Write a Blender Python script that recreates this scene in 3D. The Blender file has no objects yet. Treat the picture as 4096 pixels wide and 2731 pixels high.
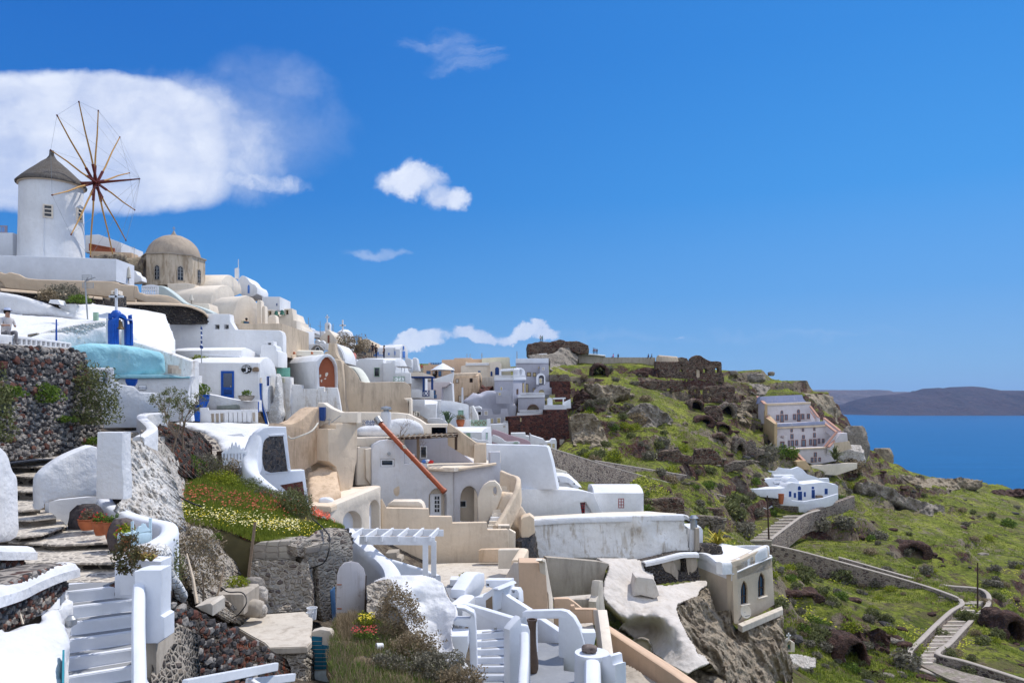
import bpy,bmesh,math,random
import numpy as np
import mathutils; VX=mathutils.Vector
from mathutils import Matrix,noise as mnoise
R=math.radians
sc=bpy.context.scene
# ---------------------------------------------------------------- camera
F,HZ,CX=3000.0,1622.0,2048.0          # focal length, horizon row and centre column of the 4096 px photograph
cam_d=bpy.data.cameras.new('camera'); cam=bpy.data.objects.new('camera',cam_d); sc.collection.objects.link(cam)
cam.location=(0,0,0); cam.rotation_euler=(R(90),0,0)
cam_d.sensor_width=36; cam_d.lens=36*F/4096; cam_d.shift_y=(HZ-1365.5)/4096
cam_d.clip_start=0.3; cam_d.clip_end=120000
sc.camera=cam
# ---------------------------------------------------------------- sun
SUN_AZ,SUN_EL=R(46),R(57)
sund=bpy.data.lights.new('sun','SUN'); sund.energy=3.6; sund.angle=R(.53); sund.color=(1,.95,.87)
sun=bpy.data.objects.new('sun',sund); sc.collection.objects.link(sun)
sv=VX((math.sin(SUN_AZ)*math.cos(SUN_EL),math.cos(SUN_AZ)*math.cos(SUN_EL),math.sin(SUN_EL)))
sun.rotation_euler=(-sv).to_track_quat('-Z','Y').to_euler()
# ---------------------------------------------------------------- exposure
sc.view_settings.view_transform='Standard'; sc.view_settings.look='None'
sc.view_settings.gamma=1; sc.view_settings.exposure=0.16
sc.cycles.max_bounces=6; sc.cycles.diffuse_bounces=4; sc.cycles.glossy_bounces=2
sc.cycles.volume_bounces=0; sc.cycles.transparent_max_bounces=8

def Q(s,k=2):  # QQ: a list of points written as plain numbers
    v=[float(a) if '.' in a else int(a) for a in s.split()]; return [tuple(v[i:i+k]) for i in range(0,len(v),k)]
def Q3(s): return Q(s,3)
def NB(): return bmesh.new()
class NT:
 def __init__(s,nt): s.nt=nt;s.L=nt.links
 def n(s,typ,ins=None,**kw):
  nd=s.nt.nodes.new(typ)
  for k,v in kw.items(): setattr(nd,k,v)
  if ins:
   for k,v in ins.items(): s.set(nd.inputs[k],v)
  return nd
 def set(s,sock,v):
  if isinstance(v,bpy.types.NodeSocket): s.L.new(v,sock)
  elif isinstance(v,bpy.types.Node): s.L.new(v.outputs[0],sock)
  else:
   if sock.type=='RGBA' and len(v)==3: v=(*v,1)
   sock.default_value=v
 def math(s,op,a,b=0.0,c=0.0,clamp=False):
  nd=s.n('ShaderNodeMath',operation=op,use_clamp=clamp);s.set(nd.inputs[0],a);s.set(nd.inputs[1],b);s.set(nd.inputs[2],c)
  return nd.outputs[0]
 def mix(s,f,a,b,mode='MIX'):
  nd=s.n('ShaderNodeMix',data_type='RGBA',blend_type=mode)
  s.set(nd.inputs[0],f);s.set(nd.inputs[6],a);s.set(nd.inputs[7],b)
  return nd.outputs[2]
 def ss(s,v,a,b,lo=0.0,hi=1.0):
  nd=s.n('ShaderNodeMapRange',interpolation_type='SMOOTHSTEP')
  s.set(nd.inputs[0],v);s.set(nd.inputs[1],a);s.set(nd.inputs[2],b);s.set(nd.inputs[3],lo);s.set(nd.inputs[4],hi)
  return nd.outputs[0]
 def noise(s,vec,scale,detail=4,rough=.55,dist=0.0,out=0):
  nd=s.n('ShaderNodeTexNoise',{'Scale': scale,'Detail': detail,'Roughness': rough,'Distortion': dist})
  if vec is not None: s.set(nd.inputs['Vector'],vec)
  return nd.outputs[out]
 def ramp(s,f,stops,const=False):
  nd=s.n('ShaderNodeValToRGB');cr=nd.color_ramp
  if const: cr.interpolation='CONSTANT'
  while len(cr.elements)<len(stops): cr.elements.new(.5)
  for e,(p,c) in zip(cr.elements,stops): e.position=p;e.color=(*c,1)
  s.set(nd.inputs[0],f);return nd.outputs[0]
 def scale(s,vec,v):
  nd=s.n('ShaderNodeMapping');s.set(nd.inputs[0],vec);nd.inputs['Scale'].default_value=v;return nd.outputs[0]
# ---------------------------------------------------------------- world: sky and clouds
world=bpy.data.worlds.new('World');sc.world=world;world.use_nodes=True
world.node_tree.nodes.clear();w=NT(world.node_tree)
sky=w.n('ShaderNodeTexSky',sky_type='NISHITA',sun_disc=False,sun_elevation=SUN_EL,sun_rotation=SUN_AZ,altitude=100,air_density=1.15,dust_density=.35,ozone_density=3.0)
gen=w.n('ShaderNodeTexCoord').outputs['Generated']
sep=w.n('ShaderNodeSeparateXYZ',{0: gen})
X,Y,Z=sep.outputs
yy=w.math('MAXIMUM',Y,.05)
u=w.math('DIVIDE',X,yy);v=w.math('DIVIDE',Z,yy)
uv=w.n('ShaderNodeCombineXYZ',{0: u,1: v,2: 0.0}).outputs[0]
def cl(px,py): return ((px-CX)/F,(HZ-py)/F)
uv0=uv
def warp(v_,sc_,amt,aspect=(1,1,1)):
 n_=w.n('ShaderNodeTexNoise',{'Scale': sc_,'Detail': 8,'Roughness': .62,'Vector': w.scale(v_,aspect)}).outputs[1]
 c_=w.n('ShaderNodeVectorMath',{0: n_,1: (.5,.5,.5)},operation='SUBTRACT').outputs[0]
 return w.n('ShaderNodeVectorMath',{0: v_,1: w.n('ShaderNodeVectorMath',{0: c_,'Scale': amt},operation='SCALE').outputs[0]},operation='ADD').outputs[0]
uvb=warp(uv0,4,.05,(.6,1,1));uvb=warp(uvb,16,.02);uv=warp(uv,9,.085)
ub_,vb_,_z=w.n('ShaderNodeSeparateXYZ',{0: uvb}).outputs
u,v1_,_z=w.n('ShaderNodeSeparateXYZ',{0: uv}).outputs;v0=v;v=v1_
nw=w.noise(uv,3.2,5,.55,.3);nf=w.noise(uv,14,7,.6,.6);nmid=w.noise(uv,7,6,.6,.2)
wisp=w.noise(w.scale(uv,(2.2,7,1)),2.2,6,.6,1.0)
def blob(px,py,ax,ay,amp,nz,k0=0.0,k1=.5,rot=0.0,pw=2):
 cu,cv=cl(px,py);a,b=ax/F,ay/F
 du=w.math('SUBTRACT',u,cu);dv=w.math('SUBTRACT',v,cv)
 cr,sr=math.cos(rot),math.sin(rot)
 p=w.math('ADD',w.math('MULTIPLY',du,cr/a),w.math('MULTIPLY',dv,sr/a))
 q=w.math('ADD',w.math('MULTIPLY',du,-sr/b),w.math('MULTIPLY',dv,cr/b))
 d=w.math('ADD',w.math('POWER',w.math('ABSOLUTE',p),pw),w.math('POWER',w.math('ABSOLUTE',q),pw))
 val=w.math('ADD',w.math('SUBTRACT',1.0,d),w.math('MULTIPLY',w.math('SUBTRACT',nz,.5),amp))
 return w.ss(val,k0,k1)
def mx(*a):
 r=a[0]
 for b in a[1:]: r=w.math('MAXIMUM',r,b)
 return r
u_keep,v_keep=u,v;u,v=ub_,vb_
big=mx(blob(60,560,900,285,1.2,nw,-.05,.55,R(-2.5),5),blob(820,540,400,220,2.6,nmid,-.4,1.5,R(-18)),blob(980,730,290,50,4.2,nf,-.3,1.6,R(-4)),
         w.math('MULTIPLY',blob(1080,330,260,130,3.2,nmid,-.3,2.0,R(-14)),.42),w.math('MULTIPLY',blob(1020,520,330,240,2.6,nmid,-.6,1.9,R(-10)),.45))
u,v=u_keep,v_keep
pf=w.math('ADD',w.math('MULTIPLY',nf,.5),w.math('MULTIPLY',nmid,.5))
puff=mx(blob(1665,715,160,78,4.2,pf,-.1,.9,R(6)),blob(1785,780,120,66,4.2,pf,-.1,.9,R(-38)))
low=mx(blob(1700,1362,120,28,4.6,nf,-.1,.8),blob(1650,1340,46,24,4,nf,-.1,.7),blob(1890,1358,150,26,4.6,nf,-.1,.8),blob(1850,1338,50,22,4,nf,-.1,.7),
         blob(2040,1352,150,24,4.6,nf,-.1,.9),blob(2155,1338,105,30,4.4,nf,-.1,.7),blob(2170,1312,55,22,4.2,nf,-.1,.7))
faint=mx(w.math('MULTIPLY',blob(1770,190,220,90,5,wisp,.0,2.2,R(-20)),.3),w.math('MULTIPLY',blob(1490,1018,110,26,5,wisp,0,1.8),.4),
           w.math('MULTIPLY',blob(2500,1350,1250,34,5,wisp,.2,2.4),.25),w.math('MULTIPLY',blob(2710,1343,60,10,3,nf,.1,1),.4),
           w.math('MULTIPLY',blob(2500,1430,1500,90,4,wisp,.3,2.6),.18))
v=v0
front=w.math('GREATER_THAN',Y,.06)
cm=w.math('MULTIPLY',w.math('MINIMUM',mx(w.math('MULTIPLY',big,w.ss(w.noise(w.scale(uv0,(1,2.6,1)),3.5,5,.6),.3,.65,.62,.9)),w.math('MULTIPLY',puff,.9),w.math('MULTIPLY',low,.8),faint),1.0),front)
grad=w.ramp(w.math('MULTIPLY',Z,1.0,clamp=True),[(0,(.19,.40,.69)),(.05,(.145,.37,.70)),(.14,(.06,.29,.69)),(.26,(.017,.225,.66)),(.42,(.007,.18,.61)),(1,(.005,.12,.5))])
side=w.mix(w.ss(X,-.6,.62),(.25,.72,.86),(1.9,1.24,1.12))
side=w.mix(w.ss(Z,0,.3),(.9,.97,1.0),side)
mine=w.mix(1.0,w.mix(1.0,grad,side,'MULTIPLY'),(8.7,8.7,8.7),'MULTIPLY')
tint=w.mix(.9,sky.outputs[0],mine)
cshade=w.ss(w.math('ADD',w.math('MULTIPLY',nf,.9),w.math('MULTIPLY',v,.5)),.2,.8)
cshade=w.math('MULTIPLY',cshade,w.ss(nmid,.3,.62,.35,1.0));ccol=w.mix(cshade,(4.4,5.1,7.0),(7.3,7.7,8.5))
rear_fill=w.math('MULTIPLY',w.ss(Y,.1,-.35),w.ss(w.noise(gen,2.2,5,.6),.36,.56,.35,1.0))  # unseen whitish sky added behind the camera to fill the blue shade
skyc=w.mix(rear_fill,w.mix(cm,tint,ccol),(8.2,8.8,9.8))
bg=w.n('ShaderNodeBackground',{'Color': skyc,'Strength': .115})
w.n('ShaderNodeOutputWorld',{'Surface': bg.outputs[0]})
# ---------------------------------------------------------------- photograph frames used for measuring
TL={'A': (0,350,1024/1784),'B': (0,1150,800/1792),'C': (0,1850,900/1602),'D': (700,1200,800/1792),'E': (600,1750,900/1439),
      'F': (1100,1600,1000/2240),'G': (1400,2100,1000/2352),'H': (1600,1250,800/2091),'I': (2000,1650,900/2171),
      'J': (2200,2000,1000/2145),'K': (2000,1250,1000/2352),'L': (2900,1400,600/1344),'M': (3000,1700,1096/1667),
      'N': (1000,1250,500/2240),'O': (3200,1450,896/2352),'Q': (1350,1350,400/2091),'V': (0,0,4096/2352),'Z': (0,0,1.0)}
def t(T,x,y):
 a,b,s=TL[T];return a+x*s,b+y*s
def P(T,x,y,d):
 px,py=t(T,x,y);return VX(((px-CX)/F*d,d,(HZ-py)/F*d))
def PX(T,x,d): return P(T,x,0,d).x
def PZ(T,y,d): return P(T,0,y,d).z
# ---------------------------------------------------------------- objects
def tag(o,label=None,cat=None,group=None,kind=None):
 if label: o['label']=label
 if cat: o['category']=cat
 if group: o['group']=group
 if kind: o['kind']=kind
 return o
def wloc(o):
 v=VX((0,0,0))
 while o: v+=o.location;o=o.parent
 return v
def TH(name,label,cat,loc,group=None):
 o=bpy.data.objects.new(name,None);sc.collection.objects.link(o);o.location=loc;o.empty_display_size=.3
 return tag(o,label,cat,group)
def link(name,me,mat,parent=None,angle=38):
 """me: mesh in world coordinates"""
 n=len(me.vertices);co=np.empty(n*3);me.vertices.foreach_get('co',co);co=co.reshape(-1,3)
 if parent is None: org=VX((float(co[:,0].min()+co[:,0].max())/2,float(co[:,1].min()+co[:,1].max())/2,float(co[:,2].min())))
 else: org=wloc(parent)
 co -= np.array(org);me.vertices.foreach_set('co',co.ravel())
 me.materials.clear()
 for m in (mat if isinstance(mat,(list,tuple)) else [mat]): me.materials.append(m)
 if angle:
  me.polygons.foreach_set('use_smooth',[True]*len(me.polygons));me.set_sharp_from_angle(angle=R(angle))
 me.update()
 o=bpy.data.objects.new(name,me);sc.collection.objects.link(o)
 if parent is None: o.location=org
 else: o.parent=parent
 return o
def bo(name,bm,mat,parent=None,angle=38,bev=0,seg=2):
 if bev: bmesh.ops.bevel(bm,geom=[e for e in bm.edges if e.calc_length()>bev and len(e.link_faces)==2 and e.calc_face_angle(0)>.4],offset=bev,segments=seg,affect='EDGES',clamp_overlap=True)
 me=bpy.data.meshes.new(name);bm.to_mesh(me);bm.free();return link(name,me,mat,parent,angle)
def children(o): return [c for c in sc.objects if c.parent==o]
def copy_tree(o,parent=None,ch=None):
 c=o.copy();sc.collection.objects.link(c)
 if parent: c.parent=parent
 for k in (o.children): copy_tree(k,c)
 return c
def box(bm,lo,hi,rz=0,piv=None):
 r=bmesh.ops.create_cube(bm,size=1)['verts']
 lo,hi=VX(lo),VX(hi)
 for q in r: q.co=VX((lo.x+(q.co.x+.5)*(hi.x-lo.x),lo.y+(q.co.y+.5)*(hi.y-lo.y),lo.z+(q.co.z+.5)*(hi.z-lo.z)))
 if rz:
  piv=VX(piv) if piv else (lo+hi)/2
  bmesh.ops.rotate(bm,verts=r,cent=piv,matrix=Matrix.Rotation(rz,3,'Z'))
 return r
def bar(bm,a,b,wd,ht):
 """a beam of rectangular section from a to b"""
 a,b=VX(a),VX(b);d=b-a;L=d.length
 r=bmesh.ops.create_cube(bm,size=1)['verts']
 for q in r: q.co=VX((q.co.x*wd,q.co.y*ht,(q.co.z+.5)*L))
 up=VX((0,0,1)) if abs(d.normalized().z)<.95 else VX((0,1,0))
 z=d.normalized();x=z.cross(up).normalized();y=x.cross(z)
 M=Matrix((x,y,z)).transposed().to_4x4();M.translation=a
 bmesh.ops.transform(bm,verts=r,matrix=M);return r
def tube(bm,pts,r,n=8,cap=True):
 pts=[VX(p) for p in pts];rs=r if isinstance(r,(list,tuple)) else [r]*len(pts);rings=[]
 px=None
 for i,p in enumerate(pts):
  d=(pts[min(i+1,len(pts)-1)]-pts[max(i-1,0)]).normalized()
  if px is None: px=d.orthogonal().normalized()
  px=(px-d*px.dot(d)).normalized();py=d.cross(px)
  rings.append([bm.verts.new(p+(px*math.cos(a)+py*math.sin(a))*rs[i]) for a in [2*math.pi*k/n for k in range(n)]])
 for A,B in zip(rings,rings[1:]):
  for k in range(n): bm.faces.new((A[k],A[(k+1) %n],B[(k+1) %n],B[k]))
 if cap: bm.faces.new(rings[0][::-1]);bm.faces.new(rings[-1])
def LA(bm,prof,c,n=32,a0=0,a1=2*math.pi):
 c=VX(c);full=a1-a0>6.28;m=n if full else n+1;rings=[]
 for r,z in prof:
  if r<1e-5: rings.append([bm.verts.new(c+VX((0,0,z)))]);continue
  rings.append([bm.verts.new(c+VX((r*math.cos(a0+(a1-a0)*k/n),r*math.sin(a0+(a1-a0)*k/n),z))) for k in range(m)])
 for A,B in zip(rings,rings[1:]):
  for k in range(n):
   q=(k+1) %n if full else k+1
   if len(A)==1 and len(B)==1: continue
   if len(A)==1: bm.faces.new((A[0],B[q],B[k]))
   elif len(B)==1: bm.faces.new((A[k],A[q],B[0]))
   else: bm.faces.new((A[k],A[q],B[q],B[k]))
 bmesh.ops.recalc_face_normals(bm,faces=bm.faces)
def prism(bm,fp,zb,zt):
 """vertical prism on footprint fp (world xy);zt may be a list"""
 zt=zt if isinstance(zt,(list,tuple)) else [zt]*len(fp);zb=zb if isinstance(zb,(list,tuple)) else [zb]*len(fp)
 a=[bm.verts.new((x,y,z)) for (x,y),z in zip(fp,zb)];b=[bm.verts.new((x,y,z)) for (x,y),z in zip(fp,zt)];n=len(fp)
 fs=[bm.faces.new(a),bm.faces.new(b[::-1])]+[bm.faces.new((a[k],b[k],b[(k+1) %n],a[(k+1) %n])) for k in range(n)]
 bmesh.ops.recalc_face_normals(bm,faces=fs)
def chaikin(pts,it=2,closed=True):
 """corner cutting;points with a third element stay sharp"""
 for _ in range(it):
  out=[];n=len(pts)
  for i in range(n):
   p=pts[i]
   if len(p)>2 and p[2] or (not closed and i in (0,n-1)): out.append(p);continue
   a,b=pts[i-1],pts[(i+1) %n]
   out.append((p[0]*.75+a[0]*.25,p[1]*.75+a[1]*.25));out.append((p[0]*.75+b[0]*.25,p[1]*.75+b[1]*.25))
  pts=out
 return pts
def arch(x0,x1,ysp,ytop,ybot,n=12):
 """outline of a round-headed opening in image coordinates"""
 c,a=(x0+x1)/2,(x1-x0)/2
 return [(x0,ybot)]+[(c-a*math.cos(math.pi*k/n),ysp-(ysp-ytop)*math.sin(math.pi*k/n)) for k in range(n+1)]+[(x1,ybot)]
def oval(x,y,a,b,n=16): return [(x+a*math.cos(2*math.pi*k/n),y+b*math.sin(2*math.pi*k/n)) for k in range(n)]
def re_(x0,y0,x1,y1): return [(x0,y0),(x1,y0),(x1,y1),(x0,y1)]
class Plane:
 """vertical plane through two measured columns, each at its distance"""
 def __init__(s,T,A,B=None):
  s.T=T
  if B is None: A,B=A if isinstance(A,tuple) else ((0,A),(1000,A))
  a=P(T,A[0],0,A[1]);b=P(T,B[0],0,B[1])
  if b.x<a.x-1e-6 : a,b=b,a
  s.o=VX((a.x,a.y,0));s.d=VX((b.x-a.x,b.y-a.y,0)).normalized()
  s.n=VX((-s.d.y,s.d.x,0))
  if s.n.dot(s.o)<0: s.n=-s.n
 def st(s,x,y,T=None):
  px,py=t(T or s.T,x,y);r=(px-CX)/F
  # point = Y*(r,1) = o + k d
  den=r*s.d.y-s.d.x
  Yd=(s.o.x*s.d.y-s.o.y*s.d.x)/den if abs(den)>1e-9 else s.o.y
  q=VX((r*Yd,Yd,0));return (q-s.o).dot(s.d),(HZ-py)/F*Yd
 def pt(s,x,y,off=0.0,T=None):
  a,z=s.st(x,y,T);return s.o+s.d*a+VX((0,0,z))+s.n*off
def slab_mesh(pl,pts,thick,off=0.0,holes=(),bevel=.03,sm=0,T=None,bres=1):
 if sm: pts=chaikin(pts,sm)
 cu=bpy.data.curves.new('c','CURVE');cu.dimensions='2D';cu.fill_mode='BOTH'
 bevel=min(bevel,thick*.45)
 cu.extrude=thick/2-bevel;cu.bevel_depth=bevel;cu.bevel_resolution=bres;cu.offset=-bevel
 loops=[pts]+list(holes)
 for i,lp in enumerate(loops):
  q=[pl.st(p[0],p[1],T) for p in lp]
  area=sum(q[k][0]*q[(k+1) %len(q)][1]-q[(k+1) %len(q)][0]*q[k][1] for k in range(len(q)))
  if (area>0)==(i>0): q=q[::-1]
  sp=cu.splines.new('POLY');sp.points.add(len(q)-1);sp.use_cyclic_u=True
  for k,(a,b) in enumerate(q): sp.points[k].co=(a,b,0,1)
 ob=bpy.data.objects.new('c',cu);me=bpy.data.meshes.new_from_object(ob)
 bpy.data.objects.remove(ob);bpy.data.curves.remove(cu)
 n=len(me.vertices);co=np.empty(n*3);me.vertices.foreach_get('co',co);co=co.reshape(-1,3)
 o,d,nn=np.array(pl.o),np.array(pl.d),np.array(pl.n)
 wv=o+co[:,:1]*d+co[:,1:2]*np.array((0,0,1.0))+(co[:,2:3]+thick/2+off)*nn
 me.vertices.foreach_set('co',wv.ravel())
 bm=NB();bm.from_mesh(me);bmesh.ops.remove_doubles(bm,verts=bm.verts,dist=1e-4);bmesh.ops.recalc_face_normals(bm,faces=bm.faces);bm.to_mesh(me);bm.free()
 return me
def slab(name,pl,pts,thick,mat,parent=None,label=None,cat=None,group=None,angle=38,**kw):
 o=link(name,slab_mesh(pl,pts,thick,**kw),mat,parent,angle);return tag(o,label,cat,group)
def CM(pts,k=6):
 out=[];n=len(pts)
 for i in range(n-1):
  p0,p1,p2,p3=pts[max(i-1,0)],pts[i],pts[i+1],pts[min(i+2,n-1)]
  for j in range(k):
   s=j/k
   out.append((p1*2+(p2-p0)*s+(p0*2-p1*5+p2*4-p3)*s*s+(p1*3-p0-p2*3+p3)*s ** 3)*.5)
 return out+[pts[-1]]
def ribbon(bm,pts,wd,h,rnd=.5,k=6,zb=None,batter=0.0):
 """a wall swept along the top line pts, wd thick, h high (or down to zb);rnd: how round the top is"""
 pts=[VX(p) for p in pts]
 if k>1: pts=CM(pts,k)
 r=wd/2;rings=[]
 for i,p in enumerate(pts):
  d=pts[min(i+1,len(pts)-1)]-pts[max(i-1,0)];d.z=0;d.normalize();nn=VX((-d.y,d.x,0))
  hh=(p.z-zb) if zb is not None else (h[0]+(h[1]-h[0])*i/(len(pts)-1) if isinstance(h,tuple) else h)
  e=r*rnd
  prof=[(-r-batter*hh,-hh),(-r,-e),(-r*.93,-e*.45),(-r*.7,-e*.12),(-r*.3,0),(r*.3,0),(r*.7,-e*.12),(r*.93,-e*.45),(r,-e),(r+batter*hh,-hh)]
  rings.append([bm.verts.new(p+nn*a+VX((0,0,b))) for a,b in prof])
 m=len(rings[0]);fs=[]
 for A,B in zip(rings,rings[1:]):
  for q in range(m): fs.append(bm.faces.new((A[q],A[(q+1) %m],B[(q+1) %m],B[q])))
 fs.append(bm.faces.new(rings[0][::-1]));fs.append(bm.faces.new(rings[-1]));bmesh.ops.recalc_face_normals(bm,faces=fs)
def wallr(name,pts,wd,h,mat,label=None,cat=None,group=None,parent=None,**kw):
 bm=NB();ribbon(bm,pts,wd,h,**kw);return tag(bo(name,bm,mat,parent),label,cat,group)
def fbm(x,y,z=0.0,o=4,s=1.0):
 return mnoise.fractal((x*s,y*s,z*s),1.0,2.0,o)
# ---------------------------------------------------------------- materials
def newmat(name):
 m=bpy.data.materials.new(name);m.use_nodes=True;m.node_tree.nodes.clear();q=NT(m.node_tree)
 tc=q.n('ShaderNodeTexCoord').outputs['Object']
 return m,q,tc
def finish(q,col,rough=.85,bump=None,bstr=.4,bdist=.02,spec=.25,metal=0.0,**kw):
 ins={'Base Color': col,'Roughness': rough,'Specular IOR Level': spec,'Metallic': metal};ins.update(kw)
 p=q.n('ShaderNodeBsdfPrincipled',ins)
 if bump is not None:
  b=q.n('ShaderNodeBump',{'Strength': bstr,'Distance': bdist,'Height': bump});q.L.new(b.outputs[0],p.inputs['Normal'])
 q.n('ShaderNodeOutputMaterial',{'Surface': p.outputs[0]})
def C(c,k): return tuple(min(1,a*k) for a in c)
def simple(name,col,rough=.6,metal=0.0,spec=.3,var=.12,sc_=6.0,bump=.0):
 m,q,tc=newmat(name);n=q.noise(tc,sc_,4)
 finish(q,q.mix(q.ss(n,.35,.65),C(col,1-var),C(col,1+var*.4)),rough,n,bump,.01,spec,metal);return m
def plaster(name,col,stain=(.45,.40,.33),amt=.25,lump=.5,fine=.35,big=.35,lo=.52,hi=.72,speck=None,sa=0.0):
 m,q,tc=newmat(name)
 n1=q.noise(tc,.5,5,.6);n2=q.noise(tc,3.0,6,.65);st=q.noise(q.scale(tc,(1.6,1.6,.33)),1.3,7,.68,.4)
 c=q.mix(q.ss(n1,.3,.7),C(col,.90),C(col,1.03))
 c=q.mix(q.math('MULTIPLY',q.ss(n2,.45,.75),.4),c,C(col,.82));c=q.mix(q.math('MULTIPLY',q.ss(q.noise(q.scale(tc,(7,7,.5)),1.0,6,.7),.5,.75),.22),c,stain)
 c=q.mix(q.math('MULTIPLY',q.ss(st,lo,hi),amt),c,stain)
 if speck:
  k=q.noise(tc,2.1,8,.72,.5);c=q.mix(q.math('MULTIPLY',q.ss(k,.60,.645),sa),c,speck)
 h=q.math('ADD',q.math('MULTIPLY',q.noise(tc,1.7,4,.5),lump*6),q.math('ADD',q.math('MULTIPLY',q.noise(tc,9,5,.6),big),q.math('MULTIPLY',q.noise(tc,45,3,.6),fine*.35)))
 finish(q,c,.88,h,.55,.03,.2);return m
def masonry(name,cols,mortar,scale=4.0,mw=.07,zs=1.3,bump=.9,depth=.06,dust=None,dusta=.3,rnd=1.0,tone=.35):
 m,q,tc=newmat(name)
 wv=q.n('ShaderNodeVectorMath',operation='ADD',ins={0: q.scale(tc,(1,1,zs)),1: q.n('ShaderNodeVectorMath',operation='SCALE',ins={0: q.noise(tc,2.2,3,.6,0,1),'Scale': .22}).outputs[0]}).outputs[0]
 v1=q.n('ShaderNodeTexVoronoi',{'Scale': scale,'Randomness': rnd,'Vector': wv});ve=q.n('ShaderNodeTexVoronoi',{'Scale': scale,'Randomness': rnd,'Vector': wv},feature='DISTANCE_TO_EDGE')
 s3=q.n('ShaderNodeSeparateColor',{0: v1.outputs['Color']})
 n=len(cols);c=q.ramp(s3.outputs[0],[(i/n,a) for i,a in enumerate(cols)],True)
 c=q.mix(q.math('MULTIPLY',q.noise(tc,16,5,.7),tone),c,(.55,.52,.48),'SOFT_LIGHT')
 c=q.mix(q.math('MULTIPLY',s3.outputs[1],.35),c,C(mortar,.5))
 e=q.math('ADD',ve.outputs[0],q.math('MULTIPLY',q.math('SUBTRACT',q.noise(tc,9,4,.6),.5),mw))
 msk=q.ss(e,mw*.5,mw)
 c=q.mix(msk,q.mix(q.noise(tc,7,4),C(mortar,.75),C(mortar,1.1)),c)
 if dust: c=q.mix(q.math('MULTIPLY',q.ss(q.noise(tc,.8,6,.65,.5),.45,.62),dusta),c,dust)
 h=q.math('ADD',q.math('MULTIPLY',q.ss(e,0,mw*3),1.0),q.math('MULTIPLY',q.noise(tc,14,5,.7),.5))
 finish(q,c,.9,h,bump,depth,.2);return m
def rockm(name,c1,c2,c3,s=1.0,bump=1.0,dist=.25):
 m,q,tc=newmat(name)
 n1=q.noise(tc,.35*s,8,.65,.6);n2=q.noise(tc,1.9*s,8,.7,.3);v=q.n('ShaderNodeTexVoronoi',{'Scale': 1.1*s,'Vector': q.scale(tc,(1,1,1.6))},feature='DISTANCE_TO_EDGE').outputs[0]
 c=q.mix(q.ss(n1,.35,.6),c1,c2);c=q.mix(q.ss(n2,.5,.66),c,c3)
 pits=q.ss(q.noise(tc,5*s,5,.6),.60,.68)
 c=q.mix(q.math('MULTIPLY',pits,.55),c,C(c1,.35))
 h=q.math('ADD',q.math('MULTIPLY',n2,1.2),q.math('SUBTRACT',q.math('MULTIPLY',q.ss(v,0,.25),.3),q.math('MULTIPLY',pits,.25)))
 finish(q,c,.92,h,bump,dist,.15);return m
def foliage(name,cols,s=3.0,trans=.25):
 m,q,tc=newmat(name)
 gp=q.n('ShaderNodeNewGeometry').outputs['Random Per Island']
 n=q.noise(tc,s,3,.6)
 f=q.math('ADD',q.math('MULTIPLY',gp,.6),q.math('MULTIPLY',n,.5));k=len(cols)
 c=q.ramp(f,[(.15+.75*i/max(1,k-1),a) for i,a in enumerate(cols)])
 d=q.n('ShaderNodeBsdfPrincipled',{'Base Color': c,'Roughness': .75,'Specular IOR Level': .15})
 tr=q.n('ShaderNodeBsdfTranslucent',{'Color': c})
 mxn=q.n('ShaderNodeMixShader',{0: trans,1: d.outputs[0],2: tr.outputs[0]})
 q.n('ShaderNodeOutputMaterial',{'Surface': mxn.outputs[0]});return m
WHITE=plaster('white_plaster',(.77,.775,.79),(.60,.57,.52),.22)
W2=plaster('white_plaster_lumpy',(.71,.715,.735),(.58,.54,.48),.25,1.2,.6,.9)
WC=plaster('white_plaster_clean',(.73,.755,.81),(.66,.66,.68),.12,.25,.15,.15)
WOLD=plaster('white_plaster_flaking',(.78,.77,.76),(.42,.36,.29),.75,1.3,.5,.8,.50,.66,(.22,.19,.17),.5)
WROUGH=plaster('white_roughcast',(.78,.79,.81),(.6,.6,.6),.2,.5,3.0,1.6)
CE=plaster('cream_plaster',(.73,.595,.45),(.46,.34,.23),.45,.6,.3,.3)
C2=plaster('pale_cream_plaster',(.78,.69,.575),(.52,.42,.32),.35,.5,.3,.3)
TAN=plaster('tan_plaster',(.67,.50,.35),(.36,.25,.16),.65,.7,.3,.4,.46,.68)
TS=plaster('tan_stained_plaster',(.60,.485,.36),(.28,.22,.17),.65,.5,.3,.3,.46,.72)
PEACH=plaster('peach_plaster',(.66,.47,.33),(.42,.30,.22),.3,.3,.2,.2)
CONC=plaster('concrete',(.42,.37,.31),(.20,.17,.14),.6,.5,.5,.5,.44,.7)
CL=plaster('pale_concrete',(.60,.54,.46),(.36,.30,.24),.6,.5,.4,.4,.45,.7,(.25,.21,.17),.4)
GP=plaster('grey_lavender_plaster',(.44,.44,.50),(.30,.30,.33),.3,.2,.15,.15)
GREYF=plaster('grey_floor_paint',(.26,.27,.29),(.36,.36,.37),.5,.1,.15,.1)
CYAN=plaster('turquoise_plaster',(.30,.58,.66),(.50,.70,.74),.7,1.4,.3,.9)
BLUE=simple('blue_paint',(.006,.085,.42),.45,bump=.3)
NAVY=simple('navy_paint',(.012,.05,.20),.5)
MBLUE=simple('mid_blue_paint',(.10,.24,.62),.6)
MINT=simple('mint_paint',(.20,.48,.38),.6)
SAGE=simple('sage_paint',(.30,.45,.33),.6)
REDP=simple('dark_red_paint',(.30,.012,.02),.5)
RUSTR=plaster('brick_red_plaster',(.34,.105,.055),(.42,.15,.08),.5,.6,.3,.4,.5,.7,(.66,.60,.55),.0)
PINKP=plaster('pink_plaster',(.52,.36,.40),(.4,.28,.30),.3)
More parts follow.
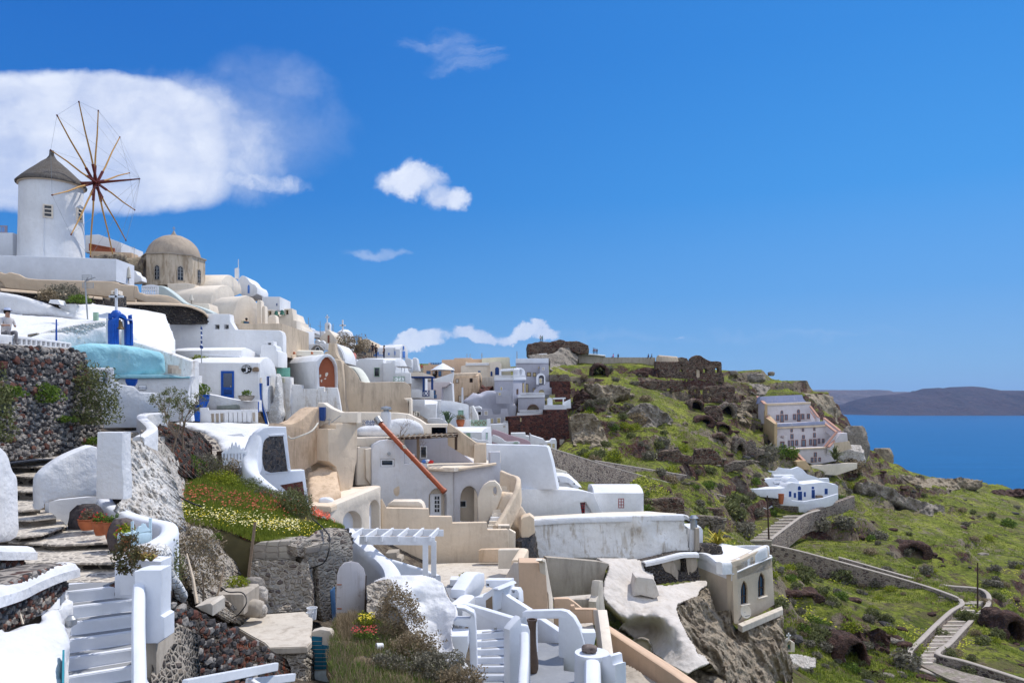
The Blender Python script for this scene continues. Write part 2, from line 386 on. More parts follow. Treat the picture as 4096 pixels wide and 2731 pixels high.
WP=simple('white_paint',(.75,.765,.80),.5,var=.04)
GLASS=simple('dark_glass',(.015,.022,.035),.08,spec=.6,var=.3,sc_=2)
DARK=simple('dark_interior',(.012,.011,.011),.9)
WOOD=simple('weathered_wood',(.22,.16,.11),.8,bump=.6,sc_=14)
WOODD=simple('dark_wood',(.06,.035,.022),.6,bump=.4,sc_=14)
POLE=simple('golden_wood_pole',(.48,.26,.07),.6,sc_=3)
POLED=simple('dark_red_wood',(.13,.025,.018),.6)
TERRA=simple('terracotta',(.42,.13,.055),.8,bump=.4)
RUSTPIPE=simple('orange_red_plastic_pipe',(.36,.085,.035),.4)
METAL=simple('grey_metal',(.38,.39,.40),.4,.6)
BLACK=simple('black_rubber',(.012,.012,.013),.5)
STONEF=masonry('cobble_floor',[(.30,.27,.24),(.44,.40,.35),(.18,.165,.155),(.38,.34,.30)],(.62,.56,.48),5.5,.14,1.0,.5,.02)
LAVA=masonry('lava_stone_masonry',[(.020,.019,.024),(.045,.042,.048),(.085,.035,.030),(.03,.028,.032),(.07,.065,.065),(.11,.105,.10)],(.40,.35,.30),2.3,.12,1.5,1.0,.10,(.36,.32,.28),.35)
LAVAD=masonry('dark_lava_masonry',[(.022,.021,.024),(.04,.037,.04),(.06,.05,.048),(.03,.028,.03)],(.20,.17,.14),2.0,.05,1.6,1.0,.10)
LAVAR=masonry('red_black_rubble',[(.10,.028,.018),(.026,.022,.024),(.17,.045,.022),(.05,.043,.042),(.035,.03,.03),(.12,.10,.085)],(.16,.13,.105),4.2,.06,1.2,1.0,.10)
REDSTONE=masonry('dark_red_stone_wall',[(.075,.022,.018),(.045,.018,.018),(.10,.032,.024),(.03,.02,.022),(.13,.05,.04)],(.14,.075,.06),2.3,.05,1.4,.6,.06)
RUINR=masonry('ruined_red_masonry',[(.12,.045,.035),(.07,.035,.03),(.16,.075,.055),(.045,.03,.028),(.18,.12,.09)],(.30,.23,.18),1.3,.07,2.2,1.0,.3,(.34,.27,.20),.45)
RUING=masonry('ruined_grey_masonry',[(.16,.13,.11),(.10,.085,.075),(.20,.17,.14),(.12,.06,.05),(.24,.20,.16)],(.34,.28,.22),1.3,.08,1.8,1.0,.3,(.36,.31,.25),.45)
PATHW=masonry('path_wall_masonry',[(.17,.13,.11),(.09,.06,.055),(.22,.18,.15),(.06,.045,.045),(.26,.21,.17)],(.30,.25,.21),1.9,.10,1.6,.8,.08,(.32,.27,.225),.55)
BLOCK=masonry('concrete_block_wall',[(.42,.38,.33),(.36,.32,.28),(.48,.44,.38)],(.26,.23,.20),2.0,.05,2.0,.6,.05,(.5,.46,.40),.5,rnd=.25)
PEBB=masonry('dark_pebble_inlay',[(.035,.035,.042),(.06,.06,.07),(.09,.085,.09),(.13,.10,.085)],(.15,.14,.135),9,.05,.55,.8,.03)
PEBR=masonry('red_pebble_inlay',[(.11,.03,.024),(.15,.045,.032),(.08,.022,.02)],(.20,.13,.11),9,.05,.55,.8,.03)
TUFF=rockm('tuff_rock',(.27,.22,.155),(.37,.31,.225),(.13,.10,.085),1.0)
TUFFG=rockm('grey_tuff_rock',(.25,.215,.18),(.34,.30,.25),(.12,.105,.095),1.3)
RR=rockm('red_lava_rock',(.085,.045,.036),(.055,.036,.03),(.16,.10,.075),1.2)
PALEROCK=rockm('pale_rock',(.48,.43,.38),(.60,.56,.51),(.28,.24,.21),1.8,1.0,.15)
THATCH=None
def _thatch():
 m,q,tc=newmat('grey_thatch')
 n=q.noise(q.scale(tc,(9,9,1.2)),1.6,6,.7);n2=q.noise(tc,1.2,4)
 c=q.mix(q.ss(n,.3,.7),(.075,.065,.06),(.24,.22,.20));c=q.mix(q.ss(n2,.4,.7,0,.5),c,(.13,.11,.09))
 finish(q,c,.95,n,1.0,.12,.1);return m
THATCH=_thatch()
# ---------------------------------------------------------------- builders
def hpts(T,pts,z):
 out=[]
 for x,y in pts:
  px,py=t(T,x,y);d=z*F/(HZ-py);out.append(((px-CX)/F*d,d))
 return out
def HS(name,T,pts,z,thick,mat,parent=None,label=None,cat=None,group=None,bev=.02,kind=None):
 bm=NB();prism(bm,hpts(T,pts,z),z-thick,z);return tag(bo(name,bm,mat,parent,bev=bev),label,cat,group,kind)
def evalmesh(me,mods):
 ob=bpy.data.objects.new('tmp',me);sc.collection.objects.link(ob)
 for ty,kw in mods:
  m=ob.modifiers.new('m',ty)
  for k,v in kw.items(): setattr(m,k,v)
 dg=bpy.context.evaluated_depsgraph_get();out=bpy.data.meshes.new_from_object(ob.evaluated_get(dg));bpy.data.objects.remove(ob);return out
def rough(me,amp,s,o=5,seed=0.0,ridge=0.0,zs=1.0):
 n=len(me.vertices);co=np.empty(n*3);me.vertices.foreach_get('co',co);co=co.reshape(-1,3)
 nr=np.empty(n*3);me.vertices.foreach_get('normal',nr);nr=nr.reshape(-1,3);out=co.copy()
 for i in range(n):
  x,y,z=co[i]*s;v_=mnoise.fractal((x+seed,y,z*zs),1.0,2.1,o)
  if ridge: v_=v_*(1-ridge)-ridge*abs(mnoise.fractal((x*1.3+seed+9,y*1.3,z*1.3*zs),1.0,2.1,o))*1.6+ridge*.4
  out[i]=co[i]+nr[i]*v_*amp
 me.vertices.foreach_set('co',out.ravel());me.update()
def crag(name,pl,pts,thick,mat,vox=.2,amp=.3,s=.5,o=5,seed=0.0,ridge=.4,off=0.0,parent=None,label=None,cat=None,group=None,holes=(),sm=0,T=None,angle=0,extra=None,zs=1.0,kind=None):
 me=slab_mesh(pl,pts,thick,off=off,holes=holes,bevel=.02,sm=sm,T=T)
 me=evalmesh(me,[('REMESH',dict(mode='VOXEL',voxel_size=vox))]);rough(me,amp,s,o,seed,ridge,zs)
 ob=link(name,me,mat,parent,angle)
 ob.data.polygons.foreach_set('use_smooth',[True]*len(ob.data.polygons));return tag(ob,label,cat,group,kind)
def rockmesh(size,seed,sub=4,amp=.3,s=1.3,ridge=.5):
 bm=NB();bmesh.ops.create_icosphere(bm,subdivisions=sub,radius=1)
 for v_ in bm.verts:
  p=v_.co.copy();k=1+amp*(mnoise.fractal((p.x*s+seed,p.y*s,p.z*s),1,2.1,5)*(1-ridge)-ridge*abs(mnoise.fractal((p.x*s*1.5+seed,p.y*s*1.5,p.z*s*1.5),1,2.1,4)))
  q=p*k;q=VX([math.copysign(min(abs(a),.82),a) for a in q]);v_.co=VX((q.x*size[0],q.y*size[1],q.z*size[2]))
 return bm
def rock(name,c,size,seed,mat,parent=None,label=None,cat='rock',group=None,**kw):
 bm=rockmesh(size,seed,**kw);bmesh.ops.translate(bm,verts=bm.verts,vec=VX(c));return tag(bo(name,bm,mat,parent,0 if kw.get('sub',4)<3 else 60),label,cat if parent is None else None,group)
def SN(pl,x0,y0,x1,y1,n,size,seed,off=0.0,poly=None,flat=.6,bm=None,asp=1.25):
 """rubble stones standing proud of a wall face"""
 rnd=random.Random(seed);bm=bm or bmesh.new();a,zb=pl.st(x0,y1);b,zt=pl.st(x1,y0)
 base=bmesh.new();bmesh.ops.create_icosphere(base,subdivisions=1,radius=1);vs=[v_.co.copy() for v_ in base.verts];fs=[[v_.index for v_ in f.verts] for f in base.faces];base.free()
 def inside(x,y):
  c=False;j=len(poly)-1
  for i in range(len(poly)):
   if (poly[i][1]>y) != (poly[j][1]>y) and x<(poly[j][0]-poly[i][0])*(y-poly[i][1])/(poly[j][1]-poly[i][1])+poly[i][0]: c=not c
   j=i
  return c
 pts=[];tries=0
 while len(pts)<n and tries<n*30:
  tries+=1;x=rnd.uniform(x0,x1);y=rnd.uniform(y0,y1)
  if poly and not inside(x,y): continue
  s_,z=pl.st(x,y)
  r=size*rnd.uniform(.55,1.25)
  if any((s_-q[0]) ** 2+(z-q[1]) ** 2<(.8*(r+q[2])) ** 2 for q in pts): continue
  pts.append((s_,z,r))
  o=pl.o+pl.d*s_+VX((0,0,z))+pl.n*off;rot=Matrix.Rotation(rnd.uniform(-.5,.5),3,'Y') @ Matrix.Rotation(rnd.uniform(0,6),3,'Z');sx=r*asp*rnd.uniform(.8,1.2);sz=r*rnd.uniform(.7,1.0)
  M3=Matrix((pl.d,pl.n,VX((0,0,1)))).transposed();nv=[]
  for q in vs:
   q=q*(1+.22*mnoise.noise(q*1.7+VX((len(pts)*3.1,0,0))));q=VX([math.copysign(min(abs(a_),.78),a_) for a_ in q]);q=rot @ q
   nv.append(bm.verts.new(o+M3 @ VX((q.x*sx,q.y*r*flat,q.z*sz))))
  for f in fs: bm.faces.new([nv[k] for k in f])
 return bm
def leaves(bm,c,rad,n,size,seed,up=.2,clump=.6,shell=.45,droop=0.0,flat=0.0):
 """many small leaf faces through an uneven ellipsoid"""
 rnd=random.Random(seed);c=VX(c);k=0;tries=0
 while k<n and tries<n*12:
  tries+=1
  d=VX((rnd.gauss(0,1),rnd.gauss(0,1),rnd.gauss(0,1))).normalized();r=shell+(1-shell)*rnd.random() ** .6
  lump=.78+.42*mnoise.noise(d*1.9+VX((seed*1.7,0,0)))+.2*mnoise.noise(d*5+VX((seed,3,0)))
  p=VX((d.x*rad[0],d.y*rad[1],d.z*rad[2]))*r*lump
  if flat and p.z<-rad[2]*flat: continue
  if mnoise.noise(p*(2.2/max(rad))*2+VX((seed*7,1,2)))<-clump*.5 and rnd.random()<.85: continue
  a=VX((rnd.gauss(0,1),rnd.gauss(0,1),rnd.gauss(0,1)+up)).normalized();b=a.cross(VX((rnd.gauss(0,1),rnd.gauss(0,1),rnd.gauss(0,1)))).normalized()
  s_=size*rnd.uniform(.6,1.4);q=c+p
  bm.faces.new([bm.verts.new(q+b*s_*.4),bm.verts.new(q+a*s_),bm.verts.new(q-b*s_*.4),bm.verts.new(q-a*s_*.8)]);k+=1
def bushmesh(name,rad,n,size,seed,mat,core=None,**kw):
 bm=NB();leaves(bm,(0,0,rad[2]*.55),rad,n,size,seed,flat=.55,**kw)
 me=bpy.data.meshes.new(name);bm.to_mesh(me);bm.free();me.materials.append(mat);return me
OLIVE=foliage('olive_leaves',[(.065,.075,.03),(.15,.165,.065),(.25,.26,.12)])
GREYG=foliage('grey_shrub_leaves',[(.085,.08,.055),(.19,.175,.13),(.31,.285,.22)])
BRWN=foliage('dry_brown_twigs',[(.11,.085,.05),(.27,.21,.13),(.42,.33,.22)])
GREEN=foliage('green_leaves',[(.045,.08,.015),(.11,.18,.03),(.22,.30,.055)])
YGREEN=foliage('yellow_green_leaves',[(.09,.13,.015),(.24,.29,.03),(.42,.42,.04)])
GRASS=foliage('grass_blades',[(.08,.12,.018),(.20,.26,.035),(.36,.38,.07)])
def BU(name,c,rad,n,size,seed,mat,label=None,cat='shrub',group=None,parent=None,stem=True,**kw):
 me=bushmesh(name,rad,n,size,seed,mat,**kw);o=bpy.data.objects.new(name,me);sc.collection.objects.link(o)
 if parent: o.parent=parent;o.location=VX(c)-wloc(parent)
 else: o.location=c;tag(o,label,cat,group)
 return o
def ring(pl,x0,y0,x1,y1,w_,T=None):
 return re_(x0,y0,x1,y1),[re_(x0+w_,y0+w_,x1-w_,y1-w_)]
def wi(pl,x0,y0,x1,y1,parent,fm,gm,w_=None,proud=.05,rec=0.0,nx=1,ny=1,ar=False,name='window',sill=None,label=None):
 """frame with glazing bars, and the pane behind it as a sub-part"""
 w_=w_ or (x1-x0)*.14;out=arch(x0,x1,y0+(x1-x0)/2,y0,y1) if ar else re_(x0,y0,x1,y1)
 hl=[]
 gx=(x1-x0-w_*(nx+1))/nx;gy=(y1-y0-w_*(ny+1))/ny
 if ar: hl=[arch(x0+w_,x1-w_,y0+(x1-x0)/2,y0+w_,y1-w_)]
 else:
  for i in range(nx):
   for j in range(ny): hl.append(re_(x0+w_+i*(gx+w_),y0+w_+j*(gy+w_),x0+w_+i*(gx+w_)+gx,y0+w_+j*(gy+w_)+gy))
 f=slab(name,pl,out,proud+.04,fm,parent,off=rec-proud,holes=hl,bevel=.008)
 if label: f['label']=label
 sh=w_*.5
 o2=arch(x0+sh,x1-sh,y0+(x1-x0)/2,y0+sh,y1-sh) if ar else re_(x0+sh,y0+sh,x1-sh,y1-sh)
 slab('pane',pl,o2,.03,gm,f,off=rec-.012,bevel=.004)
 return f
def door(pl,x0,y0,x1,y1,parent,mat,frame=None,rec=0.0,ar=False,w_=None,panel=True,handle=True,name='door',label=None):
 w_=w_ or (x1-x0)*.12;ysp=y0+(x1-x0)/2
 out=arch(x0,x1,ysp,y0,y1) if ar else re_(x0,y0,x1,y1)
 d=slab(name,pl,out,.07,mat,parent,off=rec-.05,bevel=.008)
 if label: d['label']=label
 if frame:
  inn=arch(x0+w_,x1-w_,ysp,y0+w_,y1-.5) if ar else re_(x0+w_,y0+w_,x1-w_,y1-.5)
  slab('frame',pl,out,.08,frame,d,off=rec-.09,holes=[inn],bevel=.006)
 if handle:
  bm=NB();p=pl.pt(x1-w_*1.8,(y0+y1)/2+(y1-y0)*.05,rec-.11);box(bm,p-VX((.03,.03,.06)),p+VX((.03,.03,.06)));bo('handle',bm,METAL,d)
 return d
def niche(pl,pts,parent,mat,off,name='niche_back'): return slab(name,pl,pts,.08,mat,parent,off=off,bevel=.01)
def stairs(name,p0,D,W,n,rise,tread,wd,mat,parent=None,nosing=None,base=1.2,down=True,**kw):
 """steps going down from p0 along D, W is the direction of their width"""
 bm=NB();D=VX((*D,0)).normalized();W=VX((*W,0)).normalized();p0=VX(p0)
 for k in range(n):
  a=p0+D*tread*k-VX((0,0,rise*k));fp=[a,a+W*wd,a+W*wd+D*tread,a+D*tread]
  prism(bm,[(q.x,q.y) for q in fp],a.z-base-rise*1.0,a.z)
 o=bo(name,bm,mat,parent,bev=.018);tag(o,**{k: v_ for k,v_ in kw.items() if k in ('label','cat','group')});return o
def skinfig(edges_pts,edges,radii,sub=1):
 me=bpy.data.meshes.new('sk');me.from_pydata([tuple(p) for p in edges_pts],edges,[])
 ob=bpy.data.objects.new('sk',me);sc.collection.objects.link(ob)
 ob.modifiers.new('s','SKIN')
 if not me.skin_vertices: me.attributes  # noqa
 for i,r in enumerate(radii): me.skin_vertices[0].data[i].radius=(r,r)
 me.skin_vertices[0].data[0].use_root=True
 m=ob.modifiers.new('b','SUBSURF');m.levels=sub
 dg=bpy.context.evaluated_depsgraph_get();out=bpy.data.meshes.new_from_object(ob.evaluated_get(dg));bpy.data.objects.remove(ob);return out
SKIN=simple('skin',(.48,.27,.18),.6);HAIR=simple('dark_hair',(.025,.017,.012),.7);HAIRF=simple('light_hair',(.22,.14,.07),.7)
_cl={}
def cloth(c):
 if c not in _cl: _cl[c]=simple('cloth',c,.9)
 return _cl[c]
def PE_(c,face,shirt,legs,label,pose='stand',h=1.72,arms='down',hair=None,hat=None,bag=None,group=None):
 """one skinned body;c is where the feet (or seat) rest, face the heading in degrees"""
 s=h/1.72;K=lambda *a: VX(a)*s
 if pose=='stand': hip,kn,an,toe=.93,[(.10,-.02,.50),(-.10,.01,.50)],[(.11,.03,.08),(-.11,.0,.08)],-.13
 elif pose=='sit': hip,kn,an,toe=.12,[(.12,-.44,.13),(-.12,-.42,.13)],[(.12,-.46,-.30),(-.12,-.44,-.28)],-.13
 else: hip,kn,an,toe=.14,[(.14,-.28,.46),(-.14,-.26,.44)],[(.13,-.52,.07),(-.13,-.50,.07)],-.13
 ln=-.0 if pose=='stand' else -.08
 pts=[K(0,0,hip),K(0,ln*.5,hip+.24),K(0,ln,hip+.46),K(0,ln-.01,hip+.56),K(0,ln-.03,hip+.68),K(0,ln-.02,hip+.76)]
 rad=[.135,.125,.14,.055,.095,.075];ed=Q('0 1 1 2 2 3 3 4 4 5')
 for k in (0,1):
  sg=1 if k==0 else -1;b=len(pts);a3=an[k]
  pts+=[K(.10*sg,-.01,hip-.07),K(*kn[k]),K(*a3),K(a3[0],a3[1]+toe,a3[2]-.04)];rad+=[.095,.065,.042,.04];ed+=[(0,b),(b,b+1),(b+1,b+2),(b+2,b+3)]
  b=len(pts);sh=K(.19*sg,ln,hip+.47)
  if arms=='camera': el,wr=K(.27*sg,ln-.16,hip+.38),K(.07*sg,ln-.28,hip+.60)
  elif pose != 'stand': el,wr=K(.24*sg,ln-.06,hip+.22),K(.13*sg,ln-.28,hip+.22)
  else: el,wr=K(.25*sg,ln+.03,hip+.22),K(.24*sg,ln-.08,hip-.02)
  pts+=[sh,el,wr,wr+(wr-el).normalized()*.11*s];rad+=[.06,.045,.03,.028];ed+=[(2,b),(b,b+1),(b+1,b+2),(b+2,b+3)]
 me=skinfig(pts,ed,[r*s for r in rad])
 root=TH('person',label,'person',c,group);root.rotation_euler.z=R(face)
 for m in (cloth(shirt),cloth(legs),SKIN): me.materials.append(m)
 for pgn in me.polygons:
  q=pgn.center/s;pgn.use_smooth=True
  if q.z>hip+.535: pgn.material_index=2
  elif q.z>hip-.01 and not (abs(q.x)>.235 and pose=='stand') and (q.y>-.2 or q.z>hip+.3) and q.y>ln-.22: pgn.material_index=0
  elif pose=='stand' and abs(q.x)>.2 and q.z>hip-.16: pgn.material_index=2
  elif q.z<hip+.02 or pose != 'stand' and q.z<hip+.17: pgn.material_index=1
  else: pgn.material_index=2
 b=bpy.data.objects.new('body',me);sc.collection.objects.link(b);b.parent=root
 bm=NB();bmesh.ops.create_uvsphere(bm,u_segments=12,v_segments=8,radius=.115*s)
 for v_ in bm.verts:
  v_.co=VX((v_.co.x*.95,v_.co.y*1.05+.025,v_.co.z*1.0))+K(0,ln,hip+.745)
 me2=bpy.data.meshes.new('hair');bm.to_mesh(me2);bm.free();me2.materials.append(hair or HAIR);o=bpy.data.objects.new('hair',me2);sc.collection.objects.link(o);o.parent=root
 for p_ in me2.polygons: p_.use_smooth=True
 if hat:
  bm=NB();LA(bm,[(0,.13),(.09,.12),(.11,.04),(.19,.03),(.19,.015),(0,.02)],K(0,ln,hip+.77),14);me3=bpy.data.meshes.new('hat');bm.to_mesh(me3);bm.free();me3.materials.append(cloth(hat));o=bpy.data.objects.new('hat',me3);sc.collection.objects.link(o);o.parent=root
 return root
def pot(name,c,r,h,mat,label,cat='flower pot',group=None,plant=None,seed=1,flowers=None,pr=None):
 c=VX(c);root=TH(name,label,cat,c,group);bm=bmesh.new()
 LA(bm,[(0,0),(r*.62,0),(r*.95,h*.55),(r,h*.85),(r*.92,h*.93),(r*1.08,h*.95),(r*1.08,h),(r*.9,h),(r*.85,h*.9),(0,h*.9)],c,20);bo('pot',bm,mat,root)
 if plant:
  pr=pr or r*1.5;BU('plant',c+VX((0,0,h*.9)),(pr,pr,pr*.8),320,pr*.17,seed,plant,parent=root)
  if flowers:
   bm=NB();leaves(bm,c+VX((0,0,h+pr*.5)),(pr*.95,pr*.95,pr*.7),40,pr*.15,seed+5,shell=.9);bo('flowers',bm,flowers,root,angle=0)
 return root
REDF=simple('red_flower_petals',(.62,.035,.03),.6);YELF=simple('yellow_flower_petals',(.80,.62,.04),.6);CREF=simple('cream_flower_petals',(.82,.74,.38),.6);ORGF=simple('coral_flower_petals',(.72,.14,.07),.6)
def textmesh(txt,size,ext=.004):
 cu=bpy.data.curves.new('t','FONT');cu.body=txt;cu.size=size;cu.extrude=ext;cu.align_x='CENTER';cu.align_y='CENTER'
 ob=bpy.data.objects.new('t',cu);me=bpy.data.meshes.new_from_object(ob);bpy.data.objects.remove(ob);return me
def lettering(pl,x,y,txt,size,mat,parent,off=-.03,rot=0.0,name='lettering'):
 me=textmesh(txt,size);n=pl.n;M=Matrix((pl.d,VX((0,0,1)),-n)).transposed().to_4x4()
 if Matrix((pl.d,VX((0,0,1)),-n)).determinant()<0: M=Matrix((-pl.d,VX((0,0,1)),-n)).transposed().to_4x4()
 me.transform(Matrix.Rotation(rot,4,'Z'));M.translation=pl.pt(x,y,off);me.transform(M);return link(name,me,mat,parent,0)
def pergola(T,posts,top,mat,label,name='pergola',cat='pergola'): pass
def cross(bm,c,h,w_,th,d=VX((1,0,0))):
 c=VX(c);bar(bm,c,c+VX((0,0,h)),th,th);bar(bm,c+VX((0,0,h*.66))-d*w_/2,c+VX((0,0,h*.66))+d*w_/2,th,th)
TL.update({'T': (0,850,1000/2352),'U': (1600,1400,700/2352),'X': (2000,2100,500/1242)})
def wplane(o,d):
 p=Plane.__new__(Plane);p.T='Z';p.o=VX((o[0],o[1],0));p.d=VX((d[0],d[1],0)).normalized();p.n=VX((-p.d.y,p.d.x,0))
 if p.n.dot(p.o)<0: p.n=-p.n
 return p
def pln(T,y): return Plane(T,y) if isinstance(y,(int,float)) else Plane(T,y[0],y[1])
def S(name,T,y,pts,thick,mat,label=None,cat=None,**kw):
 """a top-level thing made of one solid: its outline on a measured vertical plane, with real thickness behind"""
 pl=pln(T,y);return slab(name,pl,pts,thick,mat,kw.pop('parent',None),label,cat,**kw),pl
def H(name,T,y,pts,thick,mat,label,cat='house',group=None,**kw):
 """a house: an Empty at its base with the walls as its first part"""
 pl=pln(T,y);q=[pl.pt(p[0],p[1]) for p in pts];c=sum(q,VX())/len(q);c.z=min(a.z for a in q)
 root=TH(name,label,cat,c,group);slab('wall',pl,pts,thick,mat,root,**kw);return root,pl
def sheet(name,T,pts,thick,mat,vox=.25,amp=.12,s=.6,seed=0.0,parent=None,label=None,cat=None,kind=None,sub=None,angle=0,**kw):
 """a sloping solid: its top follows measured points (x, y, distance), its body goes thick metres down"""
 bm=NB();top=[bm.verts.new(P(T,*p)) for p in pts];f=bm.faces.new(top);fs=bmesh.ops.triangulate(bm,faces=[f])['faces']
 bot={v_: bm.verts.new(v_.co-VX((0,0,thick))) for v_ in top}
 for g in list(fs): bm.faces.new([bot[v_] for v_ in reversed(g.verts)])
 n=len(top)
 for i in range(n): bm.faces.new((top[i],top[(i+1) %n],bot[top[(i+1) %n]],bot[top[i]]))
 bmesh.ops.recalc_face_normals(bm,faces=bm.faces);me=bpy.data.meshes.new(name);bm.to_mesh(me);bm.free()
 if vox: me=evalmesh(me,[('REMESH',dict(mode='VOXEL',voxel_size=vox))]);rough(me,amp,s,4,seed)
 ob=link(name,me,mat,parent,angle);ob.data.polygons.foreach_set('use_smooth',[bool(vox)]*len(ob.data.polygons));return tag(ob,label,cat,None,kind)
def lump(name,T,y,pts,thick,mat,bevel=.5,vox=.18,amp=.1,s=.6,seed=0.0,parent=None,label=None,cat=None,sm=1,holes=(),o=3,kind=None):
 """a hand-plastered mass: rounded solid with an uneven skin"""
 me=slab_mesh(pln(T,y) if not isinstance(y,Plane) else y,pts,thick,holes=holes,bevel=bevel,sm=sm,bres=4);me=evalmesh(me,[('REMESH',dict(mode='VOXEL',voxel_size=vox))]);rough(me,amp,s,o,seed)
 ob=link(name,me,mat,parent,0);ob.data.polygons.foreach_set('use_smooth',[True]*len(ob.data.polygons));return tag(ob,label,cat,None,kind)
def RB(name,T,pts,wd,h,mat,label=None,cat='wall',**kw): return wallr(name,[P(T,*p) for p in pts],wd,h,mat,label,cat,**kw)
def rbf(ctrl,x,y):
 c=np.array(ctrl,float);m=len(c);q=c[:,:2]/100.0;d=np.sqrt(((q[:,None]-q[None]) ** 2).sum(-1));A_=np.zeros((m+3,m+3))
 A_[:m,:m]=d-np.eye(m)*.05;A_[:m,m]=1;A_[:m,m+1:]=q;A_[m:,:m]=A_[:m,m:].T;w_=np.linalg.solve(A_+np.eye(m+3)*1e-9,np.concatenate([c[:,2],[0,0,0]]))
 p=np.stack([np.asarray(x,float).ravel()/100,np.asarray(y,float).ravel()/100],1);dd=np.sqrt(((p[:,None]-q[None]) ** 2).sum(-1));return (dd @ w_[:m]+w_[m]+p @ w_[m+1:])
def inpoly(poly,x,y):
 c=np.zeros(len(x),bool);n=len(poly);j=n-1
 for i in range(n):
  xi,yi,xj,yj=poly[i][0],poly[i][1],poly[j][0],poly[j][1]
  if yi != yj: c ^= ((yi>y) != (yj>y)) & (x<(xj-xi)*(y-yi)/(yj-yi)+xi)
  j=i
 return c
def RF(name,T,poly,ctrl,step,mat,amp=.3,s=.6,ridge=.3,thick=2.0,seed=0.0,o=5,parent=None,label=None,cat=None,kind=None,jag=.0,zs=1.0):
 """a modelled rock or plaster face: measured outline and measured distances, roughened and given a solid back"""
 xs_=np.arange(min(p[0] for p in poly),max(p[0] for p in poly)+step,step);ys_=np.arange(min(p[1] for p in poly),max(p[1] for p in poly)+step,step)
 gx2,gy2=np.meshgrid(xs_,ys_);fx,fy=gx2.ravel(),gy2.ravel();jx=(fb(fx,fy,step*5,3,5)-.5)*jag;jy=(fb(fx+99,fy,step*5,3,8)-.5)*jag
 ins=inpoly(poly,fx+jx,fy+jy);D=rbf(ctrl,fx,fy);a,b,k=TL[T];px=a+fx*k;py=b+fy*k
 co=np.stack([(px-CX)/F*D,D,(HZ-py)/F*D],1)
 for i in np.nonzero(ins)[0]:
  x,y,z=co[i]*s;v_=mnoise.fractal((x+seed,y,z*zs),1.0,2.1,o)
  if ridge: v_=v_*(1-ridge)-ridge*abs(mnoise.fractal((x*1.4+seed+9,y*1.4,z*1.4*zs),1.0,2.1,o))*1.8
  dy=-v_*amp;co[i] *= (D[i]+dy)/D[i];co[i,2]+=v_*amp*.3
 ny,nx=gx2.shape;idx=np.arange(ny*nx).reshape(ny,nx);f=np.stack([idx[:-1,:-1],idx[1:,:-1],idx[1:,1:],idx[:-1,1:]],-1).reshape(-1,4)
 f=f[ins[f].all(1)];used=np.unique(f);rm=-np.ones(ny*nx,int);rm[used]=np.arange(len(used));f=rm[f];co=co[used]
 bm=NB();vs=[bm.verts.new(c) for c in co];bk=[bm.verts.new(c+np.array((0,thick,-thick*.5))) for c in co]
 for q in f: bm.faces.new([vs[i] for i in q])
 bm.verts.ensure_lookup_table();bd=[e for e in bm.edges if len(e.link_faces)==1];n=len(vs);bm.verts.index_update();bde=[(e.verts[0].index,e.verts[1].index,e.link_faces[0]) for e in bd]
 for q in f: bm.faces.new([bk[i] for i in q[::-1]])
 for a_,b_,_ in bde: bm.faces.new((vs[a_],vs[b_],bk[b_],bk[a_]))
 bmesh.ops.recalc_face_normals(bm,faces=bm.faces);me=bpy.data.meshes.new(name);bm.to_mesh(me);bm.free();ob=link(name,me,mat,parent,0);ob.data.polygons.foreach_set('use_smooth',[True]*len(ob.data.polygons));return tag(ob,label,cat,None,kind)
from mathutils.geometry import tessellate_polygon
def sample(T,pts,n,seed,dens=None):
 """random points on a sloping outline (x, y, distance)"""
 rnd=random.Random(seed);tri=tessellate_polygon([[VX((p[0],p[1],0)) for p in pts]]);V3=[P(T,*p) for p in pts]
 ar=[((V3[b]-V3[a]).cross(V3[c]-V3[a])).length for a,b,c in tri];out=[]
 tries=0
 while len(out)<n and tries<n*20:
  tries+=1;a,b,c=rnd.choices(tri,ar)[0];r1,r2=rnd.random(),rnd.random()
  if r1+r2>1: r1,r2=1-r1,1-r2
  p=V3[a]+(V3[b]-V3[a])*r1+(V3[c]-V3[a])*r2
  if dens:
   px=CX+p.x/p.y*F;py=HZ-p.z/p.y*F;a0,b0,k=TL[T]
   if rnd.random()>dens((px-a0)/k,(py-b0)/k): continue
  out.append(p)
 return out
def tufts(name,pts,h,w_,mat,seed,nb=5,lean=.5,**kw):
 rnd=random.Random(seed);bm=bmesh.new()
 for p in pts:
  for _ in range(nb):
   a=rnd.uniform(0,6.28);d=VX((math.cos(a),math.sin(a),0));l=h*rnd.uniform(.5,1.3);q=p+VX((rnd.uniform(-1,1),rnd.uniform(-1,1),0))*h*.5;s_=VX((-d.y,d.x,0))*w_
   e=q+d*l*lean*rnd.random()+VX((0,0,l));bm.faces.new((bm.verts.new(q+s_),bm.verts.new(q-s_),bm.verts.new(e)))
 return tag(bo(name,bm,mat,kw.pop('parent',None),0),**kw)
def blooms(name,pts,r,h,mat,seed,**kw):
 rnd=random.Random(seed);bm=bmesh.new()
 for p in pts:
  c=p+VX((0,0,h*rnd.uniform(.6,1.2)));k=r*rnd.uniform(.7,1.3);nx=VX((rnd.uniform(-.4,.4),rnd.uniform(-.7,.1),1)).normalized();a=nx.orthogonal().normalized();b=nx.cross(a)
  bm.faces.new([bm.verts.new(c+(a*math.cos(t_)+b*math.sin(t_))*k*(1 if i %2 else .75)) for i,t_ in enumerate([6.283*j/8 for j in range(8)])])
 return tag(bo(name,bm,mat,kw.pop('parent',None),0),**kw)
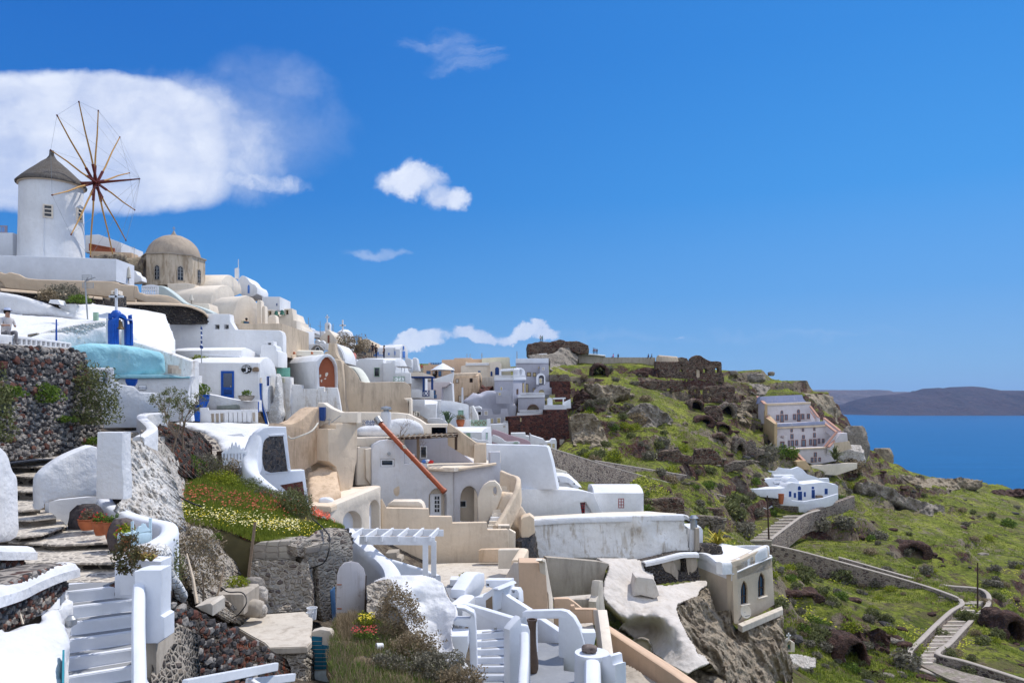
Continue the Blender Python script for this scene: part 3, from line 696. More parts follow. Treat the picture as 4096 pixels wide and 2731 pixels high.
# ---------------------------------------------------------------- terrain
SEA_Z=-100.0
_cp=[]
def cp(T,x,y,d,dz=0.0):
 p=P(T,x,y,d);_cp.append((p.x,p.y,p.z+dz))
def cx(*a):
 for q in a: _cp.append(q)
cx((0,0,-6),(-10,4,-5),(-25,5,-1),(12,8,-11),(25,20,-20),(-45,20,3),(-80,40,14),(-60,60,15),(-80,90,17),(-30,30,2),(50,30,-29),(90,40,-42),(140,60,-60))
for a in [('C',600,500,20,-1.2),('C',700,1400,13,-1.2),('B',300,1500,26,-1.2),('E',300,1500,18,-1.5),('E',650,600,30,-2.6),('E',900,1300,26,-1.2),('G',500,1400,21,-1.0),('G',1350,1450,24,-1.5),('G',1850,1400,28,-1.8),
          ('J',900,1560,38,-1.5),('J',1950,1560,50,-3),('J',2090,1500,74,-1),('M',700,1530,79,0),('I',340,1400,56,-3),('I',1700,1350,60,-4),('J',1500,560,64,-4),
          ('I',700,560,104,-1),('I',1250,640,118,0),('I',1600,740,116,0),('I',1700,980,104,-1),('I',1950,1010,106,-1),('J',1400,330,92,-1),('J',1750,420,96,-1),
          ('M',150,980,86,-1),('M',300,900,94,0),('M',250,1120,90,-1),('M',200,1250,82,0),('M',330,1400,80,0),('M',600,1130,94,0),('M',700,1210,89,0),('M',900,1200,88,0),
          ('M',1000,1040,104,-.5),('M',700,1000,112,-.5),('M',330,850,117,-.5),('M',1200,1080,104,-.5),('M',180,790,122,-2),('M',700,860,120,-.3),('M',1100,990,112,-.3),
          ('M',450,690,140,0),('M',650,560,160,0),('M',800,700,140,0),('M',600,430,172,0),('M',700,345,188,0),('M',640,250,200,0),('M',700,185,215,0),('M',820,235,228,0),('M',900,285,240,0),
          ('M',800,440,178,0),('M',1000,540,168,0),('M',1100,330,262,0),('M',1250,340,268,-1),('M',1400,350,270,0),('M',1500,385,262,0),('M',1600,410,258,0),('M',1350,480,200,0),('M',1600,520,195,0),('M',1200,620,160,0),('M',1600,700,160,0),
          ('M',1500,850,136,0),('M',1250,850,130,0),('M',1500,1100,110,0),('M',1600,1350,90,0),('M',1450,1350,88,0),('M',1250,1500,77,-1),('M',1620,1620,72,-1),('M',900,1540,77,0),('M',560,1520,76,0),
          ('K',1100,1330,124,0),('K',900,1360,126,0),('K',750,1290,138,0),('U',2310,1345,141,-.5),('U',1900,1345,138,-2),('U',2330,1000,147,-1),('M',1350,1085,105,-.6),('M',1230,1200,97,-.6),('M',1120,1330,89,-.6),('M',1060,1440,82.5,-.6),('M',200,610,131,-.5),('M',90,690,124,-.5),('K',1500,1180,150,0),('K',1250,1120,146,0),('K',950,1000,152,0),('K',750,960,150,0),('K',1080,860,168,0),('K',1280,740,180,0),('K',1450,1000,162,0),('K',1600,870,172,0),
          ('K',850,620,188,0),('K',1150,600,192,0),('K',700,540,192,0),('K',950,480,203,0),('K',1400,490,207,0),('K',1350,600,198,0),('K',1550,640,197,0),('K',1000,425,212,-1),('K',1300,430,212,-1),('K',500,500,194,0),('K',350,430,205,-2),
          ('K',1750,650,198,0),('K',2050,660,200,0),('K',1680,780,186,0),('K',1900,810,186,-1),('K',2150,860,184,-1),('K',1750,1010,168,0),('K',2000,1040,168,0),('K',1700,1180,156,0),('K',2200,1090,168,0),('K',2000,1200,156,0),('K',1600,1300,142,0),('K',1900,1400,142,0),('K',2250,1380,148,0),
          ('K',2250,640,205,0),('K',2300,770,196,0),('L',60,200,226,0),('L',200,190,228,0),('L',330,190,230,0),('L',500,240,230,0),('L',650,290,230,0),('L',800,340,230,0),('L',900,380,228,0),('L',980,430,224,0),('L',1000,560,220,0),('L',980,660,212,0),
          ('L',250,330,214,0),('L',450,370,208,0),('L',620,395,202,0),('L',750,430,202,-1),('L',200,500,200,-1),('L',180,640,184,-1),('L',380,800,176,0),('L',250,800,170,0),('L',100,720,172,0),
          ('L',1080,760,208,0),('L',1190,920,205,0),('L',1250,935,212,0),('L',1060,930,190,0),('L',1150,1010,182,0),('L',800,1030,170,-.5),('L',600,1060,164,-1),('L',440,960,166,0),('L',200,1000,158,0),('L',60,870,160,0),('L',60,1130,147,0),
          ('L',200,1150,150,-.5),('L',1000,1130,170,0),('L',1100,1170,172,0),('L',1050,1320,155,-.5),('L',600,1440,149.5,-1),('L',850,1410,151,-1),('L',750,1290,156,-4),('L',560,1180,164,-2),('L',320,1290,150,-1),('L',700,1470,143,-1),('L',450,1490,139,-1),('L',200,1400,138,0),('L',950,1430,146,0),
          # under the town
          ('H',1200,1000,156,-3),('U',1700,1345,122,-2),('H',1650,700,186,-2),('H',1700,900,166,-2),('H',1750,1250,134,-1),('H',300,800,150,-3),('H',400,700,172,-2),('H',900,900,150,-3),('H',500,1100,118,-3),('H',1100,1360,108,-3),
          ('D',1600,990,66,-3),('D',600,1000,50,-3),('D',1500,600,78,-3),('D',1700,480,112,-2),('A',1200,1400,78,-2),('A',350,1170,72,-1),('A',700,1340,70,-2),('A',300,1450,60,-2),('B',400,280,52,-1.5),('B',1100,760,44,-3),('B',1200,1250,34,-2),('B',900,500,48,-2),
          ('F',600,850,44,-3),('F',1500,1060,56,-3),('F',1900,560,60,-5),('F',1700,1500,45,-2),('F',2100,1200,54,-3),('D',300,900,52,-2.5),('D',1050,1050,52,-3)]: cp(*a)
# the far side of the ridge and the sea cliffs
cx((-60,130,14),(-50,170,12),(-40,220,12),(-60,260,4),(-20,255,8),(20,262,4),(60,268,2),(-80,330,-30),(0,330,-30),(60,320,-34),(88,262,-20),(100,250,-40),(130,320,-70),(125,262,-45),
   (200,340,-90),(170,300,-45),(195,290,-62),(240,330,-110),(-60,420,-105),(60,420,-112),(240,430,-118),(-140,200,-10),(-140,350,-80),(220,240,-55),(200,180,-55),(260,200,-100),(180,120,-60),(260,100,-105),(120,90,-42),(100,120,-36),(150,200,-36),(130,160,-33))
CPn=np.array(_cp);_m=len(CPn)
def _phi(d): return d
_d=np.sqrt(((CPn[:,None,:2]-CPn[None,:,:2]) ** 2).sum(-1))
_A=np.zeros((_m+3,_m+3));_A[:_m,:_m]=_phi(_d)-np.eye(_m)*.6;_A[:_m,_m]=1;_A[:_m,_m+1:]=CPn[:,:2];_A[_m:,:_m]=_A[:_m,_m:].T
_w=np.linalg.solve(_A,np.concatenate([CPn[:,2],[0,0,0]]))
def _base(x,y):
 x=np.asarray(x,float);y=np.asarray(y,float);sh=x.shape;p=np.stack([x.ravel(),y.ravel()],1);out=np.empty(len(p))
 for i in range(0,len(p),20000):
  q=p[i:i+20000];d=np.sqrt(((q[:,None]-CPn[None,:,:2]) ** 2).sum(-1));out[i:i+20000]=_phi(d) @ _w[:_m]+_w[_m]+q @ _w[_m+1:]
 return out.reshape(sh)
def vnoise(x,y,seed):
 rs=np.random.RandomState(seed);T=rs.rand(256,256);xi=np.floor(x).astype(int);yi=np.floor(y).astype(int);fx=x-xi;fy=y-yi
 fx=fx*fx*(3-2*fx);fy=fy*fy*(3-2*fy);g=lambda a,b: T[a %256,b %256]
 return (g(xi,yi)*(1-fx)+g(xi+1,yi)*fx)*(1-fy)+(g(xi,yi+1)*(1-fx)+g(xi+1,yi+1)*fx)*fy
def fb(x,y,s,o,seed):
 r=0;a=.5;tot=0
 for k in range(o): r=r+a*vnoise(x/s*2 ** k+17.3*k,y/s*2 ** k+5.1*k,seed+k);tot+=a;a *= .5
 return r/tot
def height(x,y):
 z=_base(x,y)
 wild=np.clip((y-62)/25,0,1)*np.clip((x-(-8-(y-100)*.05))/12,0,1)
 z=z+wild*((fb(x,y,22,5,3)-.5)*3.4)
 far_=np.clip((y-118-.0*x)/20,0,1)*np.clip((135-x)/30,.35,1)
 # terraces and rocky ledges
 hh=3.6;q=(z+(fb(x,y,30,3,11)-.5)*6)/hh;fr=q-np.floor(q);st=np.clip((fr-.62)/.30,0,1);st=st*st*(3-2*st)
 amt=wild*np.clip((fb(x,y,20,3,23)-.47+.13*far_)*6,0,1)*(.5+.45*far_)
 z=z+amt*(st-fr)*hh
 rough=wild*np.clip((fb(x,y,16,3,41)-.46)*6,0,1)
 z=z+rough*(fb(x,y,5,4,57)-.5)*4.2
 return z
def gz(x,y): return float(height(np.array([x]),np.array([y]))[0])
xs=np.concatenate([np.arange(-140,-40,3.0),np.arange(-40,172,.8),np.arange(172,262,3.0)])
ys=np.concatenate([np.arange(2,60,2.0),np.arange(60,275,.8),np.arange(275,432,4.0)])
GX,GY=np.meshgrid(xs,ys);GZ=height(GX,GY)
gx_,gy_=np.gradient(GZ,ys,xs)[::-1]
steep=np.clip((np.hypot(gx_,gy_)-.7)/.8,0,1)
jx=(fb(GX,GZ*1.0+GY*.3,4,4,71)-.5)*3*steep;jy=(fb(GX+50,GZ*1.2+GY*.3,4,4,83)-.5)*4*steep
inner=(GY>62)
def gridmesh(name,X_,Y_,Z_,mask=None):
 ny,nx=X_.shape;me=bpy.data.meshes.new(name)
 co=np.stack([X_,Y_,Z_],-1).reshape(-1,3);i=np.arange(ny*nx).reshape(ny,nx)
 f=np.stack([i[:-1,:-1],i[:-1,1:],i[1:,1:],i[1:,:-1]],-1).reshape(-1,4)
 if mask is not None: f=f[mask[:-1,:-1].reshape(-1)]
 me.vertices.add(len(co));me.vertices.foreach_set('co',co.ravel().astype(np.float32));me.loops.add(f.size);me.loops.foreach_set('vertex_index',f.ravel().astype(np.int32))
 me.polygons.add(len(f));me.polygons.foreach_set('loop_start',np.arange(0,f.size,4,dtype=np.int32));me.update(calc_edges=True);me.validate();return me
def _tm():
 m,q,tc=newmat('hillside_ground')
 geo=q.n('ShaderNodeNewGeometry');nz=q.n('ShaderNodeSeparateXYZ',{0: geo.outputs['True Normal']}).outputs[2]
 n1=q.noise(tc,.045,6,.6,.5);n2=q.noise(tc,.35,7,.7,.3);n3=q.noise(tc,1.6,7,.75);n4=q.noise(tc,.11,5,.6)
 g=q.mix(q.ss(n2,.36,.62),(.115,.145,.024),(.27,.31,.045))
 g=q.mix(q.ss(n4,.48,.64),g,(.34,.36,.065));g=q.mix(q.math('MULTIPLY',q.ss(n3,.46,.62),.75),g,(.055,.07,.022))
 g=q.mix(q.math('MULTIPLY',q.ss(q.noise(tc,.16,7,.72),.50,.60),.85),g,(.17,.15,.07));g=q.mix(q.ss(q.noise(tc,.3,7,.72),.58,.66),g,(.045,.042,.022))
 rk=q.mix(q.ss(n1,.44,.54),(.30,.25,.18),(.09,.038,.032));rk=q.mix(q.ss(n3,.42,.7),rk,(.21,.175,.14));rk=q.mix(q.ss(q.noise(tc,.6,8,.7),.5,.62),rk,(.055,.038,.034))
 th=q.math('ADD',nz,q.math('MULTIPLY',q.math('SUBTRACT',n2,.5),.75))
 c=q.mix(q.ss(th,.68,.80),rk,g)
 c=q.mix(q.math('MULTIPLY',q.ss(q.noise(tc,.42,8,.75,.2),.535,.60),.85),c,rk)
 ps=q.n('ShaderNodeSeparateXYZ',{0: geo.outputs['Position']}).outputs
 town=q.math('MULTIPLY',q.ss(q.math('SUBTRACT',ps[0],q.math('MULTIPLY',ps[1],.045)),3,-2),q.ss(ps[1],200,180))
 c=q.mix(town,c,q.mix(q.ss(n3,.4,.6),(.30,.25,.19),(.14,.11,.09)))
 h=q.math('ADD',q.math('MULTIPLY',n3,1.0),q.math('MULTIPLY',q.noise(tc,.55,6,.7),1.2))
 finish(q,c,.95,h,1.0,.8,.1);return m
GROUND=_tm()
ter=link('hillside',gridmesh('hillside',GX+jx*inner,GY+jy*inner,GZ),GROUND,None,0)
ter.data.polygons.foreach_set('use_smooth',[True]*len(ter.data.polygons));tag(ter,kind='structure')
# ---------------------------------------------------------------- sea
def _sea():
 m,q,tc=newmat('sea_water')
 n=q.noise(q.scale(tc,(.05,.12,1)),1.0,8,.6);n2=q.noise(q.scale(tc,(.004,.02,1)),1.0,5,.6);n3=q.noise(q.scale(tc,(.35,.55,1)),1.0,4,.6)
 c=q.mix(q.ss(n2,.35,.65),(.006,.09,.235),(.008,.105,.27));c=q.mix(q.ss(n,.5,.75,0,.25),c,(.005,.07,.18))
 finish(q,c,.3,q.math('ADD',n,q.math('MULTIPLY',n3,.12)),.55,2.0,.12,IOR=1.2);return m
bm=NB();_v=[bm.verts.new(p) for p in ((-15000,-2500,SEA_Z),(17000,-2500,SEA_Z),(17000,15000,SEA_Z),(-15000,15000,SEA_Z))];bm.faces.new(_v)
tag(bo('sea',bm,_sea(),angle=0),kind='structure')
# ---------------------------------------------------------------- far islands
def island(name,ridge,T,dist,foot,mat,seed,amp=1.0):
 """ridge: measured skyline;the land stands dist away and slopes to the water on both sides"""
 px=np.array([t(T,a,b)[0] for a,b in ridge]);py=np.array([t(T,a,b)[1] for a,b in ridge]);nx,ny=240,60
 u_=np.linspace(px[0],px[-1],nx);v_=np.linspace(-1,1,ny);U,V_=np.meshgrid(u_,v_);top=np.interp(U,px,py)
 Xr=(U-CX)/F*dist;Yr=dist+V_*foot;zt=(HZ-top)/F*dist
 prof=np.clip(1-np.abs(V_) ** 1.25,0,1);H_=zt-SEA_Z
 z=SEA_Z-12+(H_+12)*prof;z=z+(fb(U/1.0,V_*300,60,5,seed)-.5)*H_*.5*amp*prof*(1-prof)*3
 return tag(link(name,gridmesh(name,Xr,Yr,z),mat,None,0),kind='structure')
ISL=rockm('dark_island_rock',(.05,.035,.04),(.03,.026,.032),(.085,.055,.052),.012,.6,20)
ISL2=rockm('far_cliff_rock',(.12,.09,.08),(.09,.08,.08),(.16,.12,.10),.008,.6,20)
far=island('far_cliff_hills',Q('-600 330 0 290 200 285 600 287 780 283 935 290 960 305 1100 305 1200 308 1500 330 2400 345 3000 350'),'O',11800,900,ISL2,5,.8)
tag(far,'pale blue flat-topped cliffs low on the horizon behind the dark island')
isl=island('island_hills',Q('330 540 400 505 440 470 570 400 760 350 1000 330 1150 312 1230 292 1300 270 1450 262 1500 268 1580 255 1720 250 1800 247 1900 255 1980 270 2100 290 2350 292 2700 330 3100 420 3300 520'),'O',8800,1300,ISL,9)
# ================================================================= upper left: windmill, domed church, walls
def windmill():
 c=VX((-44.2,72,13.0));root=TH('windmill','tall round white windmill with a grey thatched cone roof and twelve bare poles','windmill',c)
 bm=NB();LA(bm,Q('0 0 2.86 0 2.79 2 2.72 5 2.66 8.1 0 8.1'),c,64);bo('tower',bm,WHITE,root)
 bm=NB();LA(bm,Q('2.55 7.95 2.82 7.95 2.82 8.15 2.55 8.2'),c,64);bo('eave',bm,CE,root)
 bm=NB();LA(bm,[(0,8.1),(2.98,8.06),(3.0,8.16),(2.5,8.72),(1.9,9.28),(1.35,9.8),(.85,10.25),(.45,10.6),(.22,10.95),(.15,11.25),(.18,11.45),(0,11.5)],c,96)
 for v_ in bm.verts:
  if v_.co.z>c.z+8.2: d=(v_.co-c);a=math.atan2(d.y,d.x);v_.co+=VX((d.x,d.y,0)).normalized()*.07*mnoise.noise(VX((a*9,v_.co.z*2,0))) if d.xy.length>.05 else VX()
 bo('thatched_roof',bm,THATCH,root,60)
 vd=VX((-.524,.852,0));rr=VX((.852,.524,0))
 for ang,cy in ((-6,821+24),(56,860)):
  nn=-vd*math.cos(R(ang))+rr*math.sin(R(ang));o=c+nn*2.74;dd=VX((-nn.y,nn.x,0));p=wplane(o,dd)
  z=(HZ-cy)/F*o.y
  def q(a,b,o=o,dd=dd,z=z):
   w_=o+dd*a;return CX+w_.x/w_.y*F,HZ-(z+b)/w_.y*F
  W_=lambda x0,x1,z0,z1: [q(x0,z1),q(x1,z1),q(x1,z0),q(x0,z0)]
  f=slab('window',p,W_(-.42,.42,-.62,.62),.3,C2,root,off=-.1,holes=[W_(-.28,.28,-.12+.36*k,.14+.36*k) for k in (-1,0,1)],bevel=.01)
  slab('pane',p,W_(-.35,.35,-.55,.55),.05,GLASS,f,off=-.02)
 bm=NB();tube(bm,[c+VX((.95,-2.72,.2)),c+VX((.92,-2.62,5.6))],.035,6);bo('drain_pipe',bm,WP,root)
 hub=VX((-40.2,72,21.35));tip=VX((-35.7,72,21.75));tips=[]
 bm=NB();tube(bm,[hub-VX((2.6,0,.1)),hub,tip],[.2,.16,.06],8);bo('axle',bm,POLED,root)
 for k in range(12):
  th=R(5.5+30*k);d=VX((0,math.sin(th),math.cos(th)));o=hub+VX((.35 if k %2 else .1,0,0));e=o+d*7.25+VX((-.0,0,0));tips.append(e)
  bm=NB();j=d.cross(VX((1,0,0)))*.05*(1 if k %3 else -1);tube(bm,[o+d*.9,o+d*2.6+j,o+d*4.8-j,e],[.085,.08,.068,.05],7);b=bo('sail_pole',bm,POLE,root)
  bm=NB();bar(bm,o,o+d*(1.75),.2,.16);bo('spoke',bm,POLED,b)
  bm=NB();tube(bm,[e-d*.1,e+d*.05],.07,6);bo('pole_tip',bm,POLED,b)
 bm=bmesh.new()
 for k in range(12): tube(bm,[tips[k],tips[(k+1) %12]],.011,4);tube(bm,[tips[k],tip],.009,4)
 bo('rigging_ropes',bm,METAL,root)
windmill()
S('wall','A',66,Q('-60 1165 0 1168 620 1188 810 1195 810 1350 -60 1350'),3.2,WC,'long smooth white terrace wall directly under the windmill','wall',bevel=.06)
r_,p_=H('house','A',71,Q('-120 1012 88 1012 88 1175 -120 1175'),3,WC,'plain white cube house cut off by the left edge beside the windmill')
slab('roof_trellis',Plane('A',71.5),re_(-60,962,50,1012),.06,simple('lilac_wood',(.35,.30,.38)),r_,holes=[re_(-50+12*i,970,-42+12*i,1006) for i in range(7)],bevel=.005)
r_,p_=H('house','T',84,Q('800 215 925 205 1140 285 1140 375 800 375'),5,WHITE,'white house with a slanting roofline and a red railing behind the windmill')
b_=slab('balcony_rail',Plane('T',82.5),Q('835 290 1075 335 1075 375 835 360'),.2,RUSTR,r_,holes=[[(862+14*i,303+2.6*i),(869+14*i,304+2.6*i),(869+14*i,338+1*i),(862+14*i,337+1*i)] for i in range(12)],bevel=.01)
S('wall','T',79,Q('845 362 1235 378 1240 435 1120 430 845 425'),1.5,TAN,'tan wall under the red railing right of the windmill foot','wall')
crag('rock_outcrop',pln('T',((1090,74),(1390,78))),Q('1090 400 1150 390 1240 430 1330 440 1390 432 1345 500 1340 590 1250 590 1160 585 1095 500'),3,TUFF,.2,.5,.6,label='crumbling brown rock outcrop left of the domed church',cat='rock outcrop')
S('wall','T',70,Q('1095 540 1120 545 1140 590 1200 615 1228 600 1230 548 1275 545 1290 585 1330 600 1336 660 1095 665'),1,WHITE,'low stepped white wall between windmill terrace and domed church','wall',bevel=.05,sm=1)
def closed_umbrella(T,x,y0,y1,Y,mat,label):
 a,b=P(T,x,y0,Y),P(T,x,y1,Y);h=a.z-b.z;root=TH('patio_umbrella',label,'umbrella',b,'closed patio umbrellas')
 bm=NB();tube(bm,[b,a],.03,6);bo('pole',bm,WOOD,root)
 bm=NB();LA(bm,[(0,h*.99),(.05,h*.98),(.10,h*.85),(.16,h*.55),(.20,h*.36),(.14,h*.34),(0,h*.36)],b,10);bo('canopy',bm,mat,root)
CANVAS=simple('canvas',(.62,.58,.50),.9)
closed_umbrella('T',1212,510,672,68,CANVAS,'closed beige umbrella by the low white wall left of the dome')
closed_umbrella('T',1800,768,860,63,CANVAS,'closed grey umbrella below the church beside its cream vault')
# church with the tan dome
def church():
 cxy=P('A',1212,1195,80);c=VX((cxy.x,80,12.4));zb=cxy.z-c.z
 root=TH('domed_church','old octagonal church with a big weathered tan dome','church',c);vd=VX((c.x,c.y,0)).normalized();rr=VX((vd.y,-vd.x,0))
 vs=[]
 for k in range(8):
  a=R(-10.4+45*k);vs.append(c+(-vd*math.cos(a)+rr*math.sin(a))*3.12)
 for k in range(8):
  a,b=vs[k],vs[(k+1) %8];m=(a+b)/2;nn=(m-c).normalized()
  if nn.dot(-vd)<-.2: continue
 bm=NB();prism(bm,[(q.x,q.y) for q in vs],c.z,c.z+zb);bo('drum',bm,TANDRUM,root)
 bm=NB();prism(bm,[((q-c)*1.05+c).xy[:] for q in vs],c.z+zb-.02,c.z+zb+.1);bo('cornice',bm,CONC,root)
 bm=NB();prof=[(2.7*math.cos(a),zb+.05+2.45*math.sin(a)) for a in [R(90*i/20) for i in range(21)]];prof[-1]=(0,prof[-1][1]);LA(bm,prof,c,64)
 me=bpy.data.meshes.new('dome');bm.to_mesh(me);bm.free();rough(me,.05,.9,4);link('dome',me,CONCD,root,60)
 bm=NB();LA(bm,[(.3,2.4),(.28,2.6),(.16,2.75),(.1,2.95),(0,3.0)],c+VX((0,0,zb)),12);cross(bm,c+VX((0,0,zb+2.9)),.55,.3,.05,rr);bo('finial',bm,CONC,root)
 for k in (7,0,1):
  a,b=vs[k],vs[(k+1) %8];p=wplane(a,b-a);m=(a+b)/2;dd=(b-a).normalized()
  def q(s_,z,m=m,dd=dd):
   w_=m+dd*s_;return CX+w_.x/w_.y*F,HZ-(c.z+z)/w_.y*F
  o=[q(-.34,.5)]+[q(-.34*math.cos(math.pi*i/8),1.75+.36*math.sin(math.pi*i/8)) for i in range(9)]+[q(.34,.5)]
  i_=[q(-.26,.58)]+[q(-.26*math.cos(math.pi*i/8),1.72+.28*math.sin(math.pi*i/8)) for i in range(9)]+[q(.26,.58)]
  f=slab('window',p,o,.12,CONC,root,off=-.06,holes=[i_],bevel=.01);slab('pane',p,i_,.05,GLASS,f,off=-.02);bm=bmesh.new()
  for s_,z0,z1 in ((0,.6,1.9),): bar(bm,m+dd*s_-p.n*.05+VX((0,0,z0)),m+dd*s_-p.n*.05+VX((0,0,z1)),.05,.03)
  for z0 in (.95,1.35,1.7): bar(bm,m-dd*.25-p.n*.05+VX((0,0,z0)),m+dd*.25-p.n*.05+VX((0,0,z0)),.04,.03)
  bo('glazing_bar',bm,METAL,f)
 return root
TANDRUM=plaster('weathered_drum_plaster',(.58,.49,.38),(.30,.23,.16),.85,.9,.6,.7,.44,.62,(.22,.18,.14),.5)
CONCD=plaster('weathered_dome_plaster',(.44,.36,.28),(.27,.22,.18),.6,.5,.3,.3,.42,.7)
ch_=church()
slab('annexe',pln('A',74),Q('1165 1368 1290 1362 1360 1372 1335 1490 1260 1490 1165 1400'),5,C2,ch_,bevel=.1)
slab('lower_vault',pln('T',((1980,72),(2215,76))),Q('1975 925 1980 850 2010 740 2070 690 2130 680 2185 715 2215 785 2215 925'),6,C2,ch_,bevel=.12,sm=1)
slab('upper_vault',pln('T',((2060,80),(2275,86))),Q('2060 780 2075 660 2110 605 2160 580 2220 620 2270 680 2278 785'),5,C2,ch_,bevel=.12,sm=1)
hs_,p_=H('vaulted_house','D',((525,67),(745,69.5)),Q('525 275 525 130 560 20 600 -28 645 -42 700 -20 740 30 748 275'),3.4,C2,'cream vaulted house with a green arched door below the church',sm=0,bevel=.1)
door(p_,592,180,635,262,hs_,SAGE,CE,ar=True,w_=6)
for x in (2075,2168): pass
for i,(x,w_,y0) in enumerate(((752,46,0),(790,36,50))):
 S('chimney','D',68+i*.3,[(x-w_/2,275),(x-w_/2+4,y0+12),(x-w_/4,y0),(x+w_/4,y0),(x+w_/2-2,y0+14),(x+w_/2,275)],.8,C2,('tall tapering cream chimney against the vaulted house','shorter cream chimney right beside the tallest one')[i],'chimney',bevel=.08)
S('chimney','D',66.5,Q('822 268 832 150 845 135 890 132 903 145 915 268'),.9,C2,'broad pale yellow chimney stack standing on the white terrace','chimney',bevel=.12)
r_,p_=H('bell_tower','D',74,Q('818 275 818 85 870 85 905 95 912 140 970 140 975 78 1048 75 1052 110 1058 150 1060 180 1088 185 1092 280'),1.6,C2,'cream church bell wall with two openings and hanging bells','bell tower',bevel=.06,holes=[re_(835,100,862,160),re_(988,90,1015,130)])
def bell(c,r,mat,parent=None,name='bell',**kw):
 bm=NB();LA(bm,[(0,.0),(r*.25,-.02),(r*.55,-r*.3),(r*.65,-r*1.1),(r,-r*1.7),(r*.9,-r*1.7),(r*.5,-r*1.0),(0,-r*.5)],c,16);o=bo(name,bm,mat,parent,**kw);return o
BRONZE=simple('bronze',(.10,.07,.035),.5,.5);GBRONZE=simple('green_bronze',(.05,.15,.11),.5,.4)
for x,y in ((908,95),(960,88)): bell(P('D',x,y,73.8),.28,GBRONZE,r_)
r_,p_=H('house','D',82,Q('780 -30 938 -30 940 90 780 90'),4,WHITE,'white cube house with one tiny window behind the bell wall')
slab('window',p_,re_(908,30,918,52),.06,NAVY,r_,off=-.05)
r_,p_=H('house','T',88,Q('2245 640 2262 600 2290 590 2330 620 2352 660 2420 690 2420 790 2245 790'),4,WHITE,'small white vaulted house with blue window right of the church vaults',sm=1)
slab('window',p_,arch(2330,2350,700,680,760),.06,MBLUE,r_,off=-.05)
S('chimney','T',86,Q('2207 620 2207 525 2235 518 2238 625'),.5,WHITE,'thin square white chimney poking up right of the dome','chimney')
def MA(T,x,y0,y1,Y,r,mat,label,cat='pole',arms=()):
 root=TH('antenna_mast' if arms else 'mast',label,cat,P(T,x,y1,Y));bm=NB();tube(bm,[P(T,x,y1,Y),P(T,x,y0,Y)],[r,r*.7],6);bo('pole',bm,mat,root)
 for (a,ya,b,yb) in arms: bm=NB();tube(bm,[P(T,a,ya,Y),P(T,b,yb,Y)],r*.5,5);bo('antenna_rod',bm,mat,root)
MA('T',2243,440,670,84,.06,WP,'thin white flagpole rising right of the domed church')
MA('T',1262,318,440,78,.03,METAL,'green television aerial on the rocks left of the dome','antenna',[(1220,325,1272,335),(1235,345,1270,350),(1240,318,1250,345)])
# walls between windmill and chapel
CREAMW=plaster('peach_cream_plaster',(.68,.53,.38),(.5,.36,.25),.35,.6,.3,.3)
S('wall','T',((0,60),(1290,63)),[(-60,556,1),(0,556),(45,578),(90,557),(140,572),(190,582),(250,624),(600,636),(1095,645),(1130,677),(1260,682),(1290,690,1),(1275,840,1),(1110,828),(1100,800),(700,765),(50,718),(40,690),(0,640),(-60,640,1)],.6,CREAMW,'long wavy peach wall between windmill terrace and dark stone wall','wall',sm=2,bevel=.12)
S('wall','T',((1270,59),(1740,61.5)),Q('1268 690 1300 690 1320 768 1560 772 1650 805 1720 855 1745 880 1270 842'),.5,CREAMW,'low peach wall curving down with a white rim right of the long one','wall',sm=1,bevel=.12)
S('gate','T',61.5,[(1330,690)]+[(1340+20*i,690-12*math.sin(math.pi*i/8)) for i in range(8)]+[(1488,690),(1488,768),(1330,768)],.08,WP,'little white picket gate in the peach wall below the dome','gate',holes=[re_(1340+18*i,700,1347+18*i,722) for i in range(8)]+[re_(1340+18*i,732,1347+18*i,760) for i in range(8)],bevel=.01)
RB('ramp_wall','T',Q3('1490 690 66 1560 700 65.5 1660 770 64.5 1760 850 63.5 1900 890 62.5 2030 945 61.5'),.5,1.6,plaster('pale_green_plaster',(.55,.62,.60),(.45,.5,.48),.3),'pale green sloping wall along the steps below the church')
S('wall','T',63,Q('1815 855 1960 855 1972 900 1972 960 1815 960'),2,C2,'small cream block wall under the church beside the pale green ramp','wall',bevel=.08)
dk,p_=S('stone_wall','T',((0,52),(1958,60)),Q('-60 718 250 738 700 775 960 800 1110 846 1560 856 1760 872 1900 925 1950 970 1958 1048 1630 1046 1580 1035 1530 940 1110 900 700 900 0 900 -60 900'),.9,LAVAD,'dark lava stone wall running under the long peach walls','stone wall',bevel=.06)
bm=SN(p_,0,725,1000,860,260,.13,3,poly=Q('0 725 250 742 700 780 960 808 960 880 0 850'));bm=SN(p_,1110,850,1955,1044,420,.15,4,bm=bm,poly=Q('1110 855 1560 862 1760 880 1900 935 1950 980 1955 1044 1630 1042 1560 945 1110 890'));STK=masonry('lava_stones',[(.025,.024,.028),(.05,.046,.045),(.035,.03,.03),(.07,.06,.055)],(.1,.09,.08),1.3,.01,1,.6,.04,tone=.6);bo('stones',bm,STK,dk,0)
RB('coping','T',Q3('0 716 51.9 250 736 52.9 700 773 54.8 960 798 55.8'),.9,.16,CREAMW,None,None,parent=dk)
RB('coping','T',Q3('1110 842 56.4 1560 852 58.2 1760 868 59 1900 921 59.6 1950 966 59.8'),.95,.16,CREAMW,None,None,parent=dk)
r_=TH('stone_pillar','square lava stone pillar topped by a small cream arch','pillar',P('T',1072,865,53));q_=Plane('T',53)
slab('shaft',q_,re_(1035,770,1110,870),1.2,LAVAD,r_);slab('niche',q_,re_(1038,730,1107,770),.6,C2,r_,holes=[arch(1055,1090,752,740,764)],off=.1,bevel=.02)
BU('shrub',P('T',600,835,53),(1.9,1.2,.9),1800,.09,3,GREYG,'grey green bush on the slope under the peach wall',up=.5)
BU('shrub',P('T',455,830,52),(.9,.7,.6),700,.08,4,BRWN,'dry brown bush left of the grey green one under the peach wall')
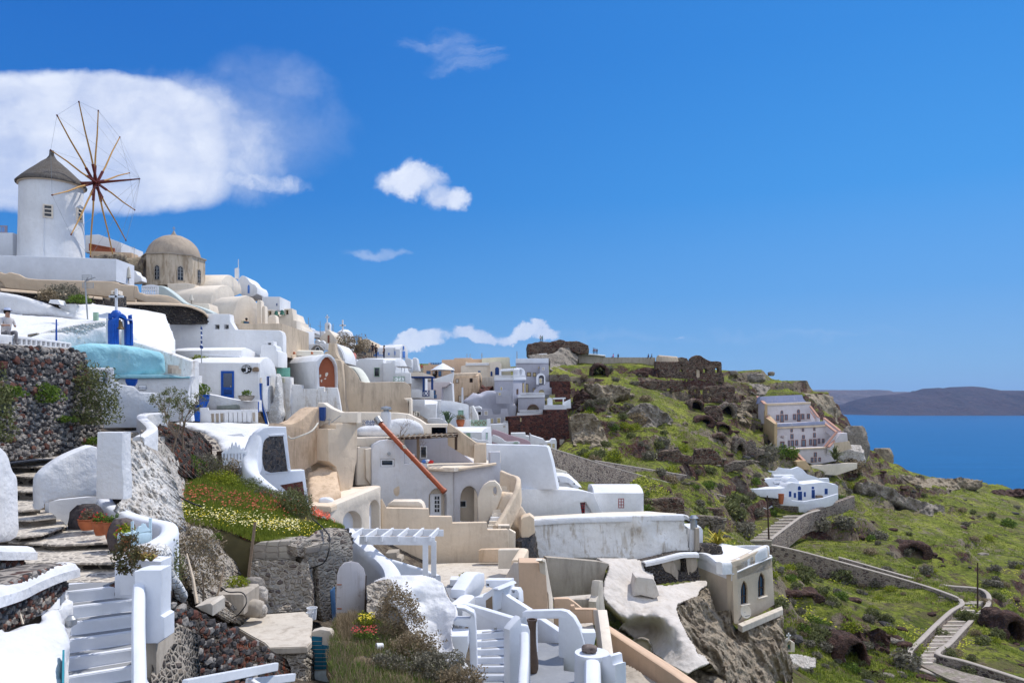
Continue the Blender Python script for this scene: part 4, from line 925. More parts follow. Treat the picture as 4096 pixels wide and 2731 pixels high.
BU('shrub',P('T',745,850,52),(.9,.7,.45),800,.08,5,GREEN,'bright green low bush right of the grey green one')
sheet('white_plaster_slope','T',Q3('-80 930 51 0 932 51 250 952 51 500 985 51 830 1005 50.5 1000 1012 50 1010 1060 45 700 1120 43.5 270 1180 41 0 1160 40 -80 1160 40'),1.2,W2,.25,.10,.5,label='uneven whitewashed roof above the white balustrade',cat='roof')
lump('wall','T',((0,50.6),(830,51.6)),Q('-100 730 0 738 200 775 400 850 600 922 760 985 850 1012 760 1020 500 1000 250 975 -100 955'),1.3,W2,.4,.2,.08,label='thick white wall sloping down over the uneven roof',cat='wall')
sheet('plaster_slope','T',Q3('560 875 54 720 862 54 860 850 55 1110 878 56 1560 938 58 1592 1030 55 1622 1110 53.5 1652 1190 52 1645 1290 50 1430 1295 47 1262 1180 46 1250 1120 46 990 1030 47.5 860 1010 50 720 985 51 600 925 52.5'),1.5,WHITE,.25,.06,.35,label='broad sunlit white plaster slope behind the blue bell arch',cat='roof')
S('wall','T',52,Q('545 880 560 868 700 855 720 870 720 985 600 925'),1,WHITE,'small white side wall with sloping top beside the television aerial','wall',sm=1)
S('vent_block','T',51,Q('455 850 470 818 545 818 570 865'),.8,WHITE,'small truncated white chimney block on the slope','chimney')
S('wall_hatch','T',49.2,re_(873,938,915,1015),.2,SAGE,'small green door set in the white slope','door')
W_RUB=masonry('whitewashed_rubble',[(.74,.73,.72),(.70,.69,.67),(.76,.75,.74)],(.62,.60,.56),5.0,.05,1.3,.7,.05)
rb,p_=S('rubble_wall','T',((270,41.5),(990,45)),Q('262 1180 300 1160 480 1110 800 1042 990 1018 1000 1230 640 1240 300 1230'),1,W_RUB,'whitewashed rubble wall under the uneven roof left of the bell arch','stone wall')
bm=SN(p_,275,1020,990,1225,520,.14,8,poly=Q('275 1180 480 1115 800 1048 990 1024 990 1225 640 1228 300 1220'));bo('stones',bm,W_RUB,rb,0)
S('plank','T',40.5,Q('255 1172 258 1145 345 1130 350 1142'),.25,CONC,'short grey slab lying on the white roof by the rubble wall','slab')
MA('T',530,1005,1210,40.5,.05,BLUE,'slim blue pole in front of the whitewashed rubble wall')
def aerial():
 root=TH('television_aerial','tall television aerial on a grey mast above the white slope','antenna',P('T',825,1005,49));bm=NB();tube(bm,[P('T',825,1005,49),P('T',800,650,49)],.05,6);bo('mast',bm,METAL,root)
 for (x0,y0,x1,y1) in ((770,585,862,640),(775,660,878,710)):
  o,i=re_(x0,y0,x1,y1),[re_(x0+3,y0+3+9*k,x1-3,y0+9+9*k) for k in range(int((y1-y0)/9)-0)]
  slab('reflector_grid',Plane('T',49.1),o,.04,METAL,root,holes=i,bevel=.002)
 bm=NB();bar(bm,P('T',800,650,48.9),P('T',895,612,47.5),.06,.06);bar(bm,P('T',800,655,48.9),P('T',830,612,48.4),.05,.05);bo('boom',bm,METAL,root)
aerial()
# blue bell arch on the turquoise chapel
def bellarch():
 root=TH('bell_arch','bright blue bell arch with white cross on the turquoise roof','bell arch',P('T',1148,1248,42.5));p=Plane('T',((1036,42),(1258,43.2)))
 out=Q('1040 1246 1037 1060 1040 1010 1052 998 1098 990 1105 962 1130 945 1160 950 1188 972 1200 1000 1252 1008 1257 1040 1256 1110 1260 1252 1193 1248 1190 1030 1180 990 1155 973 1130 985 1121 1020 1126 1246')
 slab('arch',p,out,.3,BLUE,root,bevel=.07,bres=2)
 slab('pier',pln('T',43.3),Q('992 1245 994 992 1045 992 1045 1245'),.35,WHITE,root,bevel=.05)
 slab('inner_pier',pln('T',43.6),Q('1140 1250 1140 1060 1150 990 1180 985 1194 1010 1194 1250'),.3,WHITE,root,bevel=.03)
 for x,s_ in ((1048,-1),(1235,1)): slab('horn',p,[(x-12,1000),(x-10,960+(6 if s_>0 else -8)),(x+12*s_,948+(12 if s_>0 else 0)),(x+10,975),(x+14,1002)],.25,BLUE,root,bevel=.05)
 for x in (1060,1085,1105,1212,1240): bm=NB();tube(bm,[p.pt(x,1240,.05),p.pt(x,1050,.05)],.085,8);bo('pilaster',bm,BLUE,root)
 bm=NB();o=p.pt(1128,945,.35);LA(bm,[(.3,-.25),(.28,0),(.18,.14),(0,.2)],o,14);bo('knob',bm,BLUE,root)
 bm=NB();cross(bm,o+VX((0,0,.1)),1.3,.8,.11);bo('cross',bm,WP,root)
 b=bell(p.pt(1135,1010,.15),.3,BRONZE,root);bm=NB();tube(bm,[p.pt(1126,1008,.3),p.pt(1165,1008,.3)],.03,6);bo('bell_beam',bm,BRONZE,b)
bellarch()
cy=lump('turquoise_vault','B',((640,40),(1500,43)),Q('600 620 640 530 700 508 940 494 1210 520 1350 552 1475 584 1498 650 1508 800 1030 812 780 812 640 700'),4.0,CYAN,.45,.16,.09,.7,label='turquoise hand-plastered chapel roof under the blue bell arch',cat='roof')
S('rim','B',((1020,41.3),(1600,42.6)),Q('1025 778 1500 778 1640 800 1700 792 1700 812 1030 812'),.5,CYAN,'narrow turquoise ledge along the foot of the turquoise roof','ledge',bevel=.06)
r_,p_=H('chapel_house','B',((1020,41.6),(1735,43)),Q('1000 806 1640 806 1690 792 1737 788 1700 880 1690 950 1720 1200 1000 1200'),3,W2,'white chapel wall with a name plate under the turquoise roof',bevel=.08)
slab('name_plate',p_,re_(1242,872,1312,918),.06,METAL,r_,off=-.06);slab('plate_board',p_,re_(1247,877,1307,913),.03,WP,r_,off=-.075);lettering(p_,1277,898,'BLUE MESOUNI',.07,NAVY,r_,-.08)
RB('wall','B',Q3('1200 470 46 1300 500 45.5 1480 560 45 1620 610 44.8 1750 655 44.6'),.7,2.6,WOLD,'old beige rendered wall sloping down right of the turquoise roof')
S('steps','B',42.2,Q('1500 690 1520 690 1520 720 1540 720 1540 768 1500 768'),1.2,CONC,'two grey block steps at the right end of the turquoise roof','steps')
for (x,y) in ((1178,865),):
 pot('flower_pot',P('B',x,y+18,37),.28,.35,BLUE,'blue bowl of black lava stone on the white parapet by the chapel')
# ================================================================= lower left: lava wall, cobbled steps, patio, white staircase
big,pw=S('retaining_wall','B',((0,24),(850,30)),Q('-400 480 0 508 640 543 690 548 770 585 782 700 800 760 870 900 922 1040 925 1230 900 1330 860 1450 700 1485 300 1530 0 1568 -400 1600'),2.2,LAVA,'tall black and red lava stone retaining wall at the left edge','stone wall',bevel=.15,sm=1)
def coloured_stones(pl,x0,y0,x1,y1,n,size,seed,poly,parent,mats,off=0.0,flat=.6):
 for i,(m,fr) in enumerate(mats):
  bm=SN(pl,x0,y0,x1,y1,int(n*fr),size*(1+.12*i),seed+i,poly=poly,off=off,flat=flat);bo('stones',bm,m,parent,0)
ST_BLK=rockm('black_lava_stone',(.038,.036,.039),(.075,.07,.07),(.14,.13,.125),3,.7,.05)
ST_RED=rockm('red_lava_stone',(.11,.045,.035),(.16,.08,.06),(.07,.035,.032),3,.7,.05)
ST_GRY=rockm('grey_lava_stone',(.22,.20,.185),(.34,.31,.28),(.12,.11,.105),3,.7,.05)
plw=Q('5 520 640 552 690 560 765 595 780 700 860 900 915 1040 918 1220 860 1440 700 1475 5 1550')
coloured_stones(pw,0,510,925,1550,1150,.125,11,plw,big,[(ST_BLK,.28),(ST_GRY,.40),(ST_RED,.04)])
coloured_stones(pw,0,510,780,950,300,.2,17,Q('5 600 780 680 780 940 5 940'),big,[(ST_BLK,.9),(ST_RED,.1)])
for i,(x,y,rx,ry,n,lab) in enumerate(((735,1000,1.75,1.75,5200,'big olive green caper bush hanging from the lava stone wall'),(395,960,.8,.5,1100,'small green bush growing in the middle of the lava stone wall'),(-10,1130,.55,1.6,1600,'olive bush at the left picture edge on the lava stone wall'),(100,935,.45,.28,400,'tiny green tuft with yellow flowers high on the lava stone wall'),(835,1375,.4,.25,350,'green tuft at the foot of the lava wall near the white column'),(600,1180,.3,.18,250,'very small green tuft low on the lava stone wall under the big bush'))):
 d=24+6*x/850-.5;BU('shrub',P('B',x,y,d)-VX((0,0,ry*.55)),(rx,.7,ry),n,.062,21+i,OLIVE if i in (0,2) else GREEN,lab,up=.3)
bl,pb=S('balustrade','B',((-400,24.8),(640,30.4)),Q('-400 370 0 418 125 428 380 455 640 496 645 548 380 535 0 505 -400 460'),.35,WHITE,'white balustrade of short upright slats on top of the lava stone wall','balustrade',holes=[[(120+43.5*i,456+4.6*i),(145+43.5*i,459+4.6*i),(145+43.5*i,508+2.7*i),(120+43.5*i,506+2.7*i)] for i in range(12)],bevel=.03)
slab('backing',pb,Q('90 440 640 505 640 542 90 512'),.05,C2,bl,off=.34)
PE_(P('B',55,428,27.5),60,(.62,.58,.56),(.20,.19,.20),'person in a pale shirt lounging behind the balustrade at the left edge','sit',hat=(.55,.6,.75))
# chapel forecourt
r_,p_=H('terrace_wall','B',((790,33),(1420,35)),Q('780 720 1010 716 1024 730 1026 820 1085 870 1200 884 1255 936 1420 944 1424 1115 1262 1130 1255 1255 900 1260 860 980 800 860'),.6,W2,'white terrace wall with square openings and a curved top below the turquoise roof','wall',bevel=.07,holes=[re_(858,756,898,855),re_(926,754,970,855),re_(806,756,832,800)])
RB('parapet','B',Q3('1480 1118 33.5 1380 1122 33 1290 1128 32.2 1275 1160 31 1330 1210 30 1360 1262 29 1240 1335 27.5'),.42,1.5,W2,'white S-shaped parapet beside the small cobbled steps')
for k,(y,d) in enumerate(((1290,31),(1350,29.5),(1420,28))):
 z=PZ('B',y,d);bm=NB();box(bm,(PX('B',1080,d),d-1,z-1.5),(PX('B',1290,d),d+1.8,z));tag(bo('step',bm,STONEF,bev=.03),('topmost cobbled step beside the S-shaped parapet','middle cobbled step beside the S-shaped parapet','lowest cobbled step beside the S-shaped parapet')[k],'step','cobbled steps by the S-shaped parapet')
S('column','C',20.6,Q('681 258 683 60 690 -217 870 -217 868 30 880 120 878 262'),.5,W2,'rough square white column standing in the middle left','column',bevel=.04)
S('wall','C',((285,20.2),(930,22.2)),Q('284 335 278 130 300 80 390 0 520 -75 700 -140 705 -20 930 -90 945 -55 948 60 900 262 715 232 345 268 300 340'),.5,W2,'white lumpy wall curving up behind the column over the patio','wall',bevel=.1,sm=1)
# cobbled plaza
pl_=TH('cobbled_steps','broad grey cobbled steps with black stone edges climbing left of the patio','steps',P('C',400,700,18))
KERB=masonry('step_riser_stones',[(.05,.045,.045),(.30,.26,.22),(.035,.03,.03),(.34,.30,.26)],(.30,.27,.23),2.6,.07,1.6,.8,.05)
def tread(z,pts,thick=1.0):
 HS('tread','C',pts,z,.05,STONEF,pl_,bev=.015);HS('riser','C',pts,z-.05,thick,KERB,pl_,bev=0)
tread(-3.81,Q('300 850 850 850 860 765 640 700 300 700'))
tread(-3.62,Q('110 716 470 712 850 714 905 650 1000 560 800 540 60 560'),.8)
tread(-3.45,Q('60 562 400 585 820 565 1010 540 1150 500 1150 440 700 400 400 400 100 430'),.8)
tread(-3.28,Q('60 520 140 528 300 510 475 448 430 400 340 370 60 380'),.6)
tread(-3.06,Q('60 405 210 408 400 388 350 335 60 340'),.6)
tread(-2.9,Q('60 338 150 340 285 330 295 265 60 265'),.5)
tread(-2.62,Q('60 200 285 205 290 130 60 120'),.6)
tread(-2.32,Q('40 90 285 105 330 60 40 40'),.5)
tread(-2.12,Q('40 28 330 30 520 -40 640 -100 900 -250 700 -290 100 -250 -100 -240 -100 20'),.5)
# the patio parapet, round the bend and down to the staircase
RB('parapet','C',[(335,262,21.5),(500,245,22.0),(700,225,22.6)],.28,1.25,WC,'smooth white wall at the back of the patio behind the flower pots',k=3)
RB('parapet','C',Q3('735 222 22.9 780 290 22.0 900 350 21.0 1050 395 19.9 1170 420 18.9 1205 445 18.3 1190 500 17.6 1090 565 16.8 960 640 16.1 880 690 15.75'),.42,1.9,WC,'smooth white parapet sweeping round the patio above the garden',rnd=.8)
lump('plaster_skirt','C',((1150,16.2),(1400,17.6)),Q('1080 640 1235 560 1262 690 1290 780 1340 860 1395 985 1380 1010 1290 960 1160 700'),.9,W_RUB,.2,.1,.1,1.2,label='whitewashed rubble foot flaring out under the sweeping parapet',cat='wall')
crag('rubble_slope',pln('C',((1140,16),(1290,17.5))),Q('1140 850 1250 860 1290 960 1380 1020 1140 1020'),1.0,LAVAR,.1,.15,1.5,label='red brown rubble under the whitewashed foot',cat='rock')
pp=TH('planter_pillar','white planter pillar with overhanging succulents beside the staircase','planter',P('C',1050,1290,14));q_=pln('C',14.0)
slab('pillar',q_,Q('950 775 1000 762 1150 760 1145 1085 1172 1100 1172 1250 1120 1290 960 1290'),.45,WC,pp,bevel=.05)
slab('rear_box',pln('C',15.2),Q('842 700 1000 690 1148 700 1148 950 850 950'),.5,WC,pp,bevel=.05)
BU('trailing_plant',P('C',905,790,14.6),(.32,.35,.62),1100,.04,31,foliage('trailing_leaves',[(.05,.045,.03),(.10,.10,.04),(.16,.09,.05)]),parent=pp,droop=1)
def agave(name,c,n,L,mat,parent=None,seed=1,label=None,cat='agave',wd=.14,lift=.5):
 rnd=random.Random(seed);bm=NB();c=VX(c)
 for k in range(n):
  a=2*math.pi*k/n+rnd.uniform(-.2,.2);e=rnd.uniform(.25,1.2)*lift*2;d=VX((math.cos(a),math.sin(a),0));s_=VX((-d.y,d.x,0))*L*wd;l=L*rnd.uniform(.75,1.1)
  m=[c,c+d*l*.35*math.cos(e)+VX((0,0,l*.4*math.sin(e)+l*.12)),c+d*l*.7*math.cos(e)+VX((0,0,l*.65*math.sin(e)+l*.1)),c+d*l*math.cos(e*.8)+VX((0,0,l*.62*math.sin(e)))]
  w_=[.7,1,.6,.05];L_,R_=[],[]
  for q,ww in zip(m,w_): L_.append(bm.verts.new(q+s_*ww));R_.append(bm.verts.new(q-s_*ww))
  for i in range(3): bm.faces.new((L_[i],L_[i+1],R_[i+1],R_[i]))
 o=bo(name,bm,mat,parent,0);return tag(o,label,cat if parent is None else None)
AGV=foliage('aloe_leaves',[(.14,.16,.04),(.30,.24,.07),(.45,.20,.08)],1.0,.1)
for i,(x,y) in enumerate(((965,690),(1020,700),(1075,700))): agave('aloe_rosette',P('C',x,y,15.1-.1*i),14,.26,AGV,pp,40+i)
BU('dry_clump',P('C',1010,680,15.5),(.42,.25,.2),600,.035,44,BRWN,parent=pp)
# staircase
D_=VX((.52,-.854,0));W_=VX((.854,.52,0));st0=VX((-9.32,15.75,-3.82))
sw=TH('white_staircase','white staircase with grey painted treads in the bottom left','staircase',st0+VX((0,0,-3)))
for k in range(9):
 a=st0+D_*.40*k-VX((0,0,.225*k))-W_*.15;wd=1.42;fp=[a,a+W_*wd,a+W_*wd+D_*.42,a+D_*.42]
 if k==0: fp=[a-D_*.5,a+W_*1.25-D_*.35,a+W_*wd+D_*.42,a+D_*.42]
 bm=NB();prism(bm,[(q.x,q.y) for q in fp],a.z-1.2,a.z);s_=bo('step',bm,WC,sw,bev=.02)
 bm=NB();b=a+W_*.12+D_*.09;f2=[b-(D_*.4 if k==0 else D_*0),b+W_*(wd-.24)-(D_*.3 if k==0 else D_*0),b+W_*(wd-.24)+D_*.20,b+D_*.20];prism(bm,[(q.x,q.y) for q in f2],a.z-.01,a.z+.004);bo('tread_paint',bm,GREYF,s_)
hr=[P('C',*q) for q in ((990,852,14.0),(986,1000,13.5),(986,1200,12.9),(990,1400,12.2),(992,1700,11.2))]
wallr('stair_wall',hr,.22,1.3,WC,'narrow rounded white wall along the right side of the left staircase','wall',rnd=1.2)
hl=[st0-W_*.3+D_*s_+VX((0,0,h)) for s_,h in ((-.2,.5),(.8,.1),(2.0,-.35),(3.2,-1.0),(4.4,-1.7))]
wallr('stair_wall',hl,.3,1.4,WC,'rounded white kerb wall along the left side of the left staircase','wall',rnd=1.2)
sheet('plaster_mass','C',Q3('-500 1190 11.3 0 1195 11.6 200 1120 12.2 390 960 13.2 480 880 13.9 495 960 13.6 470 1230 12.3 450 1480 11.2 440 1700 10.4 -500 1750 8.2 -550 1400 9.9'),2,W2,.13,.16,.8,3.0,label='soft lumpy whitewashed mass left of the staircase',cat='plaster mass')
RB('glass_panel','C',[(452,1330,11.6),(447,1600,10.6)],.03,.45,simple('teal_glass',(.05,.25,.30),.15),'narrow teal glass panel edge beside the staircase foot','panel',k=1)
def capped(T,y,pts,cappts,label,seed,n,poly):
 o,p=S('stone_wall',T,y,pts,.8,LAVA,label,'stone wall',bevel=.04);xs_=[q[0] for q in poly];ys_=[q[1] for q in poly]
 coloured_stones(p,min(xs_),min(ys_),max(xs_),max(ys_),n,.085,seed,poly,o,[(ST_BLK,.6),(ST_GRY,.25),(ST_RED,.2)])
 RB('whitewashed_top',T,cappts,.62,.14,W2,None,None,parent=o,rnd=1.0)
capped('C',((0,12.3),(480,15.4)),Q('-300 940 0 880 250 770 470 712 480 800 482 890 380 1010 160 1160 0 1210 -300 1230'),Q3('-300 930 10.7 0 862 12.6 150 800 13.6 300 745 14.5 455 708 15.5'),'lava stone wall with a snowy white top left of the staircase',61,330,Q('0 895 250 785 465 725 475 890 380 1000 160 1145 0 1195'))
capped('C',((0,15.2),(172,16.4)),Q('-300 600 0 612 160 600 175 620 178 765 110 780 0 815 -300 900'),Q3('-300 570 13.9 -60 590 15.2 60 592 16 160 594 16.6'),'short lava stone wall with white top above the longer one',71,90,Q('0 640 170 630 172 760 0 805'))
S('wall','C',((-300,16),(150,18.5)),[(-300,-160,1),(0,-130),(70,-60),(95,50),(128,85),(138,140),(140,330),(150,520),(60,575),(-300,585,1)],.6,W2,'white wall with a curved shoulder at the left picture edge','wall',bevel=.1,sm=1)
S('meter_box','C',14.2,Q('226 955 285 938 293 1085 236 1105'),.15,WP,'white meter box on the lava stone wall','meter box',bevel=.01)
S('wall_lamp','C',13.7,Q('176 1062 182 1052 218 1052 222 1064 222 1110 178 1112'),.14,simple('cream_plastic',(.62,.55,.32),.4),'small cream cylinder light beside the white meter box','lamp',bevel=.03)
bm=NB();tube(bm,CM([P('C',*q) for q in ((0,1005,12.5),(60,930,12.9),(100,895,13.2),(128,930,13.2),(135,1040,13.1),(165,1150,12.9))]),.018,6);tag(bo('cable',bm,C2),'cream cable looping over the lava stone wall','cable')
bm=NB();tube(bm,[P('C',490,1150,13.2),P('C',505,1140,13.1)],.07,10);LA(bm,[(0,.0),(.09,.02),(.1,.12),(.05,.18),(0,.19)],P('C',505,1160,13.1),12);tag(bo('bulkhead_lamp',bm,METAL),'small round bulkhead lamp on the stair kerb wall','lamp')
# patio furniture
rock('boulder',P('C',620,425,21.2),(.52,.4,.62),3.3,rockm('dark_boulder',(.06,.05,.055),(.10,.085,.085),(.03,.03,.035),3,.8,.05),label='dark lava boulder at the back of the patio behind the pots',sub=3)
rock('boulder',P('C',868,520,18.7),(.36,.3,.52),8.1,rockm('brown_boulder',(.10,.08,.08),(.15,.12,.11),(.05,.04,.045),3,.8,.05),label='brown lava boulder between the flower pots and the chair',sub=3)
pot('flower_pot',P('C',622,478,20.2),0.23,.30,TERRA,'wide terracotta pot with brownish plant beside the dark boulder',plant=BRWN,seed=2,flowers=REDF,pr=.24)
pot('flower_pot',P('C',714,515,19.3),.18,.36,TERRA,'round terracotta pot with red geraniums second from the left',plant=GREEN,seed=3,flowers=REDF,pr=.22)
pot('flower_pot',P('C',785,540,18.8),.15,.42,TERRA,'slim terracotta pot with a prickly pear cactus',plant=GREEN,seed=4,pr=.18)
bm=bmesh.new()
for (x,y,rx,ry) in ((800,410,16,26),(828,378,12,16),(842,415,14,9),(818,440,12,18)):
 q=slab_mesh(Plane('C',18.8),oval(x,y,rx,ry),.06,bevel=.02);bm.from_mesh(q)
tag(bo('cactus',bm,simple('cactus_green',(.11,.16,.06),.6)),'prickly pear cactus pads in the slim pot','cactus')
pot('flower_pot',P('C',905,640,17.4),.2,.36,TERRA,'terracotta pot with trailing red geraniums nearest the chair',plant=YGREEN,seed=5,flowers=REDF,pr=.32)
def chair():
 LB=simple('pale_blue_paint',(.50,.64,.70),.5,var=.05);c=P('C',1010,660,16.9);root=TH('chair','pale blue wooden chair with a scalloped high back on the patio','chair',c);p=Plane('C',((950,17.0),(1080,17.5)))
 slab('backrest',p,Q('948 600 952 515 975 500 990 455 1010 448 1020 430 1040 434 1048 455 1068 470 1083 482 1078 530 1078 600'),.05,LB,root,bevel=.015)
 slab('back_panel',p,Q('968 590 970 530 990 505 1030 500 1062 495 1064 590'),.02,LB,root,off=-.02)
 s_=p.pt(950,600);e=p.pt(1078,600);n=VX((p.n.x,p.n.y,0));zf=c.z
 bm=NB();prism(bm,[tuple((s_).xy),tuple((e).xy),tuple((e+n*.45).xy),tuple((s_+n*.45).xy)],zf+.42,zf+.47);bo('seat',bm,LB,root)
 for a in (s_,e):
  for k in (0.03,.42): b=a+n*k;bm=NB();bar(bm,VX((b.x,b.y,zf)),VX((b.x,b.y,zf+(.43 if k>.1 else .75))),.05,.05);bo('leg',bm,LB,root)
chair()
# ================================================================= middle left: barrel houses
def blob_text(): pass
a_,gp=H('barrel_house','D',((750,54),(900,58)),Q('750 1000 750 562 775 530 805 514 835 512 862 530 888 575 905 640 908 720 890 800 885 1000'),4.9,WHITE,'small white barrel-roofed house with a blue door and a black oval sign',bevel=.06)
slab('roughcast_gable',gp,Q('754 980 754 566 778 534 806 519 835 517 860 535 885 578 901 640 904 720 886 800 884 980'),.06,WROUGH,a_,off=-.04,holes=[re_(817,682,853,769)],bevel=.01)
wi(gp,819,684,842,768,a_,BLUE,GLASS,4,.03,0)
fp_=Plane('D',53.98)
d_=door(fp_,415,635,530,888,a_,BLUE,BLUE,rec=0);slab('pane',fp_,re_(436,655,514,780),.03,simple('net_curtain',(.10,.12,.17),.5),d_,off=-.075);slab('panel',fp_,re_(440,800,512,845),.03,NAVY,d_,off=-.07)
sg=TH('shop_sign','black oval sign with white hand lettering on the white barrel house','sign',fp_.pt(642,656));slab('board',fp_,oval(642,618,47,38,28),.06,BLACK,sg,off=-.08,bevel=.01);lettering(fp_,638,600,'ANEMOS',.26,WP,sg,-.09,R(6))
slab('painted_bottle',fp_,Q('640 640 640 612 646 604 650 604 655 612 655 640'),.02,WP,sg,off=-.09,bevel=.003);slab('painted_hand',fp_,Q('618 645 650 640 650 646 625 652'),.02,WP,sg,off=-.09,bevel=.003);slab('painted_fish',fp_,oval(668,628,8,5,10),.02,WP,sg,off=-.09,bevel=.003)
S('crate','D',53.7,Q('690 612 712 600 738 600 745 622 742 640 692 640'),.25,WOOD,'small wooden crate mounted beside the black oval sign','crate')
S('blue_gate_post','D',52,re_(742,910,750,1005),.1,BLUE,'slim blue post at the right end of the white balustrade','post')
S('barrel_vault','D',((600,57),(760,60)),Q('600 560 598 450 612 430 640 424 680 440 730 470 758 492 758 560'),11,WHITE,'long low white barrel roof behind the house with the blue door','roof',bevel=.1)
r_,p_=S('slatted_canopy','D',55.5,Q('118 472 575 498 577 508 520 526 300 526 270 500'),.3,WP,'white slatted canopy roof left of the barrel houses','canopy',holes=[[(300+18*i,498+i),(309+18*i,499+i),(303+18*i,518),(295+18*i,518)] for i in range(12)],bevel=.02)
BU('shrub',P('D',220,545,55.2),(.9,.5,.3),500,.07,61,YGREEN,'yellow green bush under the white slatted canopy')
ck,p_=H('chimney_block','D',58.6,Q('755 600 757 482 765 476 768 412 780 402 895 404 906 420 908 448 920 456 926 480 925 600'),2.4,WHITE,'stepped white chimney block with a small hooded opening','chimney',bevel=.08)
slab('hood',p_,Q('790 404 792 368 872 364 877 404'),.8,WHITE,ck,off=.3,holes=[re_(820,380,850,402)],bevel=.04)
rn,np_=H('barrel_house','N',((1200,60),(1580,61.3)),Q('1200 1760 1200 868 1262 795 1330 748 1400 740 1462 765 1522 830 1560 930 1575 1100 1580 1420 1605 1760'),.5,WHITE,'big white barrel house with a brick red arched niche',bevel=.05,holes=[Q('1250 1325 1238 1000 1260 925 1300 850 1350 803 1400 793 1450 808 1518 885 1553 970 1565 1150 1567 1338 1492 1342 1372 1340 1372 1412 1334 1412 1334 1325')])
slab('vault',np_,Q('1200 1760 1200 868 1262 795 1330 748 1400 740 1462 765 1522 830 1560 930 1575 1100 1580 1420 1605 1760'),6.0,WHITE,rn,off=.49,bevel=.05)
REDN=plaster('red_niche_plaster',(.36,.115,.06),(.42,.15,.08),.5,.6,.3,.3,.5,.7,(.66,.60,.55),.0)
slab('niche',np_,Q('1225 1420 1225 1000 1250 915 1295 840 1345 790 1400 780 1460 798 1525 875 1562 965 1572 1150 1574 1420'),.1,REDN,rn,off=.42,bevel=.01)
for pts in (Q('1285 1110 1320 1100 1325 1140 1295 1165'),Q('1390 1085 1440 1060 1450 1110 1400 1160'),Q('1310 1200 1345 1190 1335 1250 1318 1245'),[(1360,1180),(1420,1165),(1400,1200)],[(1245,1130),(1265,1125),(1262,1150)]): slab('flaked_patch',np_,chaikin(pts,1),.012,C2,rn,off=.415,bevel=.002)
f2=Plane('N',59.97);sh=slab('shutter',f2,re_(478,988,718,1150),.08,MINT,rn,off=-.06,bevel=.01)
for x0,x1 in ((490,535),(545,608),(620,705)): slab('panel',f2,re_(x0,1028,x1,1146),.03,MINT,sh,off=-.08,bevel=.01)
S('wall','D',((1035,59.3),(1495,59.8)),Q('1036 752 1140 760 1143 792 1276 800 1290 782 1336 778 1338 816 1362 818 1362 782 1452 784 1464 830 1492 1010 1500 1110 1036 1110'),.9,WOLD,'stained old white wall under the house with the red niche','wall',bevel=.06)
S('buttress','D',58.9,Q('905 690 915 684 1036 690 1036 1100 1000 1110 960 1000 930 850'),.9,WOLD,'white stained wall panel left of the red niche house','wall',bevel=.08)
lump('buttress','D',56.5,Q('895 660 912 650 925 800 945 1110 830 1150 800 1130 820 950 885 900'),1.4,W_RUB,.2,.1,.08,1.0,label='rough whitewashed buttress below the roughcast gable',cat='wall')
bm=bmesh.new()
for i in range(4): tube(bm,CM([P('D',762+5*i,745,53.7),P('D',766+5*i,850,53.6),P('D',775+5*i,930,53.5),P('D',800+7*i,1040,53.3),P('D',822+5*i,1130,53.0)]),.05,6)
tag(bo('pipe_bundle',bm,BLUE),'bundle of bright blue pipes running down the white wall','pipes')
bm=NB();tube(bm,CM([P('D',782,745,53.6),P('D',785,900,53.5),P('D',822,1050,53.2),P('D',842,1125,52.9)]),.04,6);tag(bo('drain_pipe',bm,METAL),'grey pipe running beside the blue pipe bundle','pipe')
bm=NB();tube(bm,CM([P('D',958,735,58.4),P('D',962,850,58.4),P('D',985,950,58.3),P('D',992,1098,58)]),.04,6);tag(bo('drain_pipe',bm,CONC),'brown grey pipe running down under the mint shutters','pipe')
S('meter_box','D',53.8,re_(760,695,773,742),.2,C2,'cream meter box above the blue pipes','meter box',bevel=.01)
S('meter_box','D',58.5,re_(948,698,974,738),.25,simple('olive_grey_box',(.40,.38,.28),.5),'olive grey meter box on the wall under the mint shutters','meter box',bevel=.01)
# terraces in front of the little house
S('terrace_wall','D',52,Q('0 640 90 690 165 680 205 672 205 740 240 830 350 850 440 870 560 893 660 905 745 895 748 985 660 985 300 985 0 985'),.8,W2,'white terrace wall with curved top under the blue door','wall',bevel=.08)
S('steps','D',51.6,Q('140 820 140 735 192 735 196 768 218 770 220 810 244 812 244 835'),.9,simple('pale_green_step',(.44,.46,.42),.8),'three pale grey green block steps on the white terrace','steps')
S('bench','D',51.4,Q('372 978 374 946 540 936 553 945 553 978'),.6,simple('grey_green_slab',(.25,.28,.26),.8),'grey green stone bench on the white terrace','bench',bevel=.03)
pot('flower_pot',P('D',640,900,51.6),.55,.35,CONC,'grey trough with a small leafy plant beside the blue door',cat='planter',plant=GREEN,seed=12,pr=.4)
pot('flower_pot',P('D',232,962,50.5),.55,.85,BLUE,'big bright blue pot with a leafy plant by the balustrade',plant=GREEN,seed=13,pr=.7)
S('wall','D',50,Q('0 955 80 950 95 975 105 1060 0 1080'),.5,WHITE,'little white wall left of the blue garden gate','wall',bevel=.06)
S('gate','D',49.8,Q('105 978 125 985 220 1000 220 1088 105 1072'),.1,BLUE,'blue wooden garden gate left of the white balustrade','gate',holes=[[(128+24*i,990),(131+24*i,990),(131+24*i,1070),(128+24*i,1068)] for i in range(4)],bevel=.01)
S('balustrade','D',((220,50),(745,51)),Q('220 962 296 962 300 985 742 978 742 1098 298 1105 220 1095'),.3,WHITE,'white balustrade with tall slots in front of the blue door','balustrade',holes=[[(322+41*i,1016-i),(349+41*i,1016-i),(351+41*i,1096-i),(324+41*i,1096-i)] for i in range(10)],bevel=.03)
